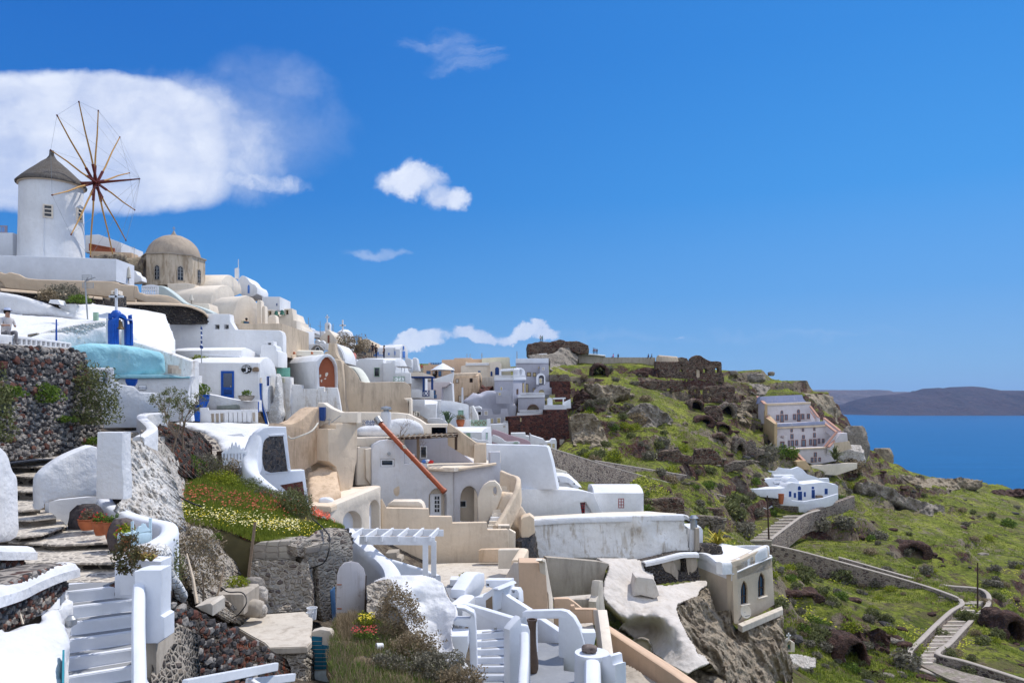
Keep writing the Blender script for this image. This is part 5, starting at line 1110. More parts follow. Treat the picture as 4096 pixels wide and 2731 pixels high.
S('low_wall','D',((300,50.6),(742,51.4)),re_(300,1000,742,1105),.1,C2,'pale backing wall seen through the slots of the balustrade','wall')
sheet('white_terrace','D',Q3('0 1085 49 250 1100 50 745 1100 51 900 1110 52 940 1130 50 700 1200 46 660 1290 42 600 1330 40 400 1310 40 380 1230 42 250 1160 45 0 1110 47'),2.5,W2,.3,.14,.6,label='sloping whitewashed terrace under the white balustrade',cat='terrace')
S('bench','D',44,Q('380 1215 600 1190 665 1270 660 1285 390 1290'),.9,W2,'long white plastered bench step on the sloping terrace','bench',bevel=.1)
# blue white flag
fl=TH('flag','blue and white striped flag hanging limp from a thin pole','flag',P('D',238,565,53.5));bm=NB();tube(bm,[P('D',238,565,53.5),P('D',232,225,53.5)],.035,6);bo('pole',bm,METAL,fl)
bm=NB();L_=[]
for i in range(15):
 y=235+14*i;w_=4+5*abs(math.sin(i*.9))+(8 if i>12 else 0);L_.append((bm.verts.new(P('D',236-w_,y,53.4+.1*math.sin(i))),bm.verts.new(P('D',237,y+3,53.3)),bm.verts.new(P('D',238+w_,y+6,53.4-.1*math.sin(i)))))
for a,b in zip(L_,L_[1:]): bm.faces.new((a[0],b[0],b[1],a[1]));bm.faces.new((a[1],b[1],b[2],a[2]))
me=bpy.data.meshes.new('cloth');bm.to_mesh(me);bm.free();o=link('cloth',me,[NAVY,WP],fl,0)
for f in me.polygons: f.material_index=1 if (f.index // 2) %3==2 else 0
# long white wall with two square holes, walkway, people
S('terrace_wall','D',60,[(-60,215,1),(0,215),(285,212,1),(285,122),(488,125),(494,190),(540,262),(620,266,1),(930,270),(955,285),(966,320),(968,500,1),(-60,500,1)],1.0,WHITE,'long white terrace wall with two square holes below the walkers','wall',holes=[re_(354,220,395,258),re_(437,220,478,258)],sm=0,bevel=.08)
S('wall_core','D',60.9,re_(300,210,960,500),8,TS,'brown plaster core seen through the two square holes','wall')
RB('ramp_wall','D',Q3('500 190 63 560 225 62.5 620 262 62 700 268 62'),.4,1,plaster('pale_green_wall',(.55,.62,.60),(.45,.5,.48),.3),'short pale green parapet beside the two walkers')
PE_(P('D',640,300,66)-VX((0,0,.4)),200,(.03,.09,.16),(.05,.05,.06),'person in a dark teal shirt taking a photo on the white terrace',arms='camera')
PE_(P('D',547,262,69)-VX((0,0,.3)),160,(.03,.03,.035),(.05,.05,.06),'person in black walking up the steps beside the pale green wall')
S('parapet','N',((575,64),(800,74)),Q('570 360 590 385 800 572 798 680 570 680'),.5,TS,'stained tan parapet descending beside the white terrace','wall')
PE_(P('N',660,470,71)-VX((0,0,1.2)),150,(.02,.02,.03),(.03,.03,.04),'dark haired person in black descending behind the stained tan parapet')
H('white_cube_house','N',((800,80),(1160,84)),Q('800 335 1158 348 1155 600 800 600'),6,WHITE,'plain white cube house with a pale blue shaded front')
slab('side_wall',pln('N',((600,84),(800,80.1))),Q('600 345 800 336 800 600 600 600'),.4,WHITE,bpy.data.objects['white_cube_house'])
r_,p_=H('cream_house','N',83,Q('480 330 480 60 520 20 730 -20 780 120 830 135 836 215 900 230 925 280 930 345 480 345'),5,C2,'tall cream house stepping down under the bell wall',bevel=.06)
S('long_vault','N',90,Q('925 340 935 250 960 232 1010 240 1020 285 1100 290 1100 345'),4,WHITE,'small white domed roof with aerials on the skyline','roof')
for x,y0 in ((1003,195),(1047,90),(1078,195)): MA('N',x,y0,290,90,.045,METAL,{1003: 'short red and white aerial on the small domed roof',1047: 'tall thin aerial on the small domed roof',1078: 'right hand short aerial on the small domed roof'}[x],'antenna')
MA('N',1258,155,440,97,.05,METAL,'tall thin pole with a cross bar left of the gabled chapel','antenna',[(1222,238,1298,255)])
MA('N',1487,200,395,103,.07,METAL,'lattice aerial mast right of the gabled chapel','antenna')
r_,p_=H('chapel','N',98,Q('1248 560 1250 440 1300 400 1410 308 1542 468 1540 560'),5,C2,'cream gabled chapel with a small white belfry','chapel',bevel=.04)
door(p_,1388,402,1432,542,r_,simple('brick_brown_door',(.26,.10,.07),.6),CE,handle=False)
slab('belfry',Plane('N',99),Q('1338 340 1338 205 1358 180 1382 172 1412 180 1433 208 1433 325'),.8,WHITE,r_,holes=[arch(1392,1415,245,225,300)],bevel=.05)
slab('barrel_wing',Plane('N',101),Q('1105 450 1105 335 1330 332 1330 450'),4,WHITE,r_)
bm=NB();cross(bm,P('N',1384,174,99.3),1.0,.5,.12);bo('cross',bm,WP,r_)
r_,p_=H('church','N',112,Q('1560 600 1565 455 1600 425 1640 440 1660 415 1730 420 1745 445 1768 450 1776 540 1830 560 1870 590 1870 670 1560 670'),5,WHITE,'white church with twin arched bell openings on the skyline','church',holes=[arch(1602,1640,460,440,500),arch(1672,1708,460,438,505)],bevel=.05)
bm=NB();LA(bm,[(1.3,0),(1.1,.7),(.5,1.1),(0,1.2)],P('N',1700,440,113),20);bo('dome',bm,WHITE,r_);bm=NB();cross(bm,P('N',1662,420,112.2),2.4,.9,.2);bo('cross',bm,WP,r_)
for x in (1632,1700): bell(P('N',x,468,112.2),.35,GBRONZE,r_)
slab('window',Plane('N',111.9),re_(1792,614,1812,650),.06,WOODD,r_)
S('ruin_wall','N',108,Q('1545 510 1660 540 1670 600 1680 660 1545 640'),2,CE,'crumbling cream wall corner below the twin bell church','wall',holes=[re_(1572,530,1582,570),re_(1590,535,1600,575)])
S('monument','N',92,Q('1158 560 1160 500 1190 475 1215 480 1250 520 1290 490 1330 520 1335 560'),1,WHITE,'little white rooftop ornaments in front of the gabled chapel','ornament',bevel=.1,sm=1)
r_,p_=H('tan_vaulted_house','N',104,Q('1868 780 1870 590 1965 580 1990 520 2030 478 2080 462 2130 480 2175 530 2200 580 2200 790'),9,TS,'tan vaulted house with a chimney and grey shutters',bevel=.05)
slab('gable_rim',p_,Q('1960 780 1965 600 1992 540 2035 500 2080 488 2125 505 2160 550 2185 600 2185 780'),.15,TS,r_,off=-.12);slab('chimney',Plane('N',106),Q('1935 600 1950 510 1948 440 1985 440 1985 510 1995 600'),.8,TS,r_,bevel=.04)
GRYW=simple('grey_wood',(.10,.11,.13),.7)
door(p_,1998,642,2086,765,r_,GRYW,None,rec=-.12,handle=False);slab('window',p_,re_(2108,640,2168,720),.06,GRYW,r_,off=-.18);slab('window',p_,re_(2020,568,2056,610),.06,GRYW,r_,off=-.18)
for i,(x,y,s_) in enumerate(((1912,700,'sitting'),(1952,715,'sitting'))): PE_(P('N',x,y,100),190,(.04,.06,.18),(.03,.03,.05),('dark blue clad person seated left on the lane below the tan house','dark blue clad person seated right on the lane below the tan house')[i],'sit')
BU('shrub',P('N',1790,740,99),(3.2,1.5,1.9),2600,.13,66,BRWN,'reddish brown dry bush below the twin bell church',up=.1)
S('pink_house','N',90,Q('1705 900 1705 705 1800 700 1812 730 1812 900'),3,plaster('salmon_plaster',(.62,.24,.20),(.4,.18,.15),.3),'small salmon pink wall with a white mast below the dry bush','house')
S('stone_wall','Q',((290,95),(840,99)),Q('290 420 330 330 380 325 480 330 620 360 840 432 840 480 160 480 160 440'),1.0,RUING,'low rubble wall along the lane below the tan vaulted house','stone wall')
for i,(x,y,c) in enumerate(((735,385,(.03,.025,.03)),(800,420,(.05,.03,.025)),(972,440,(.05,.035,.04)))): PE_(P('Q',x,y+25,92),180+40*i,c,(.03,.03,.05),('dark clad person walking left on the lane by the blue window house','dark clad person in the middle of the lane by the blue window house','dark clad person walking on the right of the lane by the blue window house')[i])
r_,p_=H('blue_window_house','Q',((1300,108),(1475,110)),Q('1300 440 1300 240 1330 190 1365 145 1395 148 1430 185 1470 260 1475 440'),11,WHITE,'white vaulted house with bright blue windows on the skyline',bevel=.04)
wi(p_,1366,180,1392,255,r_,MBLUE,MBLUE,4);door(p_,1358,285,1408,425,r_,MBLUE,None,handle=False)
slab('front_wing',pln('Q',((760,106),(1215,106.5))),Q('760 430 762 262 800 225 860 215 1215 208 1180 260 1180 430'),3,WHITE,r_,bevel=.04)
slab('link_wing',Plane('Q',107),re_(1185,245,1305,430),3,WHITE,r_)
for x0,y0,x1,y1 in ((832,298,862,352),(1060,318,1090,368),(1192,285,1212,366)): slab('window',Plane('Q',105.9),re_(x0,y0,x1,y1),.06,MBLUE,r_,off=-.05)
slab('balcony_rail',Plane('Q',104),Q('760 360 790 330 815 350 948 358 945 392 760 392'),.1,MBLUE,r_,holes=[re_(830+22*i,365,848+22*i,386) for i in range(5)],bevel=.01)
slab('white_link',Plane('Q',112),Q('740 430 742 150 960 165 960 250 760 430'),3,WHITE,r_)
S('chimney','Q',99,Q('1530 700 1545 560 1550 470 1575 420 1610 412 1655 425 1670 480 1680 560 1700 640 1705 710'),2,W2,'lumpy tall white chimney tower on the skyline','chimney',bevel=.2,sm=1)
S('cliff_house','Q',97,Q('1380 430 1530 430 1550 500 1550 600 1520 720 1450 700'),3,W2,'lumpy white wall left of the tall white chimney tower','wall',sm=1,bevel=.1)
r_,p_=H('green_window_house','Q',80,Q('395 940 380 520 410 500 450 445 560 435 960 450 960 940'),6,WHITE,'white house with one sage green window behind the tan wall',bevel=.05)
slab('left_wing',Plane('Q',81),Q('160 940 160 440 200 430 400 448 400 940'),5,WHITE,r_)
slab('right_wing',Plane('Q',79.5),Q('955 940 955 530 1105 528 1170 480 1200 485 1195 940'),4,WHITE,r_)
slab('vault',pln('Q',((1190,82),(1500,90))),Q('1190 940 1190 470 1230 440 1330 428 1400 470 1450 570 1490 700 1530 740 1535 960'),4,WHITE,r_,bevel=.08)
wi(p_,770,628,880,815,r_,SAGE,GLASS,10,.08);slab('window_surround',p_,re_(750,605,900,830),.04,WHITE,r_,off=-.03,holes=[re_(768,626,882,817)],bevel=.005)
for x in (1205,1340,1402): bm=NB();bar(bm,P('Q',x,920,77),P('Q',x,600,77),.07,.07);bo('post',bm,WP,r_)
slab('canopy',Plane('Q',76.5),Q('1200 585 1500 598 1500 608 1200 600'),3,WP,r_,bevel=.01)
slab('balcony_rail',Plane('Q',76.4),re_(1165,815,1392,915),.06,SAGE,r_,holes=[[(1178,832),(1268,832),(1223,868)],[(1178,905),(1268,905),(1223,874)],[(1173,838),(1216,870),(1173,902)],[(1274,838),(1274,902),(1230,870)],[(1292,832),(1382,832),(1337,868)],[(1292,905),(1382,905),(1337,874)],[(1287,838),(1330,870),(1287,902)],[(1386,838),(1386,902),(1344,870)]],bevel=.005)
slab('balcony_wall',Plane('Q',76.6),Q('1210 735 1525 735 1535 960 1400 960 1400 810 1210 800'),.4,WHITE,r_)
closed_umbrella('Q',615,812,935,70,CANVAS,'closed pale umbrella in front of the sage window house')
RB('ramp_wall','Q',Q3('240 595 72 400 625 71 480 700 70 550 810 69 610 940 68'),.8,1.5,plaster('pale_cream_green',(.66,.67,.60),(.5,.5,.44),.4),'pale greenish plaster hump curving down behind the tan wall')
tw,p_=S('retaining_wall','Q',((0,65),(1550,67)),Q('-80 440 20 448 70 490 150 540 250 600 380 720 440 820 485 938 900 930 1380 920 1460 950 1520 1010 1540 1100 1545 1570 1545 1700 -30 1700 -20 1500'),1.2,TS,'big stained tan retaining wall with a curved shoulder in the middle','wall',bevel=.1,sm=1)
S('buttress','Q',64.6,Q('-60 520 -20 450 60 460 95 500 140 900 160 1300 210 1570 200 1720 60 1720 40 1300 0 900'),1.2,TS,'tapering tan buttress at the left of the stained retaining wall','wall',bevel=.2,sm=1)
S('parapet','Q',65.6,Q('1380 1268 1530 1258 1545 1300 1545 1700 1500 1700 1490 1400'),1.0,C2,'pale rounded end block at the foot of the stained retaining wall','wall',bevel=.2)
S('long_vault','N',((1290,65.5),(1330,67)),Q('1285 780 1285 690 1300 678 1322 700 1325 780'),17,plaster('ivory_plaster',(.80,.76,.66),(.6,.55,.45),.3),'long ivory barrel roof with two terracotta spouts','roof',bevel=.05)
for i,x in enumerate((785,1105)): S('roof_spout','N',63.5,[(x-20,745),(x-15,705),(x,698),(x+15,715),(x+18,742)],.3,TERRA,('left terracotta roof spout on the ivory barrel roof','right terracotta roof spout on the ivory barrel roof')[i],'roof spout',bevel=.05)
S('wall','N',67,Q('1320 740 1345 700 1400 692 1405 548 1512 548 1520 650 1545 740 1600 835 1540 838 1440 760'),1.2,TS,'tall tan chimney wall between the white arches','wall',bevel=.05)
r_,p_=H('arched_house','N',74,Q('1062 720 1090 640 1130 590 1190 565 1260 575 1320 620 1365 680 1400 680 1400 552 1150 556 800 590 800 720'),5,WHITE,'white vaulted house with a grilled arched window',bevel=.04)
slab('arch_moulding',p_,Q('1062 700 1095 640 1135 595 1190 570 1255 580 1315 625 1360 685 1345 690 1300 640 1250 598 1190 588 1145 608 1105 655 1085 700'),.2,WHITE,r_,off=-.18,bevel=.03)
f_=slab('window',p_,arch(1172,1252,660,608,700),.1,WP,r_,off=-.08,holes=[arch(1182,1242,660,625,690)]);slab('pane',p_,arch(1178,1246,660,618,695),.04,GLASS,f_,off=-.03)
r_,p_=H('arched_house','N',71,Q('1520 900 1520 552 1560 560 1610 600 1650 660 1685 740 1702 830 1705 900'),5,WHITE,'white house end with a half arch and two grilled windows',bevel=.04)
slab('arch_moulding',p_,Q('1520 560 1560 575 1605 615 1645 680 1675 755 1690 830 1675 835 1655 760 1625 690 1590 640 1550 600 1520 590'),.2,WHITE,r_,off=-.18,bevel=.03)
for y0,y1,x0,x1 in ((645,745,1528,1560),(785,838,1575,1630)): wi(p_,x0,y0,x1,y1,r_,SAGE,GLASS,5,nx=2)
ORGD=simple('rust_flower_petals',(.48,.12,.06),.7);REDD=simple('muted_red_petals',(.38,.05,.04),.7)
# ================================================================= garden, ruins and white walls in the lower middle
G_=Q3('100 215 34 240 120 37 440 145 37.5 560 225 37 700 300 36.5 830 365 36 1000 440 35.5 1130 530 35 1245 575 34 1130 640 32 1050 690 30.6 935 668 30.2 650 660 29.7 480 595 29.5 390 572 29.3 240 545 28.6 130 490 28.6 100 330 30.5')
EARTH=simple('garden_earth',(.10,.085,.04),.95,bump=1.0,sc_=3)
sheet('garden_bed','E',G_,2.2,EARTH,.3,.12,.6,label='sloping garden bed behind the block walls',cat='garden bed',kind='structure')
def dn(f): return lambda x,y: f(x,y)
yb=lambda x: 425+(x-130)*.125 if x<700 else 496+(x-700)*.16
tufts('grass',sample('E',G_,16000,5,lambda x,y: 1 if y>yb(x)-40 else .35),.17,.012,GRASS,6,4,kind='stuff',label='long green grass filling the sloping garden bed',cat='grass')
blooms('red_flowers',sample('E',G_,380,7,lambda x,y: max(0,1-abs(y-(yb(x)-55))/62)*(1 if x<700 else .7)*(1 if x>180 else .4)*(.15+1.6*max(0,mnoise.noise(VX((x*.02,y*.03,1)))))),.04,.2,ORGD,8,kind='stuff',label='band of coral red flowers across the garden bed',cat='flowers')
blooms('deep_red_flowers',sample('E',G_,350,17,lambda x,y: max(0,1-abs(y-(yb(x)-75))/70)),.038,.2,REDD,18,kind='stuff',label='deep red flowers among the coral ones in the garden bed',cat='flowers')
blooms('daisies',sample('E',G_,620,9,lambda x,y: max(0,1-abs(y-(yb(x)+58))/60)*(1 if 180<x<960 else .12)*(.35+1.2*max(0,mnoise.noise(VX((x*.018,y*.03,5)))))),.033,.21,CREF,10,kind='stuff',label='band of cream and yellow daisies along the front of the garden bed',cat='flowers')
blooms('yellow_flowers',sample('E',G_,500,11,lambda x,y: max(0,1-abs(y-(yb(x)+66))/70)),.026,.22,YELF,12,kind='stuff',label='small yellow flowers dotted through the daisies',cat='flowers')
for i,(x,y,d,rx,rz,n,m,lb) in enumerate(((215,200,34,.8,.6,1300,GREEN,'dark green bush at the upper left of the garden bed'),(330,205,35.5,1.1,.75,2000,GREYG,'grey brown round bush at the top of the garden bed'),(490,215,36.5,.75,.6,1300,BRWN,'dry brown bush right of the top grey one beside the gate steps'),
  (455,305,34.5,.8,.6,1600,YGREEN,'dark yellow green bush in the middle of the garden bed'),(590,330,35.5,1.1,.55,1800,OLIVE,'olive bush right of the middle in the garden bed'),(745,410,35,1.3,.6,2000,GREYG,'wide grey green bush along the white wall in the garden'),(925,480,34,.95,.85,2600,OLIVE,'big dark bush with yellowish leaves at the right of the garden bed'),(160,290,32,.6,.4,700,BRWN,'low dry bush at the left edge of the garden bed'))):
 BU('shrub',P('E',x,y+30,d)-VX((0,0,.1)),(rx*1.3,rx*.9,rz*1.2),int(n*1.5),.05,100+i,m,lb,up=.4)
blooms('red_flowers',sample('E',Q3('1040 470 35 1150 520 34.6 1150 545 34 1040 520 34'),180,13),.045,.25,ORGF,14,kind='stuff',label='patch of coral flowers right of the big dark bush',cat='flowers')
# tree with bare thin branches at the left of the garden
def thintree(name,c,h,spread,n,mat,seed,label,leafm=None,nl=0,cat='tree',r0=.05,tilt=0.0):
 rnd=random.Random(seed);c=VX(c);root=TH(name,label,cat,c);bm=NB();tips=[]
 def grow(p,d,l,r,lev):
  pts=[p];
  for _ in range(3): d=(d+VX((rnd.uniform(-.25,.25),rnd.uniform(-.25,.25),rnd.uniform(-.05,.2)))).normalized();pts.append(pts[-1]+d*l/3)
  tube(bm,pts,[r,r*.85,r*.7,r*.55],5);tips.append(pts[-1])
  if lev>0:
   for k in range(n):
    a=rnd.uniform(0,6.28);e=(d+VX((math.cos(a),math.sin(a),rnd.uniform(0,.6)))*spread).normalized();grow(pts[rnd.choice((2,3))],e,l*rnd.uniform(.55,.8),r*.55,lev-1)
 grow(c,VX((tilt,0,1)),h*.42,r0,3);bo('trunk',bm,WOOD,root)
 if leafm:
  bm=NB();rr_=random.Random(seed+1)
  for _ in range(nl): q=rr_.choice(tips);leaves(bm,q,(.22,.22,.2),4,.045,rr_.randint(0,9999),shell=.1)
  bo('crown',bm,leafm,root,0)
 return root
thintree('small_tree',P('B',1530,1500,31.5)-VX((0,0,.4)),3.9,.75,3,WOOD,5,'thin leafy tree with bare upper twigs in front of the chapel wall',OLIVE,420)
thintree('small_tree',P('B',1640,1450,33),2.7,.8,3,WOOD,8,'second smaller twiggy tree right of the thin leafy tree',OLIVE,200)
# rocky faces left of the garden
RF('rocky_bank','E',Q('-60 -60 30 -30 60 60 90 160 100 260 120 400 135 500 60 500 -20 480 -60 380 -60 100'),Q3('-60 -60 28 60 60 30 90 200 29.5 -60 380 23.5 130 500 27 0 200 27'),4,PALEROCK,.35,.9,.5,2,4.0,label='pale rock face with whitewashed stones between column and garden',cat='rock')
bw_=TH('rubble_wall','whitewashed rubble bank right of the white column','rock',P('C',980,330,21));RF('bank','C',Q('875 -170 1000 -160 1100 -60 1150 60 1190 250 1210 400 1100 400 950 400 800 330 876 240'),Q3('875 -170 24 1100 -60 26 1190 300 24 880 260 21.8 1000 330 22'),4,rockm('whitewashed_rock',(.60,.56,.51),(.70,.68,.65),(.24,.20,.17),2.2,1,.1),.3,1.3,.6,1.2,1.0,parent=bw_)
RF('rocky_bank','B',Q('1380 1260 1440 1200 1600 1220 1792 1290 1800 1568 1700 1600 1500 1560 1420 1500 1370 1400'),Q3('1380 1260 32 1792 1290 36 1800 1568 35 1400 1500 29'),6,LAVAR,.3,1.0,.5,1.5,3.0,label='dark lava rubble face under the white terrace beside the tree',cat='rock')
RF('stone_bank','D',Q('0 1150 100 1160 250 1180 350 1240 395 1310 400 1440 300 1450 100 1420 0 1400'),Q3('0 1150 41 350 1240 40.5 400 1440 38 0 1400 37'),7,masonry('rubble_in_cream_mortar',[(.05,.045,.05),(.10,.085,.085),(.16,.13,.12)],(.44,.38,.31),2.6,.16,1.2,1.0,.08),.15,.9,.2,1.5,2.0,label='rounded rubble wall with cream mortar left of the picket gate',cat='stone wall')
ROCKM=masonry('crumbling_masonry',[(.42,.375,.32),(.31,.265,.22),(.48,.44,.38),(.14,.11,.10),(.36,.32,.28)],(.45,.40,.34),4.4,.10,1.6,1.0,.07,(.40,.36,.31),.75)
RF('rocky_bank','E',Q('110 540 240 550 390 575 400 640 430 700 500 740 520 830 560 900 620 1000 560 1100 400 1090 300 1060 230 900 150 700'),Q3('110 540 27 390 575 29 500 740 28.5 620 1000 28 300 1060 22 230 900 23.5 400 900 27'),5,ROCKM,.5,.7,.6,2.5,7.0,label='pale grey broken rock bank below the left side of the garden',cat='rock')
BU('shrub',P('E',260,960,22.5),(1.25,.7,1.5),3400,.045,130,BRWN,'tall tangle of dry brown weeds on the rock bank',up=.8,clump=.9)
BU('shrub',P('E',300,760,24),(.6,.4,.6),700,.045,131,GREYG,'grey weedy bush above the dry tangle',up=.8)
BU('shrub',P('E',110,950,17.5),(.45,.3,.85),1800,.04,132,OLIVE,'grey green bush against the white planter pillar',up=.4)
BU('shrub',P('E',565,990,27),(.55,.4,.45),900,.05,133,YGREEN,'bright green bush with yellow flowers on the concrete ledge');BU('shrub',P('E',430,650,28.5),(.3,.2,.2),250,.04,134,GREEN,'tiny green tuft in the rock below the garden')
for i,(a,b,r) in enumerate((((300,1060,20.5),(235,740,21),.05),((340,1060,21.5),(330,860,21.5),.03),((400,1100,21),(475,815,22),.035))):
 bm=NB();tube(bm,[P('E',*a),P('E',(a[0]+b[0])/2+8,(a[1]+b[1])/2,(a[2]+b[2])/2),P('E',*b)],[r,r*.8,r*.4],6);tag(bo('dead_stem',bm,WOOD if i != 0 else CE),('pale dead stem leaning in the dry weeds','short dark stem beside the pale one','dark thin branch leaning right over the rocks')[i],'branch')
# block walls under the garden
S('block_wall','E',29.6,Q('640 700 700 668 800 664 935 657 938 700 930 780 700 782 640 790'),1.0,BLOCK,'pale concrete block wall under the daisies','wall',bevel=.02)
S('rubble_wall','E',29.8,Q('470 600 640 640 655 700 640 790 640 900 610 930 540 890 510 800 480 700'),1.2,LAVAR,'dark rubble and brick corner left of the block wall','stone wall')
RF('rendered_wall','E',Q('640 785 760 782 930 778 960 800 985 760 1015 760 1020 900 1022 1100 990 1110 900 1115 750 1125 700 1060 690 960 640 900'),Q3('640 785 29.3 930 778 29.2 1020 760 29.5 1020 1110 28.8 750 1125 28.2 690 960 28.8'),4,ROCKM,.14,1.6,.3,1.2,9.0,label='crumbling rendered wall with rubble foot below the block wall',cat='wall')
dw=TH('ruined_doorway','ruined stone doorway with a black opening below the garden','doorway',P('E',1100,1180,29));dp=pln('E',((985,29.3),(1300,31)))
slab('lintel_wall',dp,Q('940 700 980 668 1035 640 1040 690 1130 655 1200 600 1260 590 1290 640 1300 700 1300 790 1200 840 1190 1000 1185 1160 1110 1180 1085 1090 1078 960 1075 815 1015 835 1010 770 985 760 945 760'),.9,ROCKM,dw,bevel=.04)
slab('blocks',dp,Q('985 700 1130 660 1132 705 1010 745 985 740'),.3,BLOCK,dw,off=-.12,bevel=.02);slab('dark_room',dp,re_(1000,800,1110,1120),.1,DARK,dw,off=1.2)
slab('painted_jamb',dp,Q('1150 980 1178 950 1190 1170 1165 1175'),.1,simple('old_blue_paint',(.10,.22,.42),.8,bump=.5),dw,off=-.05,bevel=.01)
c_,cp_=S('rubble_wall','E',((1130,30),(1300,32.5)),Q('1130 660 1200 600 1262 580 1290 620 1303 660 1290 700 1210 700'),1.0,LAVA,'lava stone rim at the right end of the garden bed','stone wall',bevel=.05);bm=SN(cp_,1140,590,1300,700,70,.13,91,poly=Q('1135 662 1200 605 1262 585 1288 620 1300 660 1288 695 1210 695'));bo('stones',bm,ST_BLK,c_,0)
bm=NB();bar(bm,P('E',630,888,28.6),P('E',672,540,29.4),.1,.06);tag(bo('plank',bm,WOOD),'grey weathered plank leaning against the block wall','plank')
for i,(x,y,w_,h_) in enumerate(((1036,1160,.19,.42),(1022,1170,.13,.3))):
 c=P('E',x,y,28-.3*i);root=TH('bucket',('larger white plastic bucket in front of the black doorway','smaller white bucket in front of the larger one')[i],'bucket',c);bm=NB();LA(bm,[(0,0),(w_*.8,0),(w_,h_),(w_*1.06,h_),(w_*1.06,h_+.02),(w_*.95,h_+.02),(w_*.75,.03),(0,.03)],c,18);bo('tub',bm,WP,root)
 bm=NB();tube(bm,[c+VX((w_*math.cos(a),-.02-w_*.3*math.sin(a),h_-.12*math.sin(a))) for a in [math.pi*k/8 for k in range(9)]],.008,5);bo('handle',bm,METAL,root)
dr=TH('metal_door','pale arched metal door leaf standing beside the ruined doorway','door',P('E',1285,1140,28.3));q_=pln('E',((1190,28.2),(1382,28.9)));slab('leaf',q_,Q('1192 1120 1198 880 1212 835 1245 800 1290 790 1335 800 1368 835 1380 880 1370 1130 1280 1122'),.06,plaster('faded_white_metal',(.58,.55,.56),(.30,.22,.18),.5,.1,.1,.1,.55,.75,(.2,.12,.08),.35),dr,bevel=.01)
for y in (935,1088): slab('hinge',q_,re_(1196,y,1225,y+6),.03,TERRA,dr,off=-.03,bevel=.002)
slab('rim',q_,Q('1370 1130 1380 880 1384 880 1376 1132'),.1,WOODD,dr,off=-.03,bevel=.005)
bm=NB();tube(bm,CM([P('E',*q) for q in ((-5,220,26),(120,330,27),(250,410,27.5),(330,440,28))]) ,.03,6);tag(bo('cable',bm,BLACK),'black cable sagging from the rock to the flower band','cable')
bm=NB();tube(bm,CM([P('E',*q) for q in ((1040,520,33),(1110,580,31),(1150,640,29.5),(1145,720,28.8),(1110,800,28.8),(1020,835,28.9))]) ,.028,6);tag(bo('cable',bm,BLACK),'black cable curving over the garden edge to the doorway','cable')
bm=NB();tube(bm,CM([P('E',*q) for q in ((445,950,24.5),(500,985,24.5),(590,990,24.8),(618,1050,24.4),(570,1125,24.2),(530,1148,24.5))]) ,.02,6);tag(bo('cable',bm,BLACK),'black cable looping over the concrete ledge','cable')
# concrete slab roof and its walls
S('concrete_block','E',25.8,Q('410 1040 430 1000 590 1000 602 1010 600 1130 480 1150 415 1140'),1.6,CONC,'big weathered concrete block beside the slab roof','concrete block',bevel=.06)
S('concrete_block','E',20,Q('285 1080 385 1055 402 1070 400 1140 330 1110'),.9,CL,'small pale concrete block above the red rubble','concrete block',bevel=.04)
for i,(x,y,d,sz,mt) in enumerate(((650,1090,26.5,(.5,.35,.35),CONC),(700,1010,27.8,(.35,.3,.4),PALEROCK),(660,940,28.4,(.5,.3,.35),ST_GRY),(700,1105,26.6,(.3,.25,.3),PALEROCK))): rock('rock',P('E',x,y,d),sz,5.0+i*3,mt,label=('broken concrete lump at the back edge of the slab roof','whitish stone in the corner of the ruined wall','dark bluish stone under the leaning plank','small pale stone beside the broken concrete lump')[i],sub=3)
HS('concrete_deck','E',Q('455 1158 700 1130 985 1110 1015 1118 1012 1140 1040 1150 1038 1190 1030 1260 1035 1300 1005 1335 760 1342 730 1310 640 1262 560 1215'),-7.65,.22,CL,label='flat sunlit concrete slab roof in the lower middle',cat='roof',bev=.03)
RF('old_wall','E',Q('730 1335 1005 1335 1010 1360 1000 1430 1000 1700 800 1700 810 1450 760 1380'),Q3('730 1335 24 1005 1335 24 1000 1700 23.4 800 1700 22.8'),5,ROCKM,.12,1.6,.2,1.4,3.0,label='peeling rendered wall under the concrete slab roof',cat='wall')
S('tiled_wall','E',24.9,Q('1003 1345 1035 1290 1035 1240 1090 1225 1150 1235 1188 1290 1190 1568 1190 1760 1000 1760'),.35,CL,'broken wall end with blue tiles under the slab roof','wall',bevel=.03)
TILE=masonry('teal_blue_tiles',[(.012,.14,.24),(.015,.16,.27),(.02,.18,.29)],(.02,.08,.12),3,.02,1,.2,.01,rnd=0.0,tone=.1)
tl_,q_=S('tile_panel','E',24.86,Q('1003 1350 1036 1270 1100 1275 1098 1325 1180 1335 1178 1475 1003 1490'),.06,TILE,'teal blue tile panel on the broken wall end','tile panel',bevel=.005)
for i in range(8):
 bm=NB();bar(bm,q_.pt(1003,1300+26*i,-.006),q_.pt(1178,1300+26*i,-.006),.015,.012) if 1300+26*i>1345 else bar(bm,q_.pt(1036,1300+26*i,-.006),q_.pt(1098,1300+26*i,-.006),.015,.012);bo('grout',bm,CONC,tl_)
S('white_tile_panel','E',24.86,Q('1005 1495 1178 1482 1178 1760 1005 1760'),.05,simple('pale_blue_tiles',(.50,.58,.62),.4),'pale tile panel under the teal one','tile panel',bevel=.005)
RF('rubble_bank','E',Q('70 1030 150 1020 200 1060 300 1100 380 1150 430 1160 520 1220 640 1290 740 1340 790 1400 815 1470 815 1700 180 1700 190 1300 180 1180 90 1180 75 1100'),Q3('70 1030 16.2 430 1160 19.5 790 1400 22 815 1700 21 180 1700 14.8 400 1450 18.2 600 1500 20'),4,LAVAR,.22,1.6,.5,2,5.0,label='red and black lava rubble bank right of the planter pillar',cat='rock')
rbm=bmesh.new();rr_=random.Random(4)
q_=pln('E',((70,15.6),(815,21.3)))
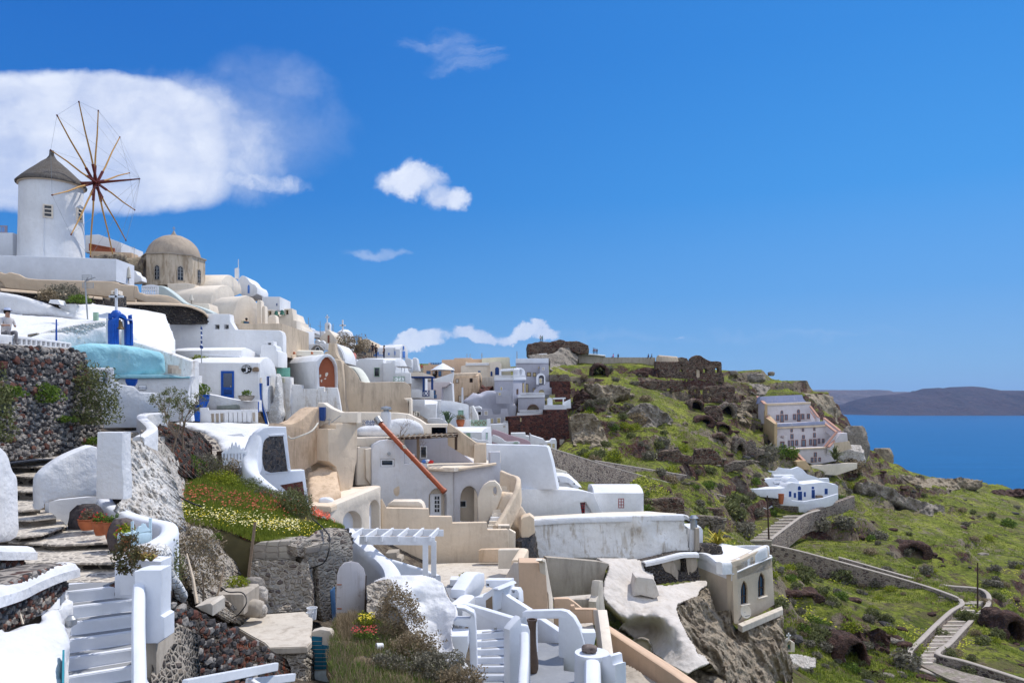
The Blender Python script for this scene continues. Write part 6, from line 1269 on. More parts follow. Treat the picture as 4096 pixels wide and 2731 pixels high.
for s_i,(m,n) in enumerate(((ST_BLK,80),(ST_RED,50),(ST_GRY,40))):
 bm=SN(q_,80,1040,810,1600,n,.14,140+s_i,poly=Q('80 1040 200 1070 430 1170 740 1350 800 1420 800 1600 195 1600 190 1190 90 1170'));o=bo('stones',bm,m,bpy.data.objects['rubble_bank'],0)
RF('stone_pillar','E',Q('20 1210 95 1200 170 1180 190 1200 200 1400 215 1700 0 1700'),Q3('20 1210 14.6 190 1200 15.4 215 1700 14.6 0 1700 13.9'),4,masonry('black_stones_pale_mortar',[(.04,.037,.036),(.09,.075,.07),(.20,.17,.14)],(.40,.35,.29),8,.14,1,1.0,.06),.08,1.5,.2,.9,2.0,label='narrow rubble pillar with pale mortar under the planter pillar',cat='pillar')
S('grey_pillar','E',14.3,Q('-30 1210 40 1290 45 1700 -30 1700'),.8,CONC,'smooth grey rendered strip left of the rubble pillar','wall')
for i,(a,b) in enumerate((((220,1580,11.5),(808,1462,15.5)),((620,1568,14.5),(920,1530,16.2)),((640,1560,14.4),(760,1640,13)))):
 bm=NB();bar(bm,P('E',*a),P('E',*b),.09,.16);tag(bo('beam',bm,WP,bev=.01),('long white painted beam crossing the bottom edge','short white beam end at the bottom right of the long one','white beam joining the two others at the bottom edge')[i],'beam')
RF('broken_pillar','E',Q('1262 1330 1290 1280 1395 1272 1400 1350 1428 1370 1425 1560 1440 1700 1250 1700 1258 1450'),Q3('1262 1330 24.4 1428 1370 24.8 1440 1700 24 1250 1700 23.6'),4,ROCKM,.12,1.6,.3,1.0,8.0,label='broken rendered wall stump beside the brown shrubs',cat='pillar')
RF('broken_wall','G',Q('150 560 250 520 385 500 392 600 330 680 300 760 270 860 210 870 150 800 160 680'),Q3('150 560 28.8 385 500 29.6 300 760 28 150 800 27.6'),6,ROCKM,.2,1.4,.4,1.5,2.0,label='broken rubble wall between metal door and white mass',cat='wall')
# brown shrubs, flowers at the bottom
for i,(x,y,d,rx,rz,n,m,lb) in enumerate(((460,990,25.5,1.05,1.3,4000,BRWN,'large dry brown shrub in front of the white mass'),(610,1260,24,1.1,.85,3400,BRWN,'second large brown shrub lower right of the first'),(820,1400,22.6,1.25,.7,3600,GREYG,'wide grey brown shrub spreading along the bottom edge'),(1050,1480,21.6,.9,.5,2000,BRWN,'low brown shrub at the foot of the white staircase'),
  (140,930,25.5,.5,.45,900,YGREEN,'yellow flowering bush beside the broken stump'),(130,1040,24.6,.55,.3,700,GREEN,'green cushion with red flowers below the yellow bush'),(350,1330,22.6,.8,.5,1300,GREYG,'grey green weeds below the brown shrubs'),(60,1450,22,.8,.4,1000,OLIVE,'olive weeds at the bottom beside the stump'),(430,640,26.8,.3,.5,300,BRWN,'thin dry twigs against the white mass'))):
 BU('shrub',P('G',x,y+60,d),(rx,rx*.6,rz),n,.048,160+i,m,lb,up=.3,clump=.7)
blooms('red_flowers',sample('G',Q3('10 1000 24.6 250 990 24.6 250 1060 24 10 1060 24'),80,31),.03,.18,REDD,32,kind='stuff',label='red flowers on the green cushion beside the broken stump',cat='flowers')
blooms('yellow_flowers',sample('G',Q3('80 880 25.4 230 870 25.4 240 930 25 80 940 25'),60,33),.025,.2,YELF,34,kind='stuff',label='yellow flowers on the bush above the broken stump',cat='flowers')
bm=NB();tube(bm,[P('G',245,1145,24),P('G',305,1145,24.1)],.13,14);tag(bo('pipe_end',bm,WP),'short white drain pipe end between the shrubs','pipe')
tufts('dry_grass',sample('G',Q3('-100 900 26.5 60 850 27 120 950 25.5 -60 1150 24'),900,35),.3,.01,BRWN,36,3,.9,kind='stuff',label='dry straw grass slope below the metal door',cat='grass')
sheet('earth_slope','G',Q3('-140 900 27 100 850 28 300 900 28 700 1150 25 1180 1600 22 1180 1700 19 -140 1700 19 -200 1200 23'),2.5,simple('brown_earth',(.16,.12,.075),.95,bump=1,sc_=3),.3,.25,.8,label='brown earth slope under the shrubs',cat='slope',kind='structure')
EP_=Q3('-140 900 27 100 850 28 300 900 28 700 1150 25 1180 1600 22 1180 1700 19 -140 1700 19 -200 1200 23')
tufts('weeds',sample('G',EP_,3800,37),.2,.012,GREEN,38,4,.8,kind='stuff',label='green weeds over the earth slope at the bottom edge',cat='weeds');tufts('dry_weeds',sample('G',EP_,2600,39),.26,.01,BRWN,40,4,.9,kind='stuff',label='dry straw weeds over the earth slope at the bottom edge',cat='weeds')
# ================================================================= centre: inlaid white wall, cream houses, pergola
iw,ip=S('inlaid_wall','E',((625,38.2),(1015,40)),Q('628 130 640 40 680 -30 730 -65 780 -72 873 -70 890 100 903 210 990 206 1018 435 1150 530 1100 540 980 470 880 410 720 310 650 240'),.7,WC,'white curved wall with grey and red pebble inlays','wall',bevel=.08)
slab('grey_inlay',ip,chaikin([(722,45),(735,10),(765,-8,1),(850,-12,1),(880,215,1),(740,228),(716,150)],1),.05,PEBB,iw,off=-.03,bevel=.01);slab('red_inlay',ip,Q('833 303 975 278 996 418 960 400 880 350'),.05,PEBR,iw,off=-.03,bevel=.01)
for pts in (Q('755 -20 858 -26 858 -12 765 -8'),Q('880 200 892 205 892 216 740 232 740 226 880 214')): slab('inlay_frame',ip,pts,.1,WC,iw,off=-.08,bevel=.03)
RB('curved_wall','E',Q3('672 -20 37.6 645 60 37.2 638 140 36.8 668 215 36.4 760 290 36.3 880 375 36.6 1000 455 37.3 1120 525 38.2 1230 600 38.8 1300 650 38.6'),.75,1.7,WC,'thick rounded white wall sweeping down past the garden',rnd=1.0)
RB('curved_wall','G',Q3('-20 30 38.8 60 110 38.2 170 200 37 290 300 36 360 370 35 395 440 33.8 400 520 32.6'),.9,2.6,WC,'thick rounded white wall descending under the pergola',rnd=1.0)
RB('low_wall','G',Q3('370 312 37.5 500 350 38 640 395 38.5 760 440 38.5 830 470 38'),.3,2.2,WC,'low straight white wall behind the pergola posts',rnd=1)
pg_,q_=S('gate','E',((460,36),(628,37)),Q('460 100 490 68 498 92 512 58 518 80 528 30 540 60 552 28 560 62 574 45 582 75 600 62 604 82 628 82 628 175 470 178'),.08,WP,'white picket gate with pointed slats above the garden','gate',holes=[[(470+21*i,104),(478+21*i,103),(478+21*i,140),(470+21*i,141)] for i in range(7)]+[[(478+21*i,156),(486+21*i,155),(486+21*i,172),(478+21*i,173)] for i in range(7)],bevel=.008)
gs=TH('garden_steps','blue white painted steps behind the picket gate','steps',P('E',590,290,36.5))
for k in range(6): y=185+20*k;d=37.6-.3*k;z=PZ('E',y,d);bm=NB();box(bm,(PX('E',525,d),d-.35,z-1),(PX('E',640,d),d+.4,z));bo('step',bm,WC,gs,bev=.02)
S('post_block','E',36.3,Q('425 88 462 85 465 150 440 160 425 140'),.4,WOODD,'short dark red stone post left of the picket gate','post')
# cream complex
S('cream_wall','F',((75,46),(490,49)),Q('60 235 75 208 150 212 230 178 300 115 345 78 392 62 398 262 470 256 490 275 490 545 380 560 250 640 110 640'),1.4,TAN,'wavy topped tan wall beside the inlaid white wall','wall',bevel=.1,sm=0)
S('wall_end','F',48.8,Q('380 60 385 20 430 22 500 70 590 108 740 108 740 205 560 205 440 215 395 240'),1.2,C2,'cream wall curving up behind the dark blue chimney box','wall',bevel=.08)
S('niche_wall','F',50,re_(430,215,620,560),.5,TS,'shaded tan recess between the two cream blocks','wall')
S('cream_block','F',((545,48),(742,49.5)),Q('550 222 562 206 735 205 742 262 735 540 725 580 698 780 590 832 575 720 550 600 478 545 478 258 550 258'),2.6,CE,'tall cream block tower with a sloping foot','wall',bevel=.08)
sheet('batter','F',Q3('290 640 47.2 380 600 48.4 520 560 49 552 600 48.6 592 832 45.5 310 918 43.8'),1.6,TAN,.25,.05,.5,label='sloping tan shoulder under the wavy topped wall',cat='wall')
HS('cream_terrace','F',Q('310 918 330 945 500 952 870 800 948 768 905 762 700 778 560 700 330 800'),-5.67,.35,CE,label='flat cream roof terrace with a white sack',cat='roof',bev=.05)
rk_,p_=H('cream_house','F',((497,42.6),(948,48.6)),Q('497 955 946 772 950 1120 965 1330 965 1560 497 1560'),.8,C2,'cream house front with two tall white arches under the roof terrace',bevel=.05,holes=[[(612,1300),(612,1100)]+[(695-83*math.cos(a),1090-98*math.sin(a)) for a in [math.pi*i/10 for i in range(11)]]+[(778,1300)],[(848,1400),(848,1000)]+[(893-45*math.cos(a),975-82*math.sin(a)) for a in [math.pi*i/10 for i in range(11)]]+[(942,1400)]])
slab('niche',p_,Q('590 1420 590 960 946 860 946 1420'),.3,WC,rk_,off=.6);slab('body',p_,Q('500 1560 500 990 946 800 946 1560'),5,C2,rk_,off=.85)
slab('door',p_,Q('852 1030 868 1040 870 1400 852 1400'),.1,WP,rk_,off=.1)
rock('sack',P('F',460,905,44.2),(.5,.35,.28),6.1,WP,label='crumpled white sack lying on the cream roof terrace',cat='sack',sub=3)
S('chimney_box','F',48.2,Q('392 62 441 62 441 160 432 186 398 182 395 150'),.5,NAVY,'dark blue painted box on the tan wall','box')
S('shrine_roof','F',50.5,Q('445 200 448 150 478 98 525 145 580 132 580 195'),.8,WC,'tiny white gabled lantern house behind the dark blue box','lantern',holes=[re_(532,140,572,190)])
bm=NB();tube(bm,CM([P('F',*q) for q in ((115,320,45.8),(150,345,45.9),(230,320,46),(330,275,46.6),(385,205,47.4))]),.055,6);tag(bo('pipe',bm,CANVAS),'grey wrapped pipe sagging across the tan wall','pipe')
bm=NB();tube(bm,[P('F',485,160,48.2),P('F',485,225,48.2)],.03);tube(bm,[P('F',462,175,48.2),P('F',505,175,48.2)],.03);tube(bm,[P('F',505,200,48.2),P('F',588,138,48.1)],.03);tag(bo('pipe_fitting',bm,METAL),'thin metal brackets on top of the cream block tower','pipe')
S('long_wall','F',62,Q('560 108 700 106 1080 110 1190 122 1290 170 1350 212 1545 212 1545 330 1000 330 560 330'),1.0,C2,'long cream wall with a curved end behind the wooden pergola','wall',bevel=.12,sm=0)
S('gate','Q',64,Q('1590 1640 1600 1568 1650 1535 1700 1560 1725 1640'),.08,CANVAS,'round topped slatted gate at the end of the curved cream wall','gate',holes=[re_(1612+22*i,1560,1622+22*i,1630) for i in range(5)])
lump('white_vault','F',((740,58.5),(1345,60)),Q('735 345 735 250 900 222 960 240 1060 180 1190 165 1290 190 1345 245 1345 345'),2.2,W2,.5,.2,.06,.5,label='rounded white roof behind the orange pipe',cat='roof',sm=1)
ss_,q_=S('sale_board','F',58.3,re_(812,182,888,230),.05,WC,'hand painted for sale board on the white roof','sign',bevel=.005)
for y,tx,s_ in ((190,'FOR SALE',.27),(206,'3 HOUSES',.27),(221,'TEL. 69746 36747',.17)): lettering(q_,850,y,tx,s_,NAVY,ss_,-.01)
bm=NB();c=P('F',995,250,57.8);LA(bm,[(.42,0),(.38,1.2),(.3,1.25),(0,1.25)],c,20);ck2=bo('chimney',bm,WHITE);tag(ck2,'round white chimney with a dark cowl beside the orange pipe','chimney');bm=NB();LA(bm,[(.2,1.25),(.2,1.4),(.42,1.45),(.4,1.6),(0,1.7)],c,16);bo('cowl',bm,METAL,ck2)
pp_=TH('debris_pipe','long orange red pipe slanting down across the white house','pipe',P('F',1530,830,54.4));bm=NB();A_,B_=P('F',935,200,56.6),P('F',1522,822,54.5)
tube(bm,[A_.lerp(B_,k) for k in (0,.2,.4,.6,.8,1)],.19,14);tube(bm,[A_.lerp(B_,.97),B_],.235,14);bo('tube',bm,RUSTPIPE,pp_)
for k in (.07,.18,.36,.52,.76): bm=NB();tube(bm,[A_.lerp(B_,k),A_.lerp(B_,k+.012)],.215,14);bo('coupling',bm,RUSTPIPE,pp_)
bm=NB();tube(bm,[P('F',912,160,56.7),P('F',945,208,56.5)],.27,14);bo('metal_mouth',bm,METAL,pp_);slab('torn_sheet',Plane('F',55.6),Q('1140 405 1160 400 1185 440 1160 470 1150 430'),.1,CANVAS,pp_)
HW=plaster('grey_white_plaster',(.72,.72,.74),(.52,.44,.36),.45,.5,.2,.3,.54,.74)
hs2,p_=H('vaulted_house','F',((868,55.8),(1612,58)),Q('868 950 868 440 895 395 950 362 1020 352 1085 368 1135 395 1155 412 1160 576 1260 562 1362 566 1366 604 1605 610 1612 1110 868 1110'),.8,HW,'greyish white vaulted house crossed by the orange pipe',bevel=.06,holes=[re_(945,525,1070,596),[(1378,1050),(1378,880)]+[(1459-81*math.cos(a),880-92*math.sin(a)) for a in [math.pi*i/10 for i in range(11)]]+[(1540,1050)]])
slab('body',p_,Q('872 1110 872 440 895 400 950 366 1020 356 1085 372 1150 415 1150 620 1600 625 1606 1110'),4.5,HW,hs2,off=1.2);slab('porch_back',p_,Q('1370 1060 1370 780 1550 780 1550 1060'),.1,C2,hs2,off=.78)
wi(p_,948,528,1067,593,hs2,WP,GLASS,12,.02,.1);bm=NB();tube(bm,[p_.pt(1019,478,0),p_.pt(1019,478,-.2)],.12,12);bo('wall_lamp',bm,METAL,hs2)
d_=door(p_,1408,848,1508,1045,hs2,WP,WP,rec=.72,w_=10)
for i in range(2):
 for j in range(4): slab('pane',p_,re_(1450+24*i,868+38*j,1468+24*i,898+38*j),.03,GLASS,d_,off=.655,bevel=.004)
slab('brown_stain',p_,chaikin(Q('1058 800 1090 775 1120 765 1112 860 1070 855'),1),.012,CE,hs2,off=-.006,bevel=.003)
slab('side_bay',p_,Q('745 770 752 425 868 425 870 770'),.9,C2,hs2,off=.6,bevel=.08);slab('side_pilaster',p_,Q('868 770 820 700 815 440 868 430'),.4,C2,hs2,off=.3,bevel=.1)
slab('left_roof',p_,Q('742 345 1155 340 1160 410 1085 372 1020 356 950 366 895 400 868 430 745 420'),3,C2,hs2,off=1.3,bevel=.06)
ph,q_=H('porch_house','F',((1605,57.8),(2032,59)),Q('1605 612 1810 586 1930 572 1930 470 1940 462 2018 462 2022 575 2032 880 1990 1100 1605 1110'),.6,plaster('white_plaster_painted_shade',(.60,.60,.64),(.45,.43,.42),.3,.3),'white porch house coloured as in shade with a big arch beside the stairs',bevel=.05,holes=[[(1660,1092),(1662,900)]+[(1740-78*math.cos(a),880-112*math.sin(a)) for a in [math.pi*i/10 for i in range(11)]]+[(1818,1092)]])  # shade on the white plaster is put into its grey colour
slab('porch_back',q_,re_(1640,740,1900,1110),.2,C2,ph,off=1.4);slab('porch_side',pln('F',((1818,58.5),(1905,61))),re_(1816,740,1905,1110),.3,C2,ph);wi(q_,1660,915,1755,980,ph,WP,GLASS,8,.02,1.38)
RB('roof_edge','F',Q3('1362 600 56.8 1605 606 57.4 1780 585 58 1975 558 58.6'),.5,.18,CE,None,None,parent=ph,k=3)
HS('terrace','F',Q('1160 578 1362 602 1605 606 1975 560 1780 500 1300 520'),PZ('F',602,57.2),.3,C2,label='sunlit upper terrace with clutter behind the orange pipe',cat='terrace')
S('shaded_wall','F',62,Q('1160 600 1160 350 1400 345 1400 240 1545 240 1560 400 1690 490 1780 560 1780 600'),.8,GP,'grey shaded wall of the upper terrace under the wooden pergola','wall')
wi(Plane('F',61.95),1300,410,1362,520,bpy.data.objects['shaded_wall'],WP,GLASS,8)
S('stair_parapet','F',60,Q('1540 245 1550 212 1560 210 1800 382 1890 388 1892 560 1690 492 1550 405'),.9,TS,'stained cream parapet descending right of the wooden pergola','wall',bevel=.06)
S('cream_pier','F',59.6,Q('1785 398 1885 392 1892 560 1780 565'),.9,CE,'square cream pier at the foot of the stained parapet','pier')
pt=TH('wooden_pergola','weathered wooden pergola with bare vines above the terrace','pergola',P('F',1620,440,58))
for x,y0,y1,d in ((1622,315,445,57.6),(1282,345,530,58.2)): bm=NB();bar(bm,P('F',x,y1,d),P('F',x,y0,d),.2,.2);bo('post',bm,WOODD if x>1500 else WOOD,pt)
bm=NB();bar(bm,P('F',990,350,57.2),P('F',1640,318,57.6),.14,.2);bar(bm,P('F',1180,322,60),P('F',1640,300,60),.14,.2);bo('beam',bm,WOODD,pt)
for i in range(12): x=1060+48*i;bm=NB();bar(bm,P('F',x,353-3*i,57),P('F',x+55,305-.5*i,60.2),.09,.12);bo('rafter',bm,WOOD,pt)
for i in range(5): bm=NB();bar(bm,P('F',1150+12*i,345-8*i,57.4+.6*i),P('F',1620,322-5*i,57.6+.6*i),.25,.04);bo('batten',bm,CANVAS,pt)
thintree('bare_vine',P('F',1130,440,57),3.2,1.1,3,WOOD,15,'leafless vine tangled over the left end of the wooden pergola',cat='vine',r0=.04,tilt=-.2)
thintree('bare_vine',P('F',1290,540,57),2.2,1.2,3,WOOD,19,'leafless vine hanging beside the orange pipe',cat='vine',r0=.03)
rl=TH('terrace_railing','white slatted railing on the upper terrace left of the pipe','railing',P('F',1200,565,57))
for i in range(10): bm=NB();x=1165+9*i;bar(bm,P('F',x,565,56.9),P('F',x,480,56.9),.08,.03);bo('slat',bm,WP,rl)
bm=NB();bar(bm,P('F',1160,490,56.9),P('F',1255,490,56.9),.06,.04);bo('rail',bm,WP,rl)
for i,(x,y,m,lb) in enumerate(((1340,548,MBLUE,'bright blue bundle among the clutter on the upper terrace'),(1395,552,REDF,'small red object among the clutter on the upper terrace'),(1365,545,WP,'crumpled white sheet among the clutter on the upper terrace'))): rock('bundle',P('F',x,y,57.3),(.28,.2,.16),2.0+i,m,label=lb,cat='bundle',sub=2)
# stairs with round arch
st=TH('stone_stairs','pale stone stairs climbing right between cream parapets','steps',P('F',1945,1150,53.8))
for k in range(13):
 f=k/12;x=1945+(2078-1945)*f;y=1150+(735-1150)*f;d=53.8+4.6*f;z=PZ('F',y,d);bm=NB();box(bm,(PX('F',x-48,d),d-.2,z-.8),(PX('F',x+48,d),d+.5,z));bo('step',bm,C2 if k %3 else WHITE,st,bev=.02)
S('round_arch','F',55.6,Q('1822 1110 1812 880 1835 810 1870 760 1920 728 1970 724 2010 760 2034 815 2030 860 1995 960 1920 1060 1898 1110'),.8,C2,'cream half round gable with an oval opening beside the stairs','wall',holes=[oval(1970,815,17,38)],bevel=.08)
RB('stair_parapet','F',Q3('2030 628 58.5 2100 660 58 2175 690 57 2172 760 56 2145 835 55.5 2090 940 54.8 2030 1040 54 1972 1120 53.4'),.4,1.5,CE,'cream rounded parapet winding along the stone stairs',rnd=1,batter=.05)
lump('plaster_buttress','I',((95,55),(330,57.5)),Q('120 780 185 760 205 880 290 985 335 1110 335 1160 210 1250 180 1160 100 1100 95 950'),1.6,CE,.2,.16,.08,.8,label='lumpy cream buttress right of the stone stairs',cat='wall')
S('wall_block','I',54.5,Q('200 1170 203 1030 225 1008 290 990 330 1020 338 1160 215 1245'),1.5,CE,'stepped cream wall block above the pebble wall','wall',bevel=.08)
S('pebble_wall','I',((210,53.6),(365,56)),Q('208 1240 338 1155 350 1280 365 1420 250 1440 245 1320 215 1300'),.6,PEBB,'grey and white pebble faced wall under the cream block','wall')
S('low_cream_wall','I',53,Q('-20 1085 90 1085 90 1125 150 1160 148 1310 -20 1310'),.6,C2,'low cream parapet at the foot of the stone stairs','wall',bevel=.05)
for i in range(4): S('concrete_block','I',52.4,re_(8+22*i,1092,28+22*i,1118),.3,CONC,('leftmost','second','third','rightmost')[i]+' grey block in the row on the cream parapet','block')
# stepped cream wall and terrace
S('stepped_wall','F',((955,49.4),(2095,51.4)),Q('950 900 962 888 1000 965 1378 972 1384 1040 1585 1042 1592 1100 1900 1094 1906 1160 2085 1158 2095 1170 2095 1480 955 1480'),.5,CE,'long cream wall stepping down behind the white pergola','wall',bevel=.05)
S('hump_wall','F',51.6,Q('985 972 1010 930 1050 902 1290 902 1320 925 1338 972'),1.2,C2,'rounded cream hump on the left of the stepped wall','wall',bevel=.2)
S('low_wall','F',49.2,Q('1825 1350 1850 1338 2190 1332 2190 1450 1825 1450'),.5,TAN,'low tan wall joining the foot of the stepped wall','wall',bevel=.04)
S('step_block','G',46.5,Q('330 300 335 262 440 255 440 300 480 310 485 345 330 345'),1.2,CONC,'small stone steps at the left end of the stepped wall','steps')
HS('terrace','G',Q('320 330 700 356 1545 350 1520 440 1300 660 900 700 880 560 700 520 440 480'),-10.42,.4,CL,label='big sunlit concrete terrace in front of the stepped wall',cat='terrace',bev=.03)
HS('grey_terrace','G',Q('890 572 1110 570 1060 690 1000 760 940 690'),-10.38,.1,GREYF,label='grey painted patch of terrace beside the white trough',cat='terrace',bev=0)
tr_=TH('trough','rectangular white trough with a dry plant on the terrace','planter',P('G',1015,570,43));q_=Plane('G',43);slab('box',q_,re_(940,512,1085,572),.9,WC,tr_,bevel=.02);BU('plant',P('G',1075,520,43.3),(.35,.3,.35),260,.06,71,YGREEN,parent=tr_)
# white pergola
wp=TH('white_pergola','white painted timber pergola over the curved walls','pergola',P('G',755,475,37.5))
for x,d,y1 in ((697,36.6,480),(722,36.6,480),(776,38,470),(800,38,470)): bm=NB();bar(bm,P('G',x,y1,d),P('G',x,150,d),.13,.13);bo('post',bm,WP,wp)
for x,d in ((710,36.6),(788,38)):
 for y in (180,280,380): bm=NB();bar(bm,P('G',x-15,y,d),P('G',x+15,y,d),.1,.1);bo('spacer',bm,WP,wp)
bm=NB();bar(bm,P('G',-60,60,39.6),P('G',880,72,39.6),.1,.34);bo('back_beam',bm,WP,wp)
bm=NB();bar(bm,P('G',90,140,36.6),P('G',800,148,36.6),.1,.40);bo('front_beam',bm,WP,wp)
for i in range(6): bm=NB();bar(bm,P('G',-10+152*i,128,36.3),P('G',120+142*i,45,40),.11,.26);bo('rafter',bm,WP,wp)
bm=NB();bar(bm,P('G',205,250,39),P('G',205,60,39),.13,.13);bo('post',bm,WP,wp)
# white lumpy mass
RF('white_mass','G',Q('200 525 290 490 380 478 520 462 620 460 700 468 800 500 878 545 890 620 940 690 1000 765 1000 900 965 950 955 1040 975 1150 1060 1260 1100 1290 1140 1400 1190 1700 700 1700 640 1300 560 1000 480 850 380 760 330 690 345 640 300 560'),
       Q3('200 525 31 520 462 31 880 545 31 1000 765 29.5 600 590 29.9 520 640 29.2 640 700 30.4 800 700 30.2 380 720 29 450 760 28.2 620 950 29.6 760 900 29.7 900 800 29.4 860 1000 29 960 1040 27.6 900 1150 27.6 1100 1290 24.6 1140 1400 23.4 900 1400 25 700 1200 28 1190 1700 21'),7,W2,.12,.9,.1,1.6,3.0,3,label='big lumpy whitewashed rock mass below the pergola',cat='plaster mass')
S('curved_wall','G',25.6,Q('1000 768 1080 775 1165 820 1182 870 1190 1100 1210 1700 1150 1700 1112 960 975 942 972 905 1000 880 1125 884 1140 850 1090 815 1005 795'),.45,WC,'white curved parapet framing the left side of the lower staircase','wall',bevel=.06)
S('box_seat','G',24.8,Q('950 1040 1108 1040 1112 1150 1080 1280 1010 1215 965 1130'),.9,WC,'white plastered box seat jutting beside the lower staircase','seat',bevel=.05)
lw=TH('white_staircase','winding white staircase with grey treads in the lower centre','staircase',P('G',1350,1500,24))
for k in range(11):
 y0=28.0-.32*k;z=-8.42-.19*k;tw_=.22*max(0,4-k)/4;bm=NB();prism(bm,[(-1.35,y0-.32),(-.02,y0-.32+tw_*1.4),(-.02,y0+.4),(-1.35,y0+.2)],z-1.2,z);s_=bo('step',bm,WC,lw,bev=.02)
 bm=NB();prism(bm,[(-1.12,y0-.22),(-.12,y0-.2+tw_*1.4),(-.12,y0-.02+tw_),(-1.12,y0-.02)],z-.01,z+.004);bo('tread_paint',bm,GREYF,s_)
S('sloping_wall','G',((1000,31),(1560,27.4)),Q('1000 742 1070 738 1250 790 1560 885 1600 870 1600 960 1500 990 1502 1120 1190 1120 1185 870 1130 810'),.3,WC,'long white wall sloping down behind the lower staircase','wall',bevel=.05)
S('step_light','G',27.9,re_(1352,958,1382,988),.08,METAL,'small square wall light above the lower staircase','lamp')
RB('sloping_parapet','G',[(985,745,31.2),(1060,690,32),(1105,650,32.6)],.7,1,WC,'thick low white parapet joining the sloping walls',k=3)
S('tall_parapet','G',((1080,32.5),(1275,35.5)),Q('1078 690 1085 610 1130 540 1180 462 1215 442 1268 448 1275 560 1180 760 1100 700'),.7,WC,'tall white parapet climbing beside the white trough','wall',bevel=.1)
ov,p_=H('oven_block','G',((1175,31.6),(1400,31)),Q('1172 675 1245 672 1250 655 1345 590 1385 588 1400 610 1352 612 1348 812 1250 770 1175 750'),1.5,WC,'white outbuilding with a small weathered wooden door',cat='outbuilding',bevel=.05)
slab('door',p_,Q('1282 705 1338 664 1342 806 1285 790'),.06,WOOD,ov,off=-.04,bevel=.006)
S('holed_wall','G',((1275,33),(1598,32.4)),Q('1272 516 1503 515 1512 598 1572 604 1592 640 1598 740 1545 708 1420 620 1272 570'),.5,WC,'white wall with three round drain holes','wall',holes=[oval(1293,563,12,12),oval(1535,623,13,13),oval(1565,695,13,13)],bevel=.04)
for i,(x,y) in enumerate(((1293,563),(1535,623),(1565,695))): S('drain','G',33.1,oval(x,y,12,12),.2,DARK,('upper left','middle','lower right')[i]+' round dark drain hole in the white holed wall','drain')
S('inner_wall','G',((1350,31.9),(1700,31)),Q('1350 640 1390 590 1480 668 1690 800 1700 920 1560 900 1350 830'),.3,WC,'white shaded inner wall behind the winding staircase','wall',bevel=.04)
S('stair_wall','G',((1500,24.6),(1700,25.2)),Q('1505 1700 1500 985 1530 940 1608 860 1620 935 1686 942 1702 990 1708 1700'),.35,WC,'white wall between the lower staircase and the tall brown jar','wall',bevel=.08)
RB('handrail','G',Q3('1640 1000 24.4 1640 1200 23.6 1625 1420 22.6 1620 1650 21.8'),.3,.7,WC,'rounded white handrail wall running toward the bottom edge',rnd=1)
HS('courtyard','G',Q('1690 1100 2010 1112 2010 1365 2240 1400 2260 1700 1680 1700'),-9.55,.3,GREYF,label='grey painted courtyard floor behind the white doorway',cat='floor',bev=0)
S('doorway_wall','G',((1620,29.2),(2230,28.0)),Q('1618 960 1618 818 1640 806 1980 797 2040 812 2100 865 2155 960 2195 1090 2210 1200 2232 1405 1958 1388 1957 880 1736 880 1745 1400 1700 1400 1695 960'),.32,WC,'white wall with an open doorway and a big rounded shoulder','wall',bevel=.06)
S('rear_parapet','X',((350,31.5),(585,30)),Q('345 930 395 930 585 1058 585 1172 350 1172'),.3,WC,'low sloping white parapet seen through the open doorway','wall',bevel=.05)
bm=NB();c=P('G',1712,1400,26.9);LA(bm,[(0,0),(.16,.0),(.23,.2),(.235,.42),(.19,.75),(.155,1.1),(.145,1.5),(.15,1.85),(.185,1.92),(.185,1.97),(.13,1.97),(.12,1.8),(0,1.7)],c,28);tag(bo('tall_jar',bm,simple('brown_clay',(.10,.065,.045),.5,sc_=5,bump=.3)),'very tall slender brown jar beside the white doorway','jar')
wl=S('side_parapet','X',26,Q('815 1066 950 1064 955 1100 930 1230 880 1250 850 1185'),.5,WC,'short white parapet behind the round white pier','wall',bevel=.05)
bm=NB();c=P('X',912,1262,24.4);LA(bm,[(0,0),(.55,0),(.58,-.08),(.55,-.2),(.58,-1.4),(.62,-3),(0,-3)],c,24);tag(bo('round_pier',bm,WC),'round topped white pier carrying a flat stone','pier')
rock('stone',c+VX((-.08,0,.12)),(.3,.25,.15),3.9,rockm('brown_stone',(.14,.11,.10),(.22,.18,.16),(.08,.06,.06),3,.7,.05),label='flat brown stone lying on the round white pier',cat='stone',sub=3)
RB('handrail','X',[(917,1330,23.8),(917,1450,23),(917,1650,22)],.52,.8,WC,'bright white rounded handrail wall below the round pier',rnd=1,k=3)
S('white_wing','X',((985,24),(1120,23.5)),Q('985 1310 1050 1300 1085 1282 1105 1300 1115 1382 1145 1385 1148 1650 1015 1650'),.5,WC,'sunlit white parapet at the lower right of the courtyard','wall',bevel=.06)
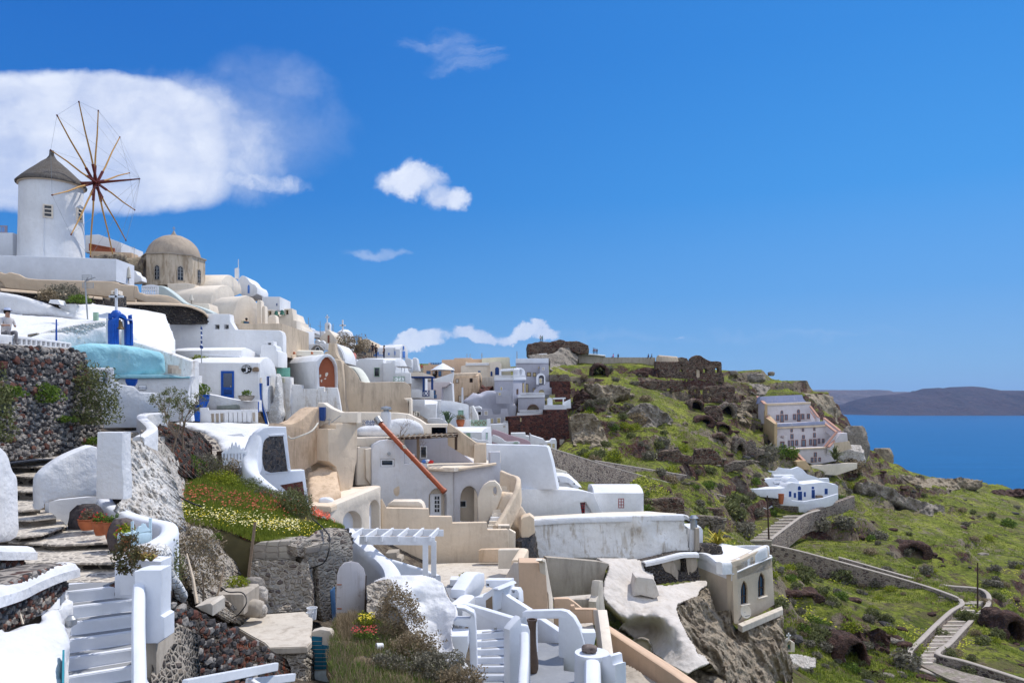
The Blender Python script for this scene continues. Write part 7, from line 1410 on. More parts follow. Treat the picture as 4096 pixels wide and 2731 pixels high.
# cream block and ramp
CR2=PEACH
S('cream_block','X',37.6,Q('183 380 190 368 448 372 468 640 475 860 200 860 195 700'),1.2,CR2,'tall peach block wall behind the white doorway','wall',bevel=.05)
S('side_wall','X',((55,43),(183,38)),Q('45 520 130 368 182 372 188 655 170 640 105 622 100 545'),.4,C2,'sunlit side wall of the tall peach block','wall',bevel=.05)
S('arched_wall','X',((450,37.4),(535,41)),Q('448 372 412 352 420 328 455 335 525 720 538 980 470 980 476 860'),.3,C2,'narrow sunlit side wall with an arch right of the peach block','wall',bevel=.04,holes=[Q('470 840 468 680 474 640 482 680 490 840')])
RB('parapet','X',[(0,232,46.5),(235,228,45.8)],.5,1.2,C2,'cream parapet at the right end of the big terrace',k=3);RB('parapet','X',[(235,230,45.6),(165,345,42)],.6,.9,CE,'short cream parapet coming forward at the terrace end',k=3)
S('concrete_wall','J',((0,53),(510,54.6)),Q('-30 488 200 505 420 525 508 545 480 600 455 700 440 830 30 850 -30 700'),.6,CONC,'bare grey concrete retaining wall under the lumpy white wall','wall',bevel=.04)
HS('concrete_floor','X',Q('520 715 950 680 955 735 900 735 735 745 600 735 540 735'),PZ('X',715,50),.3,CL,label='small pale concrete floor below the concrete retaining wall',cat='floor')
S('concrete_parapet','X',47.5,Q('715 745 745 738 950 735 958 830 790 832'),.3,CONC,'low grey concrete parapet right of the peach block','wall');S('concrete_post','X',((955,47),(1032,49)),Q('958 960 955 760 978 700 980 630 992 552 1022 548 1028 700 1060 975'),.5,CL,'stepped concrete wall end beside the plaster slope','wall')
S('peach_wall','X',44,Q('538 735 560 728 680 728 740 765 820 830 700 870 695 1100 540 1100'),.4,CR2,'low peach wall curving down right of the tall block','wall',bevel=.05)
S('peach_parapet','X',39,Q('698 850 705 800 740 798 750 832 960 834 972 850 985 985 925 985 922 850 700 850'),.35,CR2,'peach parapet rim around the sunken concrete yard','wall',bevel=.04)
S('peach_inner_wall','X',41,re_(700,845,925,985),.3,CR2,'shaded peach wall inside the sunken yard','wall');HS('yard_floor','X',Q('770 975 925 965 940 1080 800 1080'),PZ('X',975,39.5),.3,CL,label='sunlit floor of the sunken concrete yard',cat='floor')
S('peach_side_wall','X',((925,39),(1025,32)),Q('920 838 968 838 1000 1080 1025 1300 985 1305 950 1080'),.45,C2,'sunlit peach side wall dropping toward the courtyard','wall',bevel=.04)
RB('ramp_parapet','J',Q3('420 1030 41 640 1170 39 860 1310 37 1080 1450 35 1260 1575 33.5 1400 1670 32'),.35,2.2,CR2,'long straight peach ramp wall descending right to the bottom edge',k=2);RB('ramp_parapet','J',Q3('425 1045 39.6 640 1190 37.6 860 1335 35.6 1080 1480 33.6 1250 1600 32.2 1400 1710 31'),.4,2.4,CR2,'front peach ramp wall parallel to the longer one',k=2)
RF('shaded_ground','J',Q('440 1280 700 1420 1000 1600 400 1600 400 1300'),Q3('440 1280 38 700 1420 36 1000 1600 34 400 1600 34'),12,CONC,.08,1,.1,1.5,label='shaded brown ground beneath the peach ramp',cat='ground',kind='structure')
TUFFB=rockm('brown_tuff_rock',(.29,.235,.175),(.40,.335,.255),(.15,.125,.10),.8,1.0,.4)
# ================================================================= centre right: white houses with red windows, plaster slope, arched house on the cliff
S('great_wall','I',((-150,66),(550,64)),Q('-170 300 -100 306 300 312 445 320 462 340 500 480 553 740 -170 740'),.9,WC,'very large plain white wall rising above the red window houses','wall',bevel=.08)
S('cream_box','F',59,Q('1930 560 1932 465 2015 462 2022 560'),.8,C2,'small cream box chimney against the great white wall','chimney')
rw,p_=H('white_house','I',((190,64),(1020,66.5)),Q('185 1060 190 738 460 735 580 738 760 746 870 765 905 775 935 850 970 925 1020 990 1020 1060'),3,WHITE,'low white house with a deep set red window',bevel=.12,holes=[Q('776 868 832 864 890 970 892 984 796 986')])
slab('reveal',p_,Q('770 860 835 860 892 975 892 990 780 990'),.1,WHITE,rw,off=.5);wi(p_,782,868,832,982,rw,REDP,GLASS,6,.04,.35,2,4)
S('dome','I',71,Q('510 740 516 600 560 592 640 598 700 630 750 680 778 700 800 740'),4,WHITE,'smooth white domed roof between the great wall and the barrel house','roof',sm=1,bevel=.6)
S('vault_ridge','I',66,Q('188 740 240 712 420 695 455 712 470 740'),2,WHITE,'low white roof ridge under the great wall','roof',sm=1,bevel=.2);S('canvas_sail','I',73,Q('505 560 530 535 645 570 652 578 560 600 510 600'),.6,CANVAS,'pale sagging roof corner behind the domed roof','roof')
vh,p_=H('barrel_house','I',((843,74),(905,68)),Q('906 1010 906 775 898 735 884 700 868 688 852 690 845 720 843 1010'),4.5,WHITE,'white barrel vaulted house with a small red window',bevel=.05)
q_=Plane('I',67.93);slab('window_surround',q_,re_(1128,812,1216,932),.03,WHITE,vh,off=-.02,holes=[re_(1141,826,1196,918)],bevel=.004);wi(q_,1141,826,1196,918,vh,REDP,GLASS,6,.05,0,2,3)
HS('terrace','I',Q('315 1045 900 1020 1740 1000 1700 970 1380 950 1000 960 300 1000'),PZ('I',1042,59.5),.3,C2,label='cream terrace floor behind the lumpy white wall',cat='terrace')
RB('parapet','I',Q3('1362 962 68 1400 950 67.6 1550 962 66 1700 976 64'),.4,1.4,WHITE,'low white parapet curving behind the lumpy wall',k=3)
LW=RF('lumpy_wall','I',Q('312 1035 400 1020 600 1012 1000 1000 1400 990 1700 984 1760 992 1785 1060 1800 1130 1832 1355 1640 1385 1400 1415 900 1400 600 1412 370 1400 340 1200'),
   Q3('312 1035 57.5 340 1300 57.3 370 1400 57.2 700 1030 58.4 700 1380 58.1 900 1020 58.7 900 1400 58.3 1200 1020 59.2 1270 1200 59.8 1280 1400 59.1 1350 1090 59 1400 1400 59 1450 1180 59.5 1540 1150 60 1580 1250 59.4 1760 992 60.2 1832 1355 60 1640 1385 59.6 1700 1150 60.1'),9,WOLD,.15,.5,.2,1.0,3.0,3,label='long lumpy old white wall with flaking plaster',cat='wall')
RB('whitewashed_top','I',Q3('315 1026 57.9 600 1004 58.5 1000 992 59.2 1400 982 59.9 1740 978 60.5 1770 992 60.4'),.9,.35,W2,None,None,parent=LW,rnd=1)
S('ledge','I',57.4,Q('340 1410 360 1385 500 1395 1050 1440 1050 1460 450 1430'),.5,CL,'rough stony ledge at the foot of the lumpy wall','ledge',bevel=.05)
TW_=plaster('white_beige_plaster',(.62,.57,.52),(.46,.40,.34),.6,1.2,.5,.6,.46,.68)
RF('plaster_slope','J',Q('372 488 600 490 760 505 805 525 815 600 890 625 900 720 1000 730 1250 688 1290 680 1355 690 1350 730 1290 770 1270 830 1180 860 1100 890 1090 930 1130 1050 1180 1150 1250 1250 1265 1310 1330 1330 1375 1400 1290 1430 1180 1490 1000 1400 940 1340 880 1310 740 1200 600 1080 640 1040 600 990 490 880 455 830 462 700 510 570'),
       Q3('372 488 57 800 520 57.5 1250 690 58 510 570 54.5 460 800 52 700 650 55 840 700 55.6 830 850 52.5 1000 800 54 1180 850 54 620 900 51.5 800 930 51.6 1000 930 51.4 1090 930 51.6 560 985 50.6 660 1010 50.2 800 990 50 940 1000 50 1030 1080 49.3 1120 1200 48 1230 1300 47.2 1375 1400 46.8 1180 1480 45.8 640 1080 52 720 1110 53 850 1100 53 930 1130 51.8 970 1250 49.8 880 1290 50.4 740 1180 52.6 1050 1400 47.2'),8,TW_,.12,.8,.1,1.2,5.0,3,label='big whitewashed beige plaster slope with a cave entrance',cat='plaster mass')
cd,q_=S('cave_arch','J',((700,50),(890,49.4)),Q('705 1330 705 1200 730 1184 790 1180 840 1200 868 1240 880 1320 880 1420 705 1360'),.3,TUFFG,'dark arched cave entrance in the plaster slope','doorway',holes=[Q('718 1340 720 1210 790 1192 830 1208 858 1245 866 1380')]);slab('dark_opening',q_,Q('712 1340 714 1205 790 1188 835 1204 862 1245 872 1400'),.06,CONC,cd,off=.22)
S('truncated_block','J',52.6,Q('705 830 735 660 760 655 885 672 905 700 945 820 900 845 780 815'),1.6,TW_,'sloping whitewashed chimney stub on the plaster slope','chimney',bevel=.12)
nb,q_=S('rubble_wall','J',((800,57),(1290,58.6)),Q('805 530 920 505 1030 478 1120 455 1250 452 1275 560 1290 690 1250 700 1130 690 920 725 890 630 820 620'),1.2,LAVAD,'rough lava stone wall with a plastered niche','stone wall',bevel=.1,holes=[Q('1100 615 1070 540 1040 485 1125 470 1160 490 1168 560 1165 618')])
slab('niche',q_,Q('1100 625 1070 540 1035 480 1130 465 1170 490 1172 625'),.1,C2,nb,off=.8);slab('plaster_coat',q_,Q('950 500 1040 480 1100 615 1095 690 1040 630 990 610 960 560'),.06,CONC,nb,off=-.05,bevel=.02);slab('plaster_coat',q_,Q('1165 470 1250 455 1265 560 1250 600 1185 640 1170 560'),.06,CONC,nb,off=-.05,bevel=.02)
bm=SN(q_,810,520,1285,720,170,.16,88,poly=Q('810 540 940 540 980 620 1080 650 1270 600 1285 690 1130 688 925 720 895 630 825 615'));bo('stones',bm,ST_BLK,nb,0)
RB('whitewashed_top','J',Q3('800 522 57 920 498 57.4 1040 468 57.8 1130 448 58.1 1260 445 58.5'),.7,.12,W2,None,None,parent=nb,rnd=1)
for i,(x,w_,y0,m) in enumerate(((1222,48,250,W2),(1265,40,245,CONC))): S('stub_chimney','J',60-.4*i,[(x-w_/2,440),(x-w_/2+4,y0),(x+w_/2-4,y0-5),(x+w_/2,430)],.9,m,('white ribbed chimney stub with a steel flue','grey rendered chimney stub beside the white one')[i],'chimney',bevel=.06)
bm=NB();c=P('J',1233,250,60.2);LA(bm,[(.28,0),(.28,.7),(.2,.72),(.2,.9),(.38,.92),(.2,1.12),(0,1.15)],c,16);tag(bo('steel_flue',bm,METAL),'steel chimney flue with a dark cap','flue')
S('white_shed','J',62,Q('1180 400 1180 232 1295 230 1312 260 1312 390'),2,WC,'small blue white wall behind the chimney stubs','wall')
RF('tuff_cliff','J',Q('1095 890 1180 860 1270 830 1300 770 1360 730 1400 860 1430 910 1550 935 1580 1060 1600 1110 1700 1050 1850 960 1990 940 2010 1000 2000 1150 2030 1250 2080 1400 2095 1700 1450 1700 1505 1500 1430 1420 1375 1400 1330 1330 1265 1310 1250 1250 1180 1150 1130 1050 1090 930'),
       Q3('1095 890 51.6 1090 930 51.3 1130 1050 50 1180 1150 48.7 1250 1250 47.6 1265 1310 47.2 1180 860 53.2 1270 830 54.8 1360 730 57.5 1550 935 56 1600 1110 56 1400 1000 54 1250 1000 53 1300 1200 50.5 1500 1150 52.5 1990 950 60 1700 1100 56 1850 1050 58 1700 1300 53.5 1900 1250 56 2080 1400 57.5 1500 1500 49 1800 1500 52.5 2095 1700 56 1450 1700 47 1375 1400 46.6'),5,TUFFB,1.9,.3,.35,2.5,11.0,6,label='craggy grey tuff cliff below the arched house',cat='cliff',kind='structure',jag=20)
RF('lower_rock','J',Q('560 1080 700 1180 900 1320 1100 1450 1300 1420 1420 1420 1520 1500 1500 1720 900 1720 560 1300'),Q3('560 1080 52 900 1320 52 1300 1420 50 1500 1500 49.5 1500 1720 46 900 1720 47'),8,TUFFB,.8,.4,.4,2,label='brown rock below the whitewashed plaster slope',cat='rock')
ah=TH('arched_house','beige cliff edge house with two pointed arch windows and a white roof terrace','house',P('J',1580,1050,56))
lp,rp=pln('J',((1255,61),(1566,56))),pln('J',((1560,56),(1930,61)))
BEIGE=plaster('rough_beige_plaster',(.58,.49,.38),(.42,.34,.26),.35,.4,1.4,.8)
slab('side_wall',lp,Q('1258 450 1340 470 1450 545 1520 580 1562 575 1580 1060 1545 940 1415 895 1365 700 1290 670'),.45,BEIGE,ah,bevel=.06)
def pa(x0,x1,xt,ys,yt,yb,sl): c=(x0+x1)/2;return [(x0,yb),(x0,ys),(x0+(xt-x0)*.35,ys-(ys-yt)*.55),(xt,yt),(x1-(x1-xt)*.3,ys+sl-(ys+sl-yt)*.6),(x1,ys+sl),(x1,yb+sl)]
w1,w2=pa(1640,1698,1665,770,688,895,-14),pa(1788,1848,1812,700,618,833,-20)
slab('front_wall',rp,Q('1560 530 1640 505 1868 392 1888 480 1905 490 1918 700 1928 895 1800 975 1605 1060 1578 1050 1566 800'),.5,BEIGE,ah,holes=[w1,w2],bevel=.06)
for w_ in (w1,w2):
 f=slab('window',rp,w_,.12,WOODD,ah,off=.12,holes=[[(x+(5 if x<(w_[0][0]+w_[-1][0])/2 else -5),y+(7 if y<w_[0][1]-5 else -6)) for x,y in w_]],bevel=.01);slab('pane',rp,w_,.04,simple('blue_brown_glass',(.03,.07,.12),.15),f,off=.2);bm=NB();xm=w_[3][0];bar(bm,rp.pt(xm,w_[0][1]-5,.14),rp.pt(xm,w_[3][1]+10,.14),.07,.05);bar(bm,rp.pt(w_[0][0]+3,w_[1][1]+60,.14),rp.pt(w_[-1][0]-3,w_[1][1]+45,.14),.08,.05);bo('glazing_bar',bm,WOODD,f)
 slab('sill',rp,[(w_[0][0]-8,w_[0][1]+4),(w_[-1][0]+10,w_[-1][1]+2),(w_[-1][0]+10,w_[-1][1]+12),(w_[0][0]-8,w_[0][1]+14)],.5,C2,ah,off=-.12)
slab('cornice',rp,Q('1556 630 1700 565 1900 482 1904 492 1700 577 1558 640'),.3,WHITE,ah,off=-.1,bevel=.04)
ws=[lp.pt(1265,450).xy[:],rp.pt(1560,500).xy[:],rp.pt(1905,500).xy[:],(P('J',1480,400,66)).xy[:]]
zf=PZ('J',540,57.5);bm=NB();prism(bm,ws,zf-1.0,zf);bo('roof_floor',bm,WHITE,ah);bm=NB();prism(bm,[(a*.993,b*1.006) for a,b in ws],PZ('J',1050,56)+.3,zf-1.0);bo('body',bm,BEIGE,ah)
wallr('parapet',[lp.pt(1256,448,.2),lp.pt(1340,462,.2),lp.pt(1440,535,.2),lp.pt(1520,578,.2),lp.pt(1560,578,.2)],.55,.5,WHITE,parent=ah,rnd=1);wallr('parapet',[rp.pt(1480,532,.25),rp.pt(1560,528,.25),rp.pt(1650,500,.25),rp.pt(1760,445,.25),rp.pt(1866,392,.25),P('J',1840,388,63),P('J',1700,386,65),P('J',1540,392,66),P('J',1490,410,66)],.5,.9,WHITE,parent=ah,rnd=1)
RB('bench','J',Q3('1390 440 62 1440 430 63 1500 425 63.4 1540 425 63'),.9,.8,WHITE,None,None,parent=ah,rnd=.6);HS('plinth','J',Q('1610 1058 1990 905 2000 935 1650 1082'),PZ('J',1062,55.5),.45,CL,ah)
ds=TH('satellite_dish','round pale satellite dish on the wall of the arched house','satellite dish',P('J',1640,1010,54.6));cc=P('J',1672,955,54.5);bm=NB();LA(bm,[(0,.0),(.16,.01),(.32,.06),(.45,.13),(.47,.13),(.33,.04),(.16,-.02),(0,-.03)],(0,0,0),28);bmesh.ops.transform(bm,verts=bm.verts,matrix=Matrix.Translation(cc) @ Matrix.Rotation(R(75),4,'X') @ Matrix.Rotation(R(22),4,'Y'));bo('dish',bm,C2,ds)
bm=NB();tube(bm,[P('J',1620,1030,54.9),cc],.05);tube(bm,[cc+VX((0,-.1,-.3)),cc+VX((.1,-.8,-.05))],.03);bo('arm',bm,METAL,ds)
agave('yucca',P('J',1440,400,66.5),40,2.2,foliage('yellow_yucca_leaves',[(.25,.24,.03),(.45,.36,.05),(.14,.17,.04)],1,.1),None,9,'yellowish spiky yucca behind the white roof terrace','yucca',.05,.55)
for i,(x,y,d,rr_,m,lb) in enumerate(((1290,400,61,.7,LAVAD,''),)): rock('rubble_heap',P('J',1345,430,61.5),(1.5,.8,.7),5.5,LAVAD,label='small lava rubble heap beside the white roof terrace',cat='rubble',sub=4)
bt=H('bell_arch','J',66,Q('2028 1300 2030 1235 2040 1205 2056 1195 2076 1210 2100 1225 2102 1302'),.6,C2,'tiny pale bell arch with a cross beyond the cliff','bell arch',holes=[arch(2038,2066,1225,1208,1290)])[0];bm=NB();cross(bm,P('J',2047,1200,66.3),.65,.4,.1);bo('cross',bm,WP,bt);bell(P('J',2052,1235,66.3),.2,GBRONZE,bt)
RF('ruined_wall','M',Q('235 1385 300 1390 400 1410 405 1470 330 1480 260 1450'),Q3('235 1385 68 400 1410 72 260 1450 67 405 1470 70'),5,PALEROCK,.3,1,.4,2,label='low pale ruined wall near the tiny bell arch',cat='ruin')
# ================================================================= the grey and cream town quarter
def win(pl,x0,y0,x1,y1,parent,pm,fm=None,ar=False,w_=None): return wi(pl,x0,y0,x1,y1,parent,fm or WP,pm,w_ or max(3,(x1-x0)*.13),.06,0,ar=ar)
YDOOR=simple('pale_yellow_shutter',(.58,.48,.26),.6);BRF=simple('brown_frame',(.12,.07,.05),.6);BLS=simple('blue_shutter',(.08,.16,.30),.6)
r_,p_=H('peach_house','U',172,Q('315 400 315 203 383 197 383 172 412 172 412 197 560 193 562 130 728 126 728 107 965 105 968 120 1112 118 1115 400'),8,PEACH,'long peach house with a white parasol in front')
slab('doorway',p_,re_(437,282,492,376),.05,DARK,r_,off=-.03);slab('wall_sign',p_,re_(430,236,495,278),.1,simple('orange_board',(.50,.22,.06),.6),r_,off=-.1);win(p_,682,235,727,300,r_,BLS);win(p_,355,278,410,322,r_,BLS,BLS);win(p_,515,280,557,352,r_,BLS,BLS)
slab('roof_railing',p_,re_(412,168,556,195),.08,BLS,r_,holes=[[(418+34*i,174),(446+34*i,174),(432+34*i,190)] for i in range(4)],bevel=.01)
ub=TH('parasol','open white parasol on the terrace of the peach house','umbrella',P('U',575,350,167));bm=NB();tube(bm,[P('U',575,350,167),P('U',575,238,167)],.06);bo('pole',bm,WP,ub);bm=NB();c=P('U',575,270,167);LA(bm,[(2.75,0),(2.6,.12),(1.3,.9),(0,1.6),(0,1.5),(1.3,.8),(2.7,-.02)],c,8);bo('canopy',bm,WP,ub)
PE_(P('U',292,300,150),180,(.5,.1,.1),(.4,.4,.42),'person in pink and white standing by the lane left of the peach house')
PE_(P('U',455,372,169),180,(.5,.5,.5),(.05,.05,.06),'person in grey in the doorway of the peach house');PE_(P('U',492,374,168),200,(.03,.03,.04),(.04,.04,.05),'person in black beside the doorway of the peach house')
MA('U',900,48,130,173,.08,METAL,'left aerial on the peach house roof','antenna',[(893,70,908,70)]);MA('U',942,48,130,173,.08,METAL,'second aerial on the peach house roof','antenna',[(935,70,950,70)]);MA('U',1100,38,110,175,.1,METAL,'tall aerial on the cream roof','antenna',[(1088,60,1112,60),(1090,75,1110,75)]);MA('U',1572,15,120,168,.12,METAL,'dark pole at the left corner of the grey block','pole')
r_,p_=H('cream_house','U',166,Q('770 400 815 300 820 215 878 200 880 162 898 158 905 170 1195 168 1208 160 1215 200 1215 400'),6,C2,'cream house with a whitish barrel roof in the distant quarter');slab('roof_panel',p_,Q('882 212 890 178 1195 172 1205 206'),.3,WHITE,r_,off=-.2);slab('window',p_,re_(1048,278,1082,298),.08,BLS,r_,off=-.05)
r_,p_=H('cream_house','U',170,Q('1100 360 1100 110 1300 96 1460 95 1475 110 1475 160 1490 240 1490 400 1100 400'),6,plaster('pale_yellow_plaster',(.68,.64,.50),(.5,.47,.38),.3),'pale yellow house with two dark blue arched doors')
q_=Plane('U',165.5);slab('front_wing',q_,Q('1205 400 1205 165 1340 152 1358 180 1360 400'),4,C2,r_);win(q_,1278,228,1332,335,r_,NAVY,NAVY,True,5);win(q_,1217,286,1243,350,r_,NAVY,NAVY,True,3)
r_,p_=H('brown_house','U',((695,154),(1048,155)),Q('700 720 693 560 695 385 750 372 768 362 790 378 930 368 955 352 985 368 1045 370 1055 560 900 720'),6,TAN,'old brown house with four small weathered windows')
slab('barrel_roof',pln('U',((690,154.6),(1100,157))),Q('698 385 712 335 735 310 1060 298 1090 320 1102 380 1095 420 1045 400'),4,TS,r_,bevel=.5);slab('side_wall',pln('U',((1045,155),(1105,160))),Q('1045 560 1045 345 1080 305 1104 370 1100 440 1075 560'),.5,TAN,r_)
for x0,y0,x1,y1 in ((747,388,790,442),(935,378,978,434),(785,608,832,700),(870,618,915,684)): win(p_,x0,y0,x1,y1,r_,CL if y0>600 or x0<800 else DARK,BRF)
MA('U',838,500,710,148,.25,WP,'thick white pole in front of the brown house')
S('pale_wall','U',158,Q('1095 500 1100 368 1270 358 1275 520 1150 520'),1,CL,'pale stained wall between the brown house and the grey tower','wall')
RF('red_rubble','U',Q('1065 520 1110 450 1150 490 1270 480 1200 530 1200 600 1150 640 1050 648'),Q3('1065 520 153 1270 480 156 1050 648 151 1200 600 152'),7,REDSTONE,.5,.4,.4,2,label='heap of dark red stone rubble left of the grey tower',cat='rubble')
def BA(pl,x0,y0,x1,y1,parent,n,mat=WP,T=None):
 st_=(x1-x0)/n;return slab('balustrade',pl,re_(x0,y0,x1,y1),.2,mat,parent,off=-.1,holes=[re_(x0+st_*(i+.25),y0+(y1-y0)*.2,x0+st_*(i+.75),y1-(y1-y0)*.15) for i in range(n)],bevel=.02)
gt=TH('grey_tower_house','grey tower house with white balustrades and a roof pergola','house',P('U',1450,720,152));a_,b_=pln('U',((1268,151),(1520,150))),pln('U',((1520,150),(1686,156)))
slab('front_wall',a_,Q('1268 730 1268 405 1520 402 1525 730'),5,GP,gt);slab('side_wall',b_,Q('1520 402 1686 402 1690 700 1600 720 1525 730'),4,GP,gt)
slab('parapet',a_,Q('1266 410 1268 372 1522 375 1522 405'),.4,WP,gt,off=-.15);slab('parapet',b_,Q('1520 405 1520 375 1686 368 1688 403'),.4,WP,gt,off=-.15);BA(a_,1270,338,1520,374,gt,16);BA(b_,1522,336,1686,370,gt,12)
win(a_,1347,490,1379,550,gt,YDOOR,WP,True);win(b_,1565,522,1588,594,gt,BRF,BRF);win(b_,1645,440,1668,576,gt,YDOOR,BRF)
for x,d in ((1345,153),(1355,157),(1590,153)): bm=NB();bar(bm,P('U',x,345,d),P('U',x,262,d),.3,.3);bo('post',bm,WP,gt)
bm=NB();bar(bm,P('U',1335,280,153),P('U',1590,268,153),.2,.25);bar(bm,P('U',1360,262,159),P('U',1590,242,159),.2,.25)
for i in range(8): bar(bm,P('U',1345+30*i,278-2*i,152.8),P('U',1375+28*i,262-2*i,159),.14,.14)
bo('roof_pergola',bm,WP,gt);slab('roof_arch',pln('U',((1588,154),(1682,157))),Q('1588 345 1590 275 1605 245 1635 240 1665 258 1682 290 1684 345'),1.2,WP,gt,holes=[arch(1608,1640,285,262,335)])
gb,p_=H('grey_block_house','U',166,Q('1558 640 1558 116 1995 112 2000 340 2008 640'),8,GP,'big flat roofed grey lavender house with brown window frames')
slab('upper_band',p_,Q('1556 178 1556 114 1997 110 1998 176'),.3,WC,gb,off=-.25)
for a in ((1705,298,1760,354),(1786,302,1828,356)): win(p_,*a,gb,YDOOR,BRF)
slab('window',p_,re_(1858,225,1873,250),.08,YDOOR,gb,off=-.05);q_=Plane('U',163);slab('bay',q_,Q('1880 420 1880 215 1905 190 1940 183 1975 200 2000 210 2005 420'),3,GP,gb);win(q_,1905,230,1946,273,gb,CL)
q_=Plane('U',158);slab('arched_bay',q_,Q('1830 590 1830 360 1850 325 1890 312 1930 325 1950 360 1952 420 2005 430 2010 600'),3,GP,gb,holes=[arch(1866,1932,372,340,466)]);slab('arch_moulding',q_,arch(1830,1952,372,312,466),.4,WP,gb,off=-.3,holes=[arch(1862,1935,372,338,465)]);slab('bay_back',q_,re_(1850,330,1945,480),.2,GP,gb,off=1.2);win(q_,1870,378,1910,448,gb,YDOOR)
slab('link_wall',Plane('U',161),Q('1685 600 1685 358 1750 358 1830 420 1830 600'),3,GP,gb);win(Plane('U',160.9),1688,452,1726,572,gb,YDOOR,BRF);win(Plane('U',160.9),1786,510,1815,560,gb,YDOOR,BRF)
slab('stair_wall',Plane('U',155.5),Q('1790 600 1800 540 1880 480 1950 470 2008 420 2010 500 2040 505 2042 600'),2,GP,gb,holes=[arch(1865,1942,570,532,590)]);slab('fanlight',Plane('U',155.9),arch(1862,1945,572,528,592),.2,YDOOR,gb)
lg=TH('grey_terrace_house','grey terrace house with a wide dark arch and white balustrades','house',P('U',1760,880,149));q_=Plane('U',149.5)
slab('wall',q_,Q('1585 830 1590 635 1945 625 1952 830'),5,GP,lg,holes=[arch(1722,1855,800,742,812)]);slab('arch_moulding',q_,arch(1712,1866,800,726,806),.3,BRF,lg,off=-.2,holes=[arch(1724,1854,800,744,805)]);slab('arch_back',q_,re_(1705,720,1870,815),.2,TS,lg,off=1.5)
slab('parapet',q_,Q('1588 640 1590 600 1945 592 1947 632'),.5,WP,lg,off=-.3);BA(Plane('U',149.1),1620,570,1940,602,lg,22)
q2=Plane('U',146.5);slab('lower_parapet',q2,Q('1572 880 1575 845 1960 828 1975 795 1975 865'),.5,WP,lg);BA(q2,1605,806,1940,842,lg,24)
bh,q_=H('white_balcony','U',145,Q('1940 800 1942 740 2235 735 2238 798'),3,WP,'white balcony with pergola above the dark red wall','balcony');BA(q_,1965,736,2205,768,bh,18);slab('pillar',q_,Q('1985 745 1985 650 2020 635 2050 650 2055 745'),1,WP,bh,off=.8);slab('parapet',q_,Q('2240 785 2200 700 2300 655 2308 780'),.4,WP,bh,off=1.5)
bm=NB();bar(bm,P('U',2055,650,146),P('U',2225,645,146),.3,.3);bar(bm,P('U',2195,735,146),P('U',2195,648,146),.25,.25);bo('pergola',bm,WP,bh)
rs,p_=S('dark_red_wall','U',((1468,140),(2310,145)),Q('1466 895 1975 862 1975 800 2238 796 2268 930 2300 1070 2312 1340 1470 1340 1490 1110'),2,REDSTONE,'huge dark red stone retaining wall under the grey houses','stone wall',bevel=.05)
win(p_,1610,908,1634,964,rs,YDOOR,BRF);win(p_,2146,1198,2206,1272,rs,CL,CL)
for i,(y0,y1,x0) in enumerate(((330,418,2008),(418,500,2008),(500,588,2042),(588,695,2092))): S('red_terrace_wall','U',161-3.5*i,[(x0,y1),(x0,y0),(2265+20*(i>0),y0),(2300,y1)],2.5,RUING if i==0 else REDSTONE,('grey stone terrace wall right of the grey block','uppermost of the dark red terrace walls','middle dark red terrace wall','lowest dark red terrace wall behind the white balcony')[i],'stone wall')
gm=lump('grey_plaster_slope','U',((870,147),(1600,150)),Q('860 720 960 640 1060 560 1075 640 1200 540 1285 548 1400 545 1435 535 1490 560 1505 722 1588 720 1600 760 1572 900 1470 1110 1215 1000 1000 950 930 760'),4,GP,.5,.6,.25,.25,label='soft grey plastered mass stepping down below the grey tower',cat='plaster mass')
q_=Plane('U',144);gh=TH('grey_house','low grey houses with pale yellow doors below the grey tower','house',P('U',1250,1000,144));slab('wall',q_,Q('1000 1000 1000 800 1040 785 1235 790 1250 860 1350 862 1355 790 1445 785 1465 1000'),2,GP,gh);slab('upper_wall',Plane('U',145.5),Q('1290 720 1290 560 1430 538 1485 562 1500 722'),2,GP,gh);win(Plane('U',145.4),1320,570,1358,610,gh,YDOOR)
for a in ((1042,820,1096,879,DARK),(1130,815,1183,876,CL),(1218,915,1256,985,YDOOR),(1300,905,1356,985,YDOOR),(1402,903,1448,952,YDOOR)): win(q_,*a[:4],gh,a[4])
bp=TH('blue_pergola_house','white house with a dark blue metal pergola and cross railings','house',P('U',300,640,128));slab('wall',Plane('U',130),Q('150 640 150 375 335 372 338 640'),4,WHITE,bp);slab('canopy',Plane('U',126),re_(148,353,440,372),4,NAVY,bp,bevel=.02)
for x in (318,433): bm=NB();bar(bm,P('U',x,560,126.3),P('U',x,370,126.3),.35,.35);bo('post',bm,NAVY,bp)
q_=Plane('U',125);slab('parapet',q_,Q('150 640 152 528 250 525 300 548 300 620 395 618 395 535 445 535 446 650'),.6,WHITE,bp)
def xrail(pl,x0,y0,x1,y1,parent,mat,n=2):
 w_=(x1-x0)/n;h_=y1-y0;hl=[]
 for i in range(n): a,b=x0+w_*i+w_*.08,x0+w_*(i+1)-w_*.08;m=(a+b)/2;c=(y0+y1)/2;u_,v_=w_*.1,h_*.1;hl+=[[(a+u_,y0+v_),(b-u_,y0+v_),(m,c-v_)],[(a+u_,y1-v_),(b-u_,y1-v_),(m,c+v_)],[(a,y0+2*v_),(m-u_,c),(a,y1-2*v_)],[(b,y0+2*v_),(b,y1-2*v_),(m+u_,c)]]
 return slab('railing',pl,re_(x0,y0,x1,y1),.12,mat,parent,holes=hl,bevel=.01)
xrail(Plane('U',124.9),300,540,396,620,bp,NAVY,2)
r_,p_=H('pinkish_house','U',136,Q('335 700 335 432 665 428 672 445 620 490 560 500 558 700'),5,plaster('pale_pink_plaster',(.66,.58,.58),(.5,.45,.45),.3),'pale pinkish house with a brown and blue door');win(p_,447,536,482,596,r_,BLS,BRF);slab('door',p_,re_(447,598,494,648),.08,BLS,r_,off=-.05)
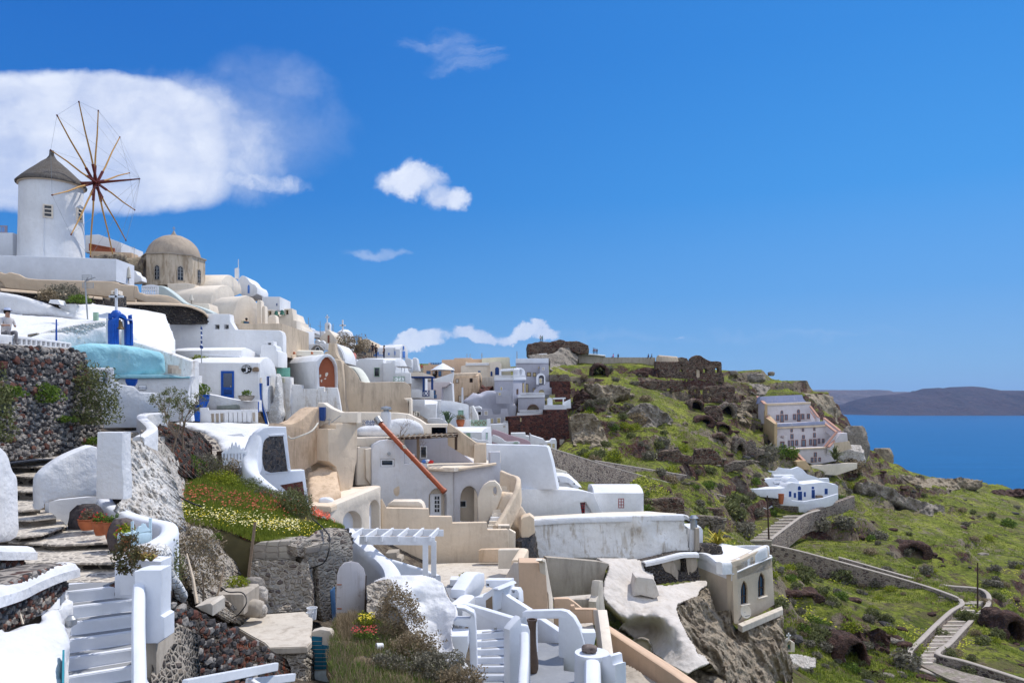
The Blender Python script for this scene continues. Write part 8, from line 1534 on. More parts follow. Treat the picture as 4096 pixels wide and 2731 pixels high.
H('white_house','U',139,Q('558 700 560 505 620 480 665 440 700 440 712 700'),4,WHITE,'narrow white house between the pinkish and brown houses')
S('white_wall','U',152,Q('330 430 335 395 470 385 640 330 720 300 700 440'),2,WHITE,'white sloping wall below the terrace of the peach house','wall');S('white_wall','U',150,Q('130 380 135 300 300 300 435 345 440 400'),2,C2,'cream stepped roofs left of the white parasol','roof')
# nearer white houses
sh_,p_=H('sage_window_house','U',((540,100),(925,104)),Q('535 1060 540 800 560 672 735 690 905 728 925 740 932 1060'),5,WHITE,'white house with a sage window and a balcony of crossed rails',bevel=.05)
win(p_,778,808,850,916,sh_,SAGE,SAGE,w_=9);slab('window_surround',p_,re_(768,797,858,922),.06,WHITE,sh_,off=-.04,holes=[re_(778,808,850,916)],bevel=.005);slab('vent',p_,re_(585,842,610,866),.06,SAGE,sh_,off=-.04)
slab('left_wing',Plane('U',99),Q('160 1000 162 750 330 745 335 728 485 722 490 1000'),5,WHITE,sh_,bevel=.05);slab('left_parapet',Plane('U',98),Q('158 752 160 662 330 660 332 750'),.5,WHITE,sh_)
slab('barrel_roof',pln('U',((485,99),(560,104))),Q('483 1000 485 725 505 690 530 670 558 668 560 1000'),14,WHITE,sh_,bevel=.06)
q_=Plane('U',97);slab('balcony_wall',q_,Q('780 1090 780 1030 835 1028 835 935 950 930 950 1020 1165 1014 1165 925 1210 922 1216 1040 1000 1080'),.6,WHITE,sh_,bevel=.04);xrail(Plane('U',96.8),952,938,1162,1018,sh_,SAGE,3);slab('back_balcony',Plane('U',99.5),re_(1000,950,1160,1015),.2,WOOD,sh_)
pot('flower_pot',P('U',812,1028,96.5),.55,.9,TERRA,'terracotta pot with a thin plant on the balcony of the sage window house',plant=BRWN,seed=21,pr=.7);agave('agave',P('U',640,1010,95),16,2.6,foliage('agave_leaves',[(.06,.10,.06),(.14,.19,.11)],1,.1),None,3,'spiky green agave in front of the sage window house','agave',.06,.6)
S('round_wall','U',94,Q('370 1000 368 912 510 908 560 920 620 955 650 1000'),.5,WHITE,'low white curved garden wall beside the agave','wall',sm=1,bevel=.1)
S('vault_end','U',112,Q('930 950 932 760 975 745 1000 800 1035 870 1045 930 1045 1000'),4,WOLD,'greyish white vault end right of the sage window house','roof');S('vent_hood','U',126,Q('985 800 985 765 1060 752 1095 770 1098 795'),2,WHITE,'small bright white rounded roof hood','roof',bevel=.2)
r_,p_=H('small_vault_house','U',((1095,92),(1238,96)),Q('1095 1290 1100 1105 1130 1060 1180 1035 1222 1033 1230 1120 1240 1290'),8,WHITE,'small white vaulted house with two sage windows',bevel=.05)
win(p_,1146,1100,1180,1202,r_,SAGE,WP,w_=6);q_=Plane('U',91.9);win(q_,890,1112,947,1176,r_,SAGE,SAGE,w_=6)
S('wave_wall','U',89,Q('930 1260 955 1175 1000 1190 1060 1212 1180 1210 1210 1255'),.5,WHITE,'low wavy white wall in front of the small vaulted house','wall',sm=1);S('wave_wall','U',98,Q('1232 1260 1230 1130 1300 1150 1370 1185 1420 1230 1500 1228 1612 1224 1616 1270'),.5,WHITE,'long wavy white wall below the pink wall','wall',sm=1);xrail(Plane('U',97.8),1530,1232,1585,1262,bpy.data.objects['wave_wall'],SAGE,2)
S('pink_wall','U',112,Q('1222 1300 1224 1060 1300 1075 1420 1120 1500 1150 1640 1185 1720 1212 1755 1245 1772 1300'),.6,PINKP,'dusty pink wall curving down the slope','wall',sm=1)
r_,p_=H('white_house','U',124,Q('1212 1130 1214 1000 1345 990 1450 985 1455 1130'),3,WHITE,'little white house with a small shuttered window under the grey doors');win(p_,1383,1008,1422,1042,r_,CL);BA(Plane('U',123.8),1385,955,1448,985,r_,6)
H('white_house','U',128,Q('1485 1200 1490 1115 1685 1112 1690 1150 1735 1155 1740 1230'),3,WHITE,'small white flat house at the foot of the dark red wall')
r_,p_=H('white_house','U',118,Q('1745 1300 1746 1115 1770 1145 1850 1170 1930 1195 1960 1230 2020 1225 2045 1195 2095 1195 2105 1230 2105 1350 1745 1350'),3,WHITE,'white house with pale yellow shutters at the end of the lane');win(p_,1980,1252,2025,1318,r_,YDOOR,YDOOR);win(p_,2042,1250,2085,1322,r_,YDOOR,WP)
# ================================================================= headland: ground lookup, castle, ruins, villa, paths, planting
TL.update({'R': (2400,1400,700/2195),'W': (2500,1950,800/2352)})
def hgrid(x,y):
 i=np.clip(np.searchsorted(xs,x)-1,0,len(xs)-2);j=np.clip(np.searchsorted(ys,y)-1,0,len(ys)-2)
 a=np.clip((x-xs[i])/(xs[i+1]-xs[i]),0,1);b=np.clip((y-ys[j])/(ys[j+1]-ys[j]),0,1)
 return (GZ[j,i]*(1-a)+GZ[j,i+1]*a)*(1-b)+(GZ[j+1,i]*(1-a)+GZ[j+1,i+1]*a)*b
YS=np.arange(62,290,.5)
def gdv(px,py):
 px=np.atleast_1d(px).astype(float);py=np.atleast_1d(py).astype(float);X_=(px[:,None]-CX)/F*YS;zr=(HZ-py)[:,None]/F*YS;h=hgrid(X_,np.broadcast_to(YS,X_.shape));hit=h >= zr
 return np.where(hit.any(1),YS[hit.argmax(1)],np.nan)
def gd(T,x,y):
 for k in range(12):
  v_=gdv(*t(T,x,y+6*k))[0]
  if v_==v_: return float(v_)
 return 200.0
def face(name,T,pts,mat,label,cat='rock face',step=5,amp=1.7,s=.27,d0=.7,ridge=.6,**kw):
 cy_=sum(p[1] for p in pts)/len(pts);cx_=sum(p[0] for p in pts)/len(pts);m=gd(T,cx_,max(p[1] for p in pts));c=[(x,y,min(gd(T,x,y),m+7)-d0) for x,y in pts]
 return RF(name,T,pts,c,step,mat,amp,s,ridge,3.0,cx_*.1,5,label=label,cat=cat,jag=step*2.5,**kw)
def ruin(T,pts,bx,by,mat,label,holes=(),thick=1.2,vox=.3,dd=0.0,cat='ruin',name='ruined_wall',amp=.16):
 Yd=gd(T,bx,by)-.6+dd;o=crag(name,Plane(T,Yd),pts,thick,mat,vox,amp,.5,4,bx*.1,.3,holes=holes,label=label,cat=cat);return o
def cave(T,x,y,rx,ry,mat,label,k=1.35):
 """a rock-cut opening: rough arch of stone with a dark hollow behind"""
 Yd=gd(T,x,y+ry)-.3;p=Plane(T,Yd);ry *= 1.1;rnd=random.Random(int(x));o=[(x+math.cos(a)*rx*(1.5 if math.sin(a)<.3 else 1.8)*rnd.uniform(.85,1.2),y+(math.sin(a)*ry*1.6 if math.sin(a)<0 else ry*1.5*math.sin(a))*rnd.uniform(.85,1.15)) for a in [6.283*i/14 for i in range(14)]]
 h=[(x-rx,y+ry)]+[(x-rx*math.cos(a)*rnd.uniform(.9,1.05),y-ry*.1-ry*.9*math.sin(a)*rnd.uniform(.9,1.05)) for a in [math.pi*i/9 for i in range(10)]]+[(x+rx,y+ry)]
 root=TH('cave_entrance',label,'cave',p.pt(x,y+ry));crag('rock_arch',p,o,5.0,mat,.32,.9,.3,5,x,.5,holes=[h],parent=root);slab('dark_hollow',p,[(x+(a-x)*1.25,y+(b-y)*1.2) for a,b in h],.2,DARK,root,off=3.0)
# castle hill
RF('castle_rock','K',Q('250 400 330 385 420 390 500 380 560 330 640 310 740 380 745 420 720 480 680 520 640 560 560 560 470 545 462 435 300 440'),Q3('250 400 206 740 380 212 560 340 204 470 545 192 640 560 196 700 500 203'),5,TUFFG,1.6,.16,.5,4,label='grey rock under the ruined castle tower',cat='rock',jag=12)
ruin('K',Q('257 400 257 292 330 282 385 270 430 276 500 270 530 262 560 255 605 256 618 272 700 265 748 268 790 288 835 308 842 390 742 390 640 350 560 345 500 385 400 395'),560,500,RUINR,'ruined red and grey castle tower on the hilltop',dd=10,thick=14,vox=.38,amp=.28,cat='castle',name='castle_ruin')
RB('white_coping_wall','K',[(300,398,205),(380,388,205.5),(440,384,206)],.6,.5,WHITE,'thin white parapet line below the castle','wall')
S('castle_wall','K',211,Q('740 500 740 386 850 388 990 400 993 420 1460 422 1462 500'),1.5,CONC,'long grey terrace wall right of the castle','wall');RB('white_coping_wall','K',[(742,382,210.6),(860,388,210.6),(990,400,210.6)],.8,.35,WHITE,'white coping on the wall right of the castle','wall',k=2)
PC=[((381,275),(.5,.5,.5),'person in white standing on the castle tower'),((397,276),(.10,.25,.25),'person in teal standing on the castle tower'),((792,380),(.3,.2,.2),'leftmost visitor in red by the castle wall'),((812,383),(.05,.05,.07),'visitor in black by the castle wall'),((830,385),(.4,.35,.3),'visitor in beige by the castle wall'),((878,392),(.04,.04,.05),'tall dark visitor right of the castle'),((893,393),(.3,.08,.08),'dark red visitor right of the castle'),((912,396),(.05,.04,.04),'small dark visitor right of the castle'),
      ((1068,419),(.7,.12,.35),'person in bright pink seated on the long wall'),((1112,419),(.03,.03,.04),'person in black seated on the long wall'),((1398,421),(.05,.05,.15),'person in navy seated near the round roof'),((1430,421),(.08,.09,.08),'person in grey green seated near the round roof')]
for i,((x,y),c,lb) in enumerate(PC): PE_(P('K',x,y,209.5 if i>1 else 205),180+30*(i %3),c,(.03,.03,.05),lb,'stand' if i<8 else 'sit')
r_,p_=H('barrel_chapel','K',((1466,207),(1506,206)),Q('1466 470 1467 430 1478 408 1490 400 1500 408 1506 440 1506 470'),9,TS,'small tan barrel roofed chapel on the ridge','chapel')
ruin('K',Q('1460 540 1462 455 1550 462 1640 462 1700 455 1760 460 1786 475 1790 435 1815 412 1850 398 1890 404 1920 425 1945 442 1990 458 2040 455 2085 465 2090 560 2110 610 2112 660 1900 650 1800 640 1700 635 1500 610 1490 530'),1800,640,RUINR,'big roofless red stone ruin with an arched gable on the ridge',
     [re_(1692,488,1720,512),re_(1692,536,1722,560),re_(1849,532,1884,612),re_(2026,518,2058,570),re_(1912,525,1944,570)],2.0,.22,2,amp=.12)
ruin('K',Q('1620 460 1660 425 1710 416 1760 428 1785 470'),1700,620,RUING,'low domed ruin behind the roofless red ruin',dd=8,thick=4)
slab('door_light',Plane('K',gd('K',1800,640)+2),re_(1848,530,1884,615),.1,CE,bpy.data.objects['ruined_wall'])
for (T,pts,bx,by,m,lb,hl) in (('K',Q('1290 645 1400 640 1560 636 1720 640 1732 735 1640 745 1560 740 1520 770 1480 820 1440 800 1430 730 1300 680'),1550,745,RUINR,'red stone terrace ruin on the left of the hillside steps',[arch(1570,1612,725,708,750)]),
  ('K',Q('1785 795 1787 720 1800 695 1835 685 1870 695 1888 725 1890 800'),1840,800,RUINR,'small vaulted red ruin with a dark doorway',[re_(1828,722,1853,762)]),
  ('K',Q('1920 840 1915 700 2000 692 2210 690 2215 760 2180 800 2160 860 2000 850'),2050,858,RUINR,'red stone house ruin with dark doors right of the vaulted ruin',[arch(1952,1980,735,722,768),re_(1958,785,1992,838),re_(2096,782,2122,838)]),
  ('K',Q('1920 940 1940 880 2040 870 2090 900 2110 1010 2060 1030 1980 980'),2020,1030,RUINR,'leaning red masonry block below the ruined house',()),
  ('I',Q('1490 500 1540 370 1730 350 1760 400 1870 430 1880 345 2030 340 2110 380 2160 470 2150 500 1850 500'),1800,500,RUINR,'long dark red broken wall across the middle of the hillside',()),
  ('I',Q('1365 960 1370 825 1500 830 1640 822 1760 825 1785 880 1790 1000 1600 1000 1365 985'),1600,1000,RUINR,'red and white plastered ruin behind the barrel house',[arch(1652,1688,912,895,930),re_(1480,905,1505,940)]),
  ('I',Q('1860 1075 1870 1000 1900 985 2150 1010 2180 1060 2171 1180 2060 1190 1980 1130'),2050,1180,RUING,'brown roofless ruin walls left of the lamp post',[re_(1980,1080,2040,1150)]),
  ('W',Q('940 230 1000 235 1150 240 1150 330 950 320'),1050,330,RUINR,'dark red terrace wall under the yellow grass strip',()),('W',Q('1345 420 1350 240 1400 170 1415 200 1410 420'),1380,420,RUING,'narrow standing wall stub beside the big round bush',()),
  ('L',Q('170 960 175 850 240 800 280 830 290 880 360 890 360 930 280 960'),260,962,RUING,'whitewashed ruin front left of the villa',[arch(95,96,900,890,910)][:0]),('L',Q('0 1030 100 990 260 985 330 1000 150 1060 0 1110'),100,1100,RUING,'long low terrace wall under the villa bushes',())):
 ruin(T,pts,bx,by,m,lb,hl)
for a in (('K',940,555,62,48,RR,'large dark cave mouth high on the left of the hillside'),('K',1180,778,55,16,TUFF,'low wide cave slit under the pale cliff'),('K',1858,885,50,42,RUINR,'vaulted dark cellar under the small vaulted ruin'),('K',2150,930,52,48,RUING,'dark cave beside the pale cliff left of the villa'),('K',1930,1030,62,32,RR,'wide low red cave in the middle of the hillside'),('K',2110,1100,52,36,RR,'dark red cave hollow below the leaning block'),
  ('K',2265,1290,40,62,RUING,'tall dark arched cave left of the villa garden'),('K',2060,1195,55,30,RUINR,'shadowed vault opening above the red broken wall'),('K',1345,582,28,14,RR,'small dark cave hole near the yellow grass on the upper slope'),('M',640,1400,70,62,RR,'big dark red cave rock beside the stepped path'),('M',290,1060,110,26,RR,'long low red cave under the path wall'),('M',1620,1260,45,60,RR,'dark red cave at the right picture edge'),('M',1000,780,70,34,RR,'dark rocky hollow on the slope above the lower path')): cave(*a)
# cliffs
for (T,pts,m,lb) in (('K',Q('650 970 760 935 900 955 955 1030 985 1100 1000 1160 1075 1285 1080 1310 950 1300 820 1280 690 1250 665 1100'),TUFF,'pale pitted tuff cliff right of the dark red wall'),('K',Q('790 660 900 665 1010 660 1240 700 1225 760 1130 780 1060 840 985 850 900 790 820 730'),TUFF,'pale layered cliff band across the upper hillside'),('K',Q('1180 950 1220 900 1320 850 1400 850 1480 880 1560 930 1640 1000 1620 1050 1500 1050 1420 1095 1320 1080'),TUFFG,'pale rounded rock outcrop in the middle of the hillside'),
  ('K',Q('690 780 780 700 900 850 990 890 980 950 860 930 760 930 690 900'),RR,'dark red crumbling rock left of the pale outcrop'),('L',Q('190 430 270 440 290 420 320 560 330 690 240 660 130 630 90 560 130 470'),TUFF,'beige cliff behind the ochre side of the villa'),('L',Q('180 300 300 290 400 310 420 390 280 405 200 360'),TUFFG,'grey brown rock knob above the villa'),('M',Q('645 350 720 340 850 370 940 420 1100 470 1180 480 1190 520 1100 555 1000 520 930 490 800 430 660 410'),TUFFG,'long grey brown rock band on the right slope'),
  ('M',Q('900 295 1100 320 1300 315 1420 330 1415 375 1300 385 1200 400 1050 380 950 340'),TUFF,'broken tuff edge along the clifftop against the sea'),('M',Q('1480 385 1667 380 1700 420 1600 440 1480 430'),RR,'dark rocks at the right end of the clifftop'),('M',Q('1150 720 1320 730 1310 765 1150 750'),RR,'thin dark rock line on the right slope'),('M',Q('1100 790 1180 800 1190 860 1120 860 1080 830'),RR,'dark red rock pile above the lower path'),('K',Q('1000 860 1180 870 1160 930 1020 920'),RR,'brown rubble ledge under the cave slit'),('M',Q('560 1290 650 1240 800 1230 860 1280 850 1400 820 1500 700 1510 720 1330 600 1330'),RR,'dark red rock bulk around the big cave by the path')):
 face('rock_outcrop',T,pts,m,lb)
RF('headland_cliff','L',Q('690 380 760 370 900 395 965 410 995 470 1000 500 1040 530 1046 580 1020 640 1000 672 960 640 900 600 830 580 770 520 765 460 705 440'),Q3('690 380 214 995 470 218 1046 560 222 1000 670 214 830 580 206 765 460 204'),6,TUFF,2.2,.14,.6,4,3.0,label='overhanging brown cliff head above the sea',cat='cliff',kind='structure',jag=14)
for i,(T,x,y,Y_,sz,m,lb) in enumerate((('L',1165,840,203,(4.3,3,6.0),TUFFG,'tall grey rock standing behind the villa above the sea'),('L',1100,945,184,(4.6,3,3.2),PALEROCK,'big rounded pale boulder right of the villa garden'),('O',875,1035,232,(3.6,3,5.0),TUFF,'lone brown rock stack standing on the slope against the sea'),('L',415,212,229,(1.2,1.0,.8),TUFFG,'brown round boulder on the skyline above the villa'),('L',280,250,219,(3,2,1.6),TUFFG,'flat brown boulder below the skyline above the villa'),('L',80,206,225,(1.3,1.2,.9),TUFFG,'brown boulder at the left of the skyline above the villa'))): rock('boulder',P(T,x,y,Y_),sz,3.3*i,m,label=lb,ridge=.6,amp=.55)
# villa
vl=TH('villa','tall three storey villa with pink edged terraces and small brown windows','villa',P('L',700,900,176));VW=plaster('villa_white_plaster',(.62,.58,.60),(.48,.42,.38),.35,.3);OCH=plaster('ochre_plaster',(.52,.38,.22),(.4,.3,.2),.3);LAV=plaster('faded_lavender',(.34,.37,.52),(.55,.54,.56),.8);PE=simple('pink_edge',(.50,.27,.20),.8)
u3,u2,u1,u0=Plane('L',188),Plane('L',184),Plane('L',178),Plane('L',173)
slab('attic_wall',u3,Q('300 480 320 415 690 400 705 440 735 470 735 490'),2,LAV,vl);slab('upper_front',u2,Q('357 660 357 478 765 463 768 560 810 640 810 660'),5,VW,vl);slab('cornice',u2,Q('355 498 355 480 766 464 766 482'),.5,CE,vl,off=-.25)
slab('side_wall',pln('L',((288,195),(357,183.5))),Q('288 700 288 412 357 482 357 600 442 660 442 860 340 740'),.6,OCH,vl);slab('side_wall',pln('L',((360,185),(446,177.5))),Q('340 740 350 580 378 580 446 655 446 830'),.6,OCH,vl)
slab('middle_front',u1,Q('446 900 446 660 892 640 930 700 1000 740 960 830 920 880 620 890 560 900 500 920'),5,VW,vl);slab('blue_band',u1,Q('446 688 447 660 890 636 892 664'),.4,LAV,vl,off=-.2);slab('cornice',u1,Q('446 704 446 690 900 668 905 684'),.5,CE,vl,off=-.3)
slab('lower_front',u0,Q('590 885 640 878 925 868 1000 790 1040 745 1095 740 1100 815 975 830 975 915 1000 990 800 1030 720 1000'),4,VW,vl);slab('stone_panel',u0,Q('975 918 972 828 1110 815 1135 880 1010 920'),1,TS,vl,off=-.2)
for pts in ([(372,580,184),(450,652,177.6)],[(290,412,194),(360,480,183.8)],[(765,500,183),(835,590,181),(840,600,181)],[(765,540,181.5),(808,610,181)],[(890,605,181),(1035,720,176)],[(880,640,179),(1000,730,174.5)],[(1040,735,175),(925,865,172)],[(1000,728,174),(892,862,173)],[(575,885,174),(685,995,168)],[(605,880,173),(715,990,167.5)]):
 RB('stair_parapet','L',pts,.55,1.8,VW,None,None,parent=vl,k=2);RB('pink_edge','L',[(a,b-2,c) for a,b,c in pts],.75,.28,PE,None,None,parent=vl,k=2)
slab('bastion',Plane('L',166.5),Q('640 1000 685 990 720 990 765 1040 760 1075 700 1070 650 1045'),3,OCH,vl);slab('terrace_edge',u0,Q('590 890 590 880 925 866 925 878'),.8,CE,vl,off=-.4);slab('gatehouse',Plane('L',176),Q('455 915 455 790 480 768 500 790 525 795 530 768 560 770 560 905'),2,VW,vl);slab('garden_wall',Plane('L',170),Q('775 1075 775 1035 1000 1018 1100 1010 1185 1010 1185 1060 1000 1120 775 1110'),.8,C2,vl)
VG=simple('grey_blue_shutter',(.16,.20,.26),.6);VF=simple('red_brown_frame',(.25,.10,.07),.6)
for p,L4 in ((u2,((458,580,486,630),(495,578,526,645),(535,576,562,627),(608,572,636,624),(644,570,676,638),(682,570,710,618),(734,570,760,615),(497,540,520,572),(645,530,670,565))),(u1,((586,706,606,734),(688,700,708,728),(791,695,809,722),(586,750,613,794),(690,760,715,794),(789,740,813,782),(564,808,580,858),(588,805,618,866),(628,804,654,854),(684,800,724,868),(754,796,780,850),(788,795,820,858),(830,790,852,836),(868,792,890,832),(497,818,532,912))),(u0,((796,914,822,956),(768,960,792,1005),(800,960,820,1002),(836,960,858,996)))):
 for a in L4: q_=Plane('L',175.9) if a[0]==497 and p is u1 else p;wi(q_,*a,vl,VF,VG,max(3,(a[2]-a[0])*.16),.1,ar=(a[0],a[1]) in ((497,540),(645,530)))
agave('palm',P('L',985,985,168),34,4.2,foliage('palm_leaves',[(.06,.08,.03),(.15,.17,.06)],1,.1),None,7,'young spiky palm in the garden below the villa','palm',.035,.7)
# blue and white cave house
bh2=TH('blue_white_house','white cave house with dark blue doors and a curved front wall','house',P('L',760,1400,150));q_=Plane('L',152)
slab('wall',q_,Q('500 1420 498 1240 540 1230 560 1200 600 1185 650 1190 700 1200 900 1180 940 1190 965 1200 990 1200 1015 1215 1015 1330 1000 1400'),5,WC,bh2,bevel=.1);slab('vault_end',Plane('L',154),Q('525 1230 530 1200 555 1160 590 1140 630 1145 665 1175 680 1230'),6,WC,bh2,bevel=.2)
slab('back_wall',Plane('L',162),Q('350 1150 352 1075 460 1085 490 1050 540 1060 600 1065 660 1045 700 1070 735 1110 800 1130 850 1150 930 1145 940 1200 500 1230'),1,WC,bh2)
slab('terrace_wall',Plane('L',151),Q('155 1300 155 1240 300 1245 500 1240 500 1330 300 1310'),4,WC,bh2);slab('terrace_wall',Plane('L',156),Q('193 1200 195 1165 430 1150 440 1200 500 1205 500 1240 160 1240 160 1215'),3,WC,bh2);slab('front_wall',Plane('L',148),Q('500 1390 500 1290 590 1330 600 1345 700 1355 740 1350 760 1345 880 1325 1015 1285 1015 1330 960 1390 850 1420 752 1440 720 1455 665 1450 660 1400'),.6,WC,bh2,bevel=.05)
for a in ((572,1263,594,1312,0),(616,1277,636,1320,0),(653,1265,690,1342,0),(706,1270,724,1312,0),(776,1250,804,1325,0),(777,1222,798,1243,0),(893,1240,920,1290,0),(653,1217,680,1253,1)): wi(q_,*a[:4],bh2,BLUE,NAVY,3,.05,ar=bool(a[4]),name='door' if a[3]-a[1]>60 else 'window')
for i in range(3): slab('step',Plane('L',158-i),re_(440-5*i,1120+28*i,620-30*i,1140+28*i),2,WC,bh2)
S('base_masonry','L',151.8,Q('155 1296 300 1306 500 1326 500 1390 670 1385 672 1480 460 1480 300 1440 150 1400'),2,RUING,'brown stone base wall under the blue and white house','stone wall')
pot('jar',P('L',503,1378,147.5),.55,2.0,TERRA,'tall terracotta jar at the left of the blue and white house','jar');S('orange_bench','L',150.5,Q('825 1325 828 1303 878 1303 880 1322'),1,WOOD,'wooden table in front of the dark blue doors','table');RB('stone_wall','L',Q3('755 1440 146 850 1405 148 950 1370 150 1060 1330 153 1140 1300 156'),1,3,PATHW,'stepped stone wall climbing right under the blue and white house',k=2)
# paths
CONC2=plaster('path_coping',(.42,.37,.32),(.26,.22,.19),.5,.5,.4,.4)
for T,pts,lb,h in (('I',Q3('400 305 84 470 335 88 700 405 97 1000 500 107 1260 575 115 1600 665 124 1900 735 131 2171 803 136'),'long stone wall of the upper path running diagonally down the hillside',4),('I',Q3('900 455 110 1200 505 118 1450 545 124 1790 600 130'),'second grey wall behind the upper path',2.6),
  ('M',Q3('-80 720 124 60 715 123 250 750 121 500 815 118 700 870 115.5 900 925 113 1100 985 110 1240 1035 107 1275 1052 106.5'),'long stone wall of the lower path with a pale coping',4.2),('M',Q3('1278 1055 106.3 1290 1085 104.5 1225 1125 100.5 1130 1210 95 1040 1300 89 972 1368 85 985 1410 83.5 1012 1465 81 1200 1535 78 1380 1600 75.5'),'left wall of the lower stepped path',1.9),
  ('M',Q3('540 800 122 700 845 120 850 888 118 1050 942 115 1200 972 113.5 1380 988 112 1440 1015 110 1455 1055 108 1440 1100 105 1370 1160 100 1290 1240 94 1210 1325 88 1140 1385 84 1300 1428 82 1500 1490 79.5 1700 1555 77'),'right hand wall curling round the bend of the lower path',2.2),('M',Q3('125 690 123 230 610 131 330 542 139 420 515 142'),'stone wall beside the upper steps near the lamp post',3.5)):
 o=RB('path_wall',T,pts,.6,h,PATHW,lb,'stone wall',k=4,rnd=.3,batter=.04);RB('coping',T,[(a,b-1.5,c) for a,b,c in pts],.62,.1,CONC2,None,None,parent=o,k=4)
def steps(T,La,Ra,Lb,Rb,da,db,n,label):
 root=TH('path_steps',label,'steps',P(T,(La[0]+Lb[0])/2,(La[1]+Lb[1])/2,(da+db)/2))
 for i in range(n):
  f,g=i/n,(i+1)/n;d0_,d1_=da+(db-da)*f,da+(db-da)*g;a,b=[(La[k]+(Lb[k]-La[k])*f) for k in (0,1)],[(Ra[k]+(Rb[k]-Ra[k])*f) for k in (0,1)];c,e=[(La[k]+(Lb[k]-La[k])*g) for k in (0,1)],[(Ra[k]+(Rb[k]-Ra[k])*g) for k in (0,1)]
  A0,B0,C0,E0=P(T,*a,d0_),P(T,*b,d0_),P(T,*c,d1_),P(T,*e,d1_);z=(A0.z+B0.z+C0.z+E0.z)/4+.12;bm=NB();prism(bm,[A0.xy[:],B0.xy[:],E0.xy[:],C0.xy[:]],z-1.0,z+(.01*(i %3)));s_=bo('step',bm,STONEP,root,0);bm=NB();bar(bm,VX((C0.x,C0.y,z)),VX((E0.x,E0.y,z)),.3,.22);bo('step_edge',bm,CL,s_,0)
STONEP=masonry('path_paving',[(.30,.25,.22),(.36,.31,.27),(.26,.22,.19)],(.24,.20,.17),2.5,.08,1,.5,.03,(.14,.16,.06),.4)
steps('M',(1285,1065),(1420,1075),(1012,1450),(1110,1452),107,81.5,17,'long flight of broad stone steps at the bend of the lower path');steps('M',(225,545),(335,548),(0,715),(130,700),141,122,9,'stone steps of the path beside the lamp post')
HS('path','M',Q('1020 1450 1110 1440 1300 1500 1700 1600 1500 1640 1200 1540'),PZ('M',1490,79.5),.3,STONEP,kind='structure')
MA('M',1385,835,1112,103,.12,WOODD,'bare wooden utility pole at the bend of the stepped path','utility pole')
lp_=TH('lamp_post','dark lamp post with two short arms beside the steps','lamp post',P('M',115,700,123));bm=NB();tube(bm,[P('M',115,700,123),P('M',105,428,123)],[.16,.1]);bo('pole',bm,WOODD,lp_);bm=NB();tube(bm,[P('M',108,508,123),P('M',135,493,123)],[.06,.2]);bo('lamp_head',bm,METAL,lp_);bm=NB();tube(bm,[P('M',108,512,123),P('M',80,503,123)],[.06,.12]);bo('lamp_head',bm,METAL,lp_)
# planting
PR=[]
for i,(m,n,sz) in enumerate(((GREYG,620,.13),(OLIVE,620,.13),(GREEN,520,.13),(GREYG,500,.14),(YGREEN,420,.12),(BRWN,520,.12),(OLIVE,420,.15))): PR.append(bushmesh('shrub_crown',(1,1,.75),n,sz,300+i,m,clump=.5,up=.4))
KL=['grey brown round shrub on the green headland','olive green shrub on the green headland','bright green shrub on the green headland','grey brown round shrub on the green headland','yellow green shrub on the green headland','dry brown shrub on the green headland','olive green shrub on the green headland']
def plant(px,py,r,k,grp=True,label=None):
 d=gdv(px,py)[0]
 if d != d: return
 o=bpy.data.objects.new('shrub',PR[k]);sc.collection.objects.link(o);x=(px-CX)/F*d;o.location=(x,d,float(hgrid(np.array([x]),np.array([d]))[0])-.1*r);o.scale=(r*random.uniform(.9,1.25),r,r*random.uniform(.75,1.1));o.rotation_euler.z=random.uniform(0,6);tag(o,label or KL[k],'shrub','shrubs scattered over the headland' if grp else None)
random.seed(12)
for i,(T,x,y,r,k,lb) in enumerate((('W',1270,340,2.9,1,'biggest round olive bush beside the standing wall stub'),('W',1540,330,2.2,0,'big grey bush left of the lamp post'),('W',1400,560,2.3,3,'wide grey bush behind the yellow yucca'),('M',420,660,3.0,0,'large grey shrub clump right of the upper steps'),('M',570,640,2.6,3,'second large grey shrub clump right of the upper steps'),('M',780,690,2.3,0,'round dark grey shrub ringed with yellow flowers'),('M',565,950,2.4,1,'large olive shrub under the lower path wall'),('M',950,1480,2.0,3,'round grey shrub beside the foot of the stepped path'),('M',320,940,2.2,1,'tall olive shrub growing on the ledge behind the arched house'),('L',380,990,3.4,3,'large silvery shrub below the villa gate'),('L',560,960,3.2,2,'bright green bush below the villa stairs'),('L',1140,1110,3.4,5,'brown shrub mass right of the blue and white house'),('L',900,1000,2.6,4,'flowering green bush in the villa garden'),('L',90,1400,3.0,1,'dark bush left of the lamp post and below the terrace wall'))): plant(*t(T,x,y),r,k,False,lb)
HP=Q('2330 1500 2500 1450 2750 1560 2900 1520 2960 1490 3150 1520 3280 1560 3300 1750 3440 1830 3640 1900 4096 1960 4096 2731 3180 2731 3080 2300 2820 2180 2600 2060 2300 1830 2320 1650')
n_=0;rs_=random.Random(77)
while n_<262:
 px,py=rs_.uniform(2300,4096),rs_.uniform(1450,2731)
 if not inpoly(HP,np.array([px]),np.array([py]))[0] or fb(np.array([px]),np.array([py]),160,3,3)[0]<.40+.1*rs_.random(): continue
 plant(px,py,rs_.uniform(.4,1.1)*(1+(2731-py)/1500)*(1.5 if rs_.random()<.15 else 1),rs_.choice((0,0,1,1,2,3,4,5,6)));n_+=1
rp_=[]
for i in range(4): bm=rockmesh((1,.8,.6),20+i,sub=2);me=bpy.data.meshes.new('stone');bm.to_mesh(me);bm.free();me.materials.append((RR,TUFFG,ST_BLK,RR)[i]);rp_.append(me)
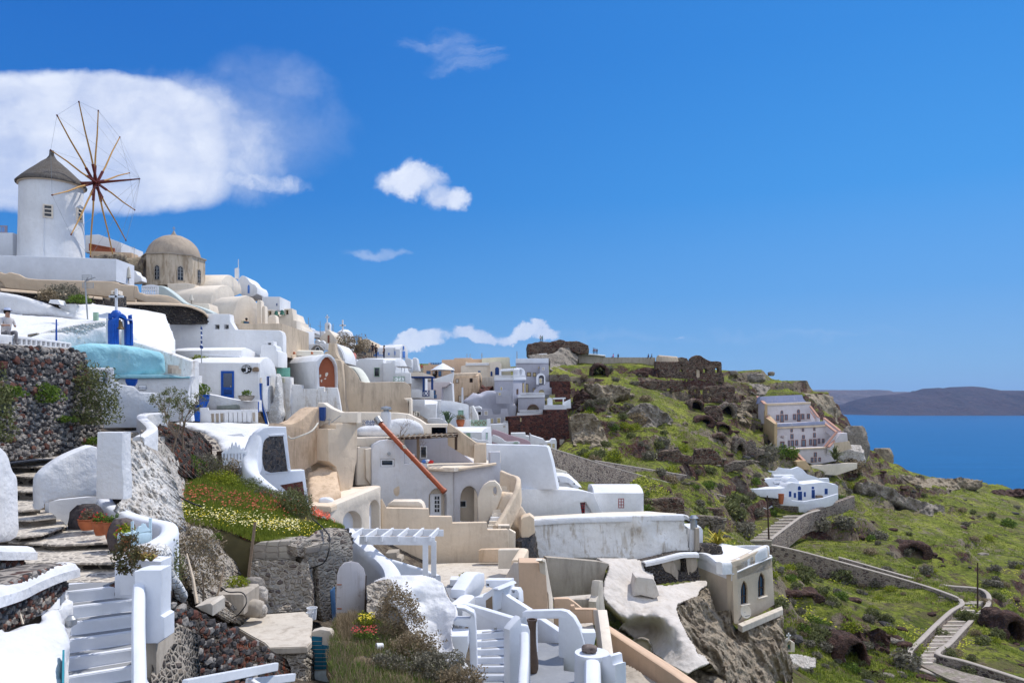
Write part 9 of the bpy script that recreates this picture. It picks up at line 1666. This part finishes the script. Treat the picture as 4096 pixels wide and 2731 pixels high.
for i in range(260):
 px,py=rs_.uniform(2400,4096),rs_.uniform(1650,2731)
 if not inpoly(HP,np.array([px]),np.array([py]))[0]: continue
 d=gdv(px,py)[0]
 if d != d: continue
 o=bpy.data.objects.new('stone',rp_[i %4]);sc.collection.objects.link(o);x=(px-CX)/F*d;r=rs_.uniform(.2,.9) ** 1.5*1.3;o.location=(x,d,float(hgrid(np.array([x]),np.array([d]))[0]));o.scale=(r*1.3,r,r*.8);o.rotation_euler.z=rs_.uniform(0,6);tag(o,'dark volcanic stone lying in the grass of the headland','stone','stones scattered over the headland')
N_=30000;rg=np.random.RandomState(5);px=rg.uniform(2300,4096,N_);py=rg.uniform(1450,2731,N_);ok=inpoly(HP,px,py);px,py=px[ok],py[ok];d=gdv(px,py);ok=d==d;px,py,d=px[ok],py[ok],d[ok];x=(px-CX)/F*d;z=hgrid(x,d);nf_=fb(x,d,9,3,91)
gp_=[VX((a,b,c)) for a,b,c,k in zip(x,d,z,nf_) if k>.42];tufts('headland_grass',gp_,.34,.05,GRASS,6,4,.9,kind='stuff',label='green spring grass covering the headland',cat='grass')
blooms('headland_flowers',[VX((a,b,c)) for a,b,c,k in zip(x,d,z,fb(x,d,13,3,33)) if k>.66],.10,.3,foliage('yellow_blossom',[(.45,.50,.03),(.62,.60,.05),(.30,.36,.04)]),9,kind='stuff',label='yellow green blossom patches on the headland',cat='flowers')
# ---------------------------------------------------------------- air
hm=bpy.data.materials.new('haze');hm.use_nodes=True;hm.node_tree.nodes.clear();hq=NT(hm.node_tree)
pv=hq.n('ShaderNodeVolumePrincipled',{'Color': (.36,.56,1.0),'Density': 2.8e-5,'Anisotropy': 0.0})
ho=hq.n('ShaderNodeOutputMaterial');hq.L.new(pv.outputs[0],ho.inputs['Volume'])
bm=NB();box(bm,(-15500,-3000,-126),(17500,15500,420));tag(bo('haze',bm,hm,angle=0),kind='stuff')
for o in list(sc.objects):
 if o.parent is None and o.type in ('MESH','EMPTY') and 'kind' not in o and 'label' in o: o['kind']='thing'
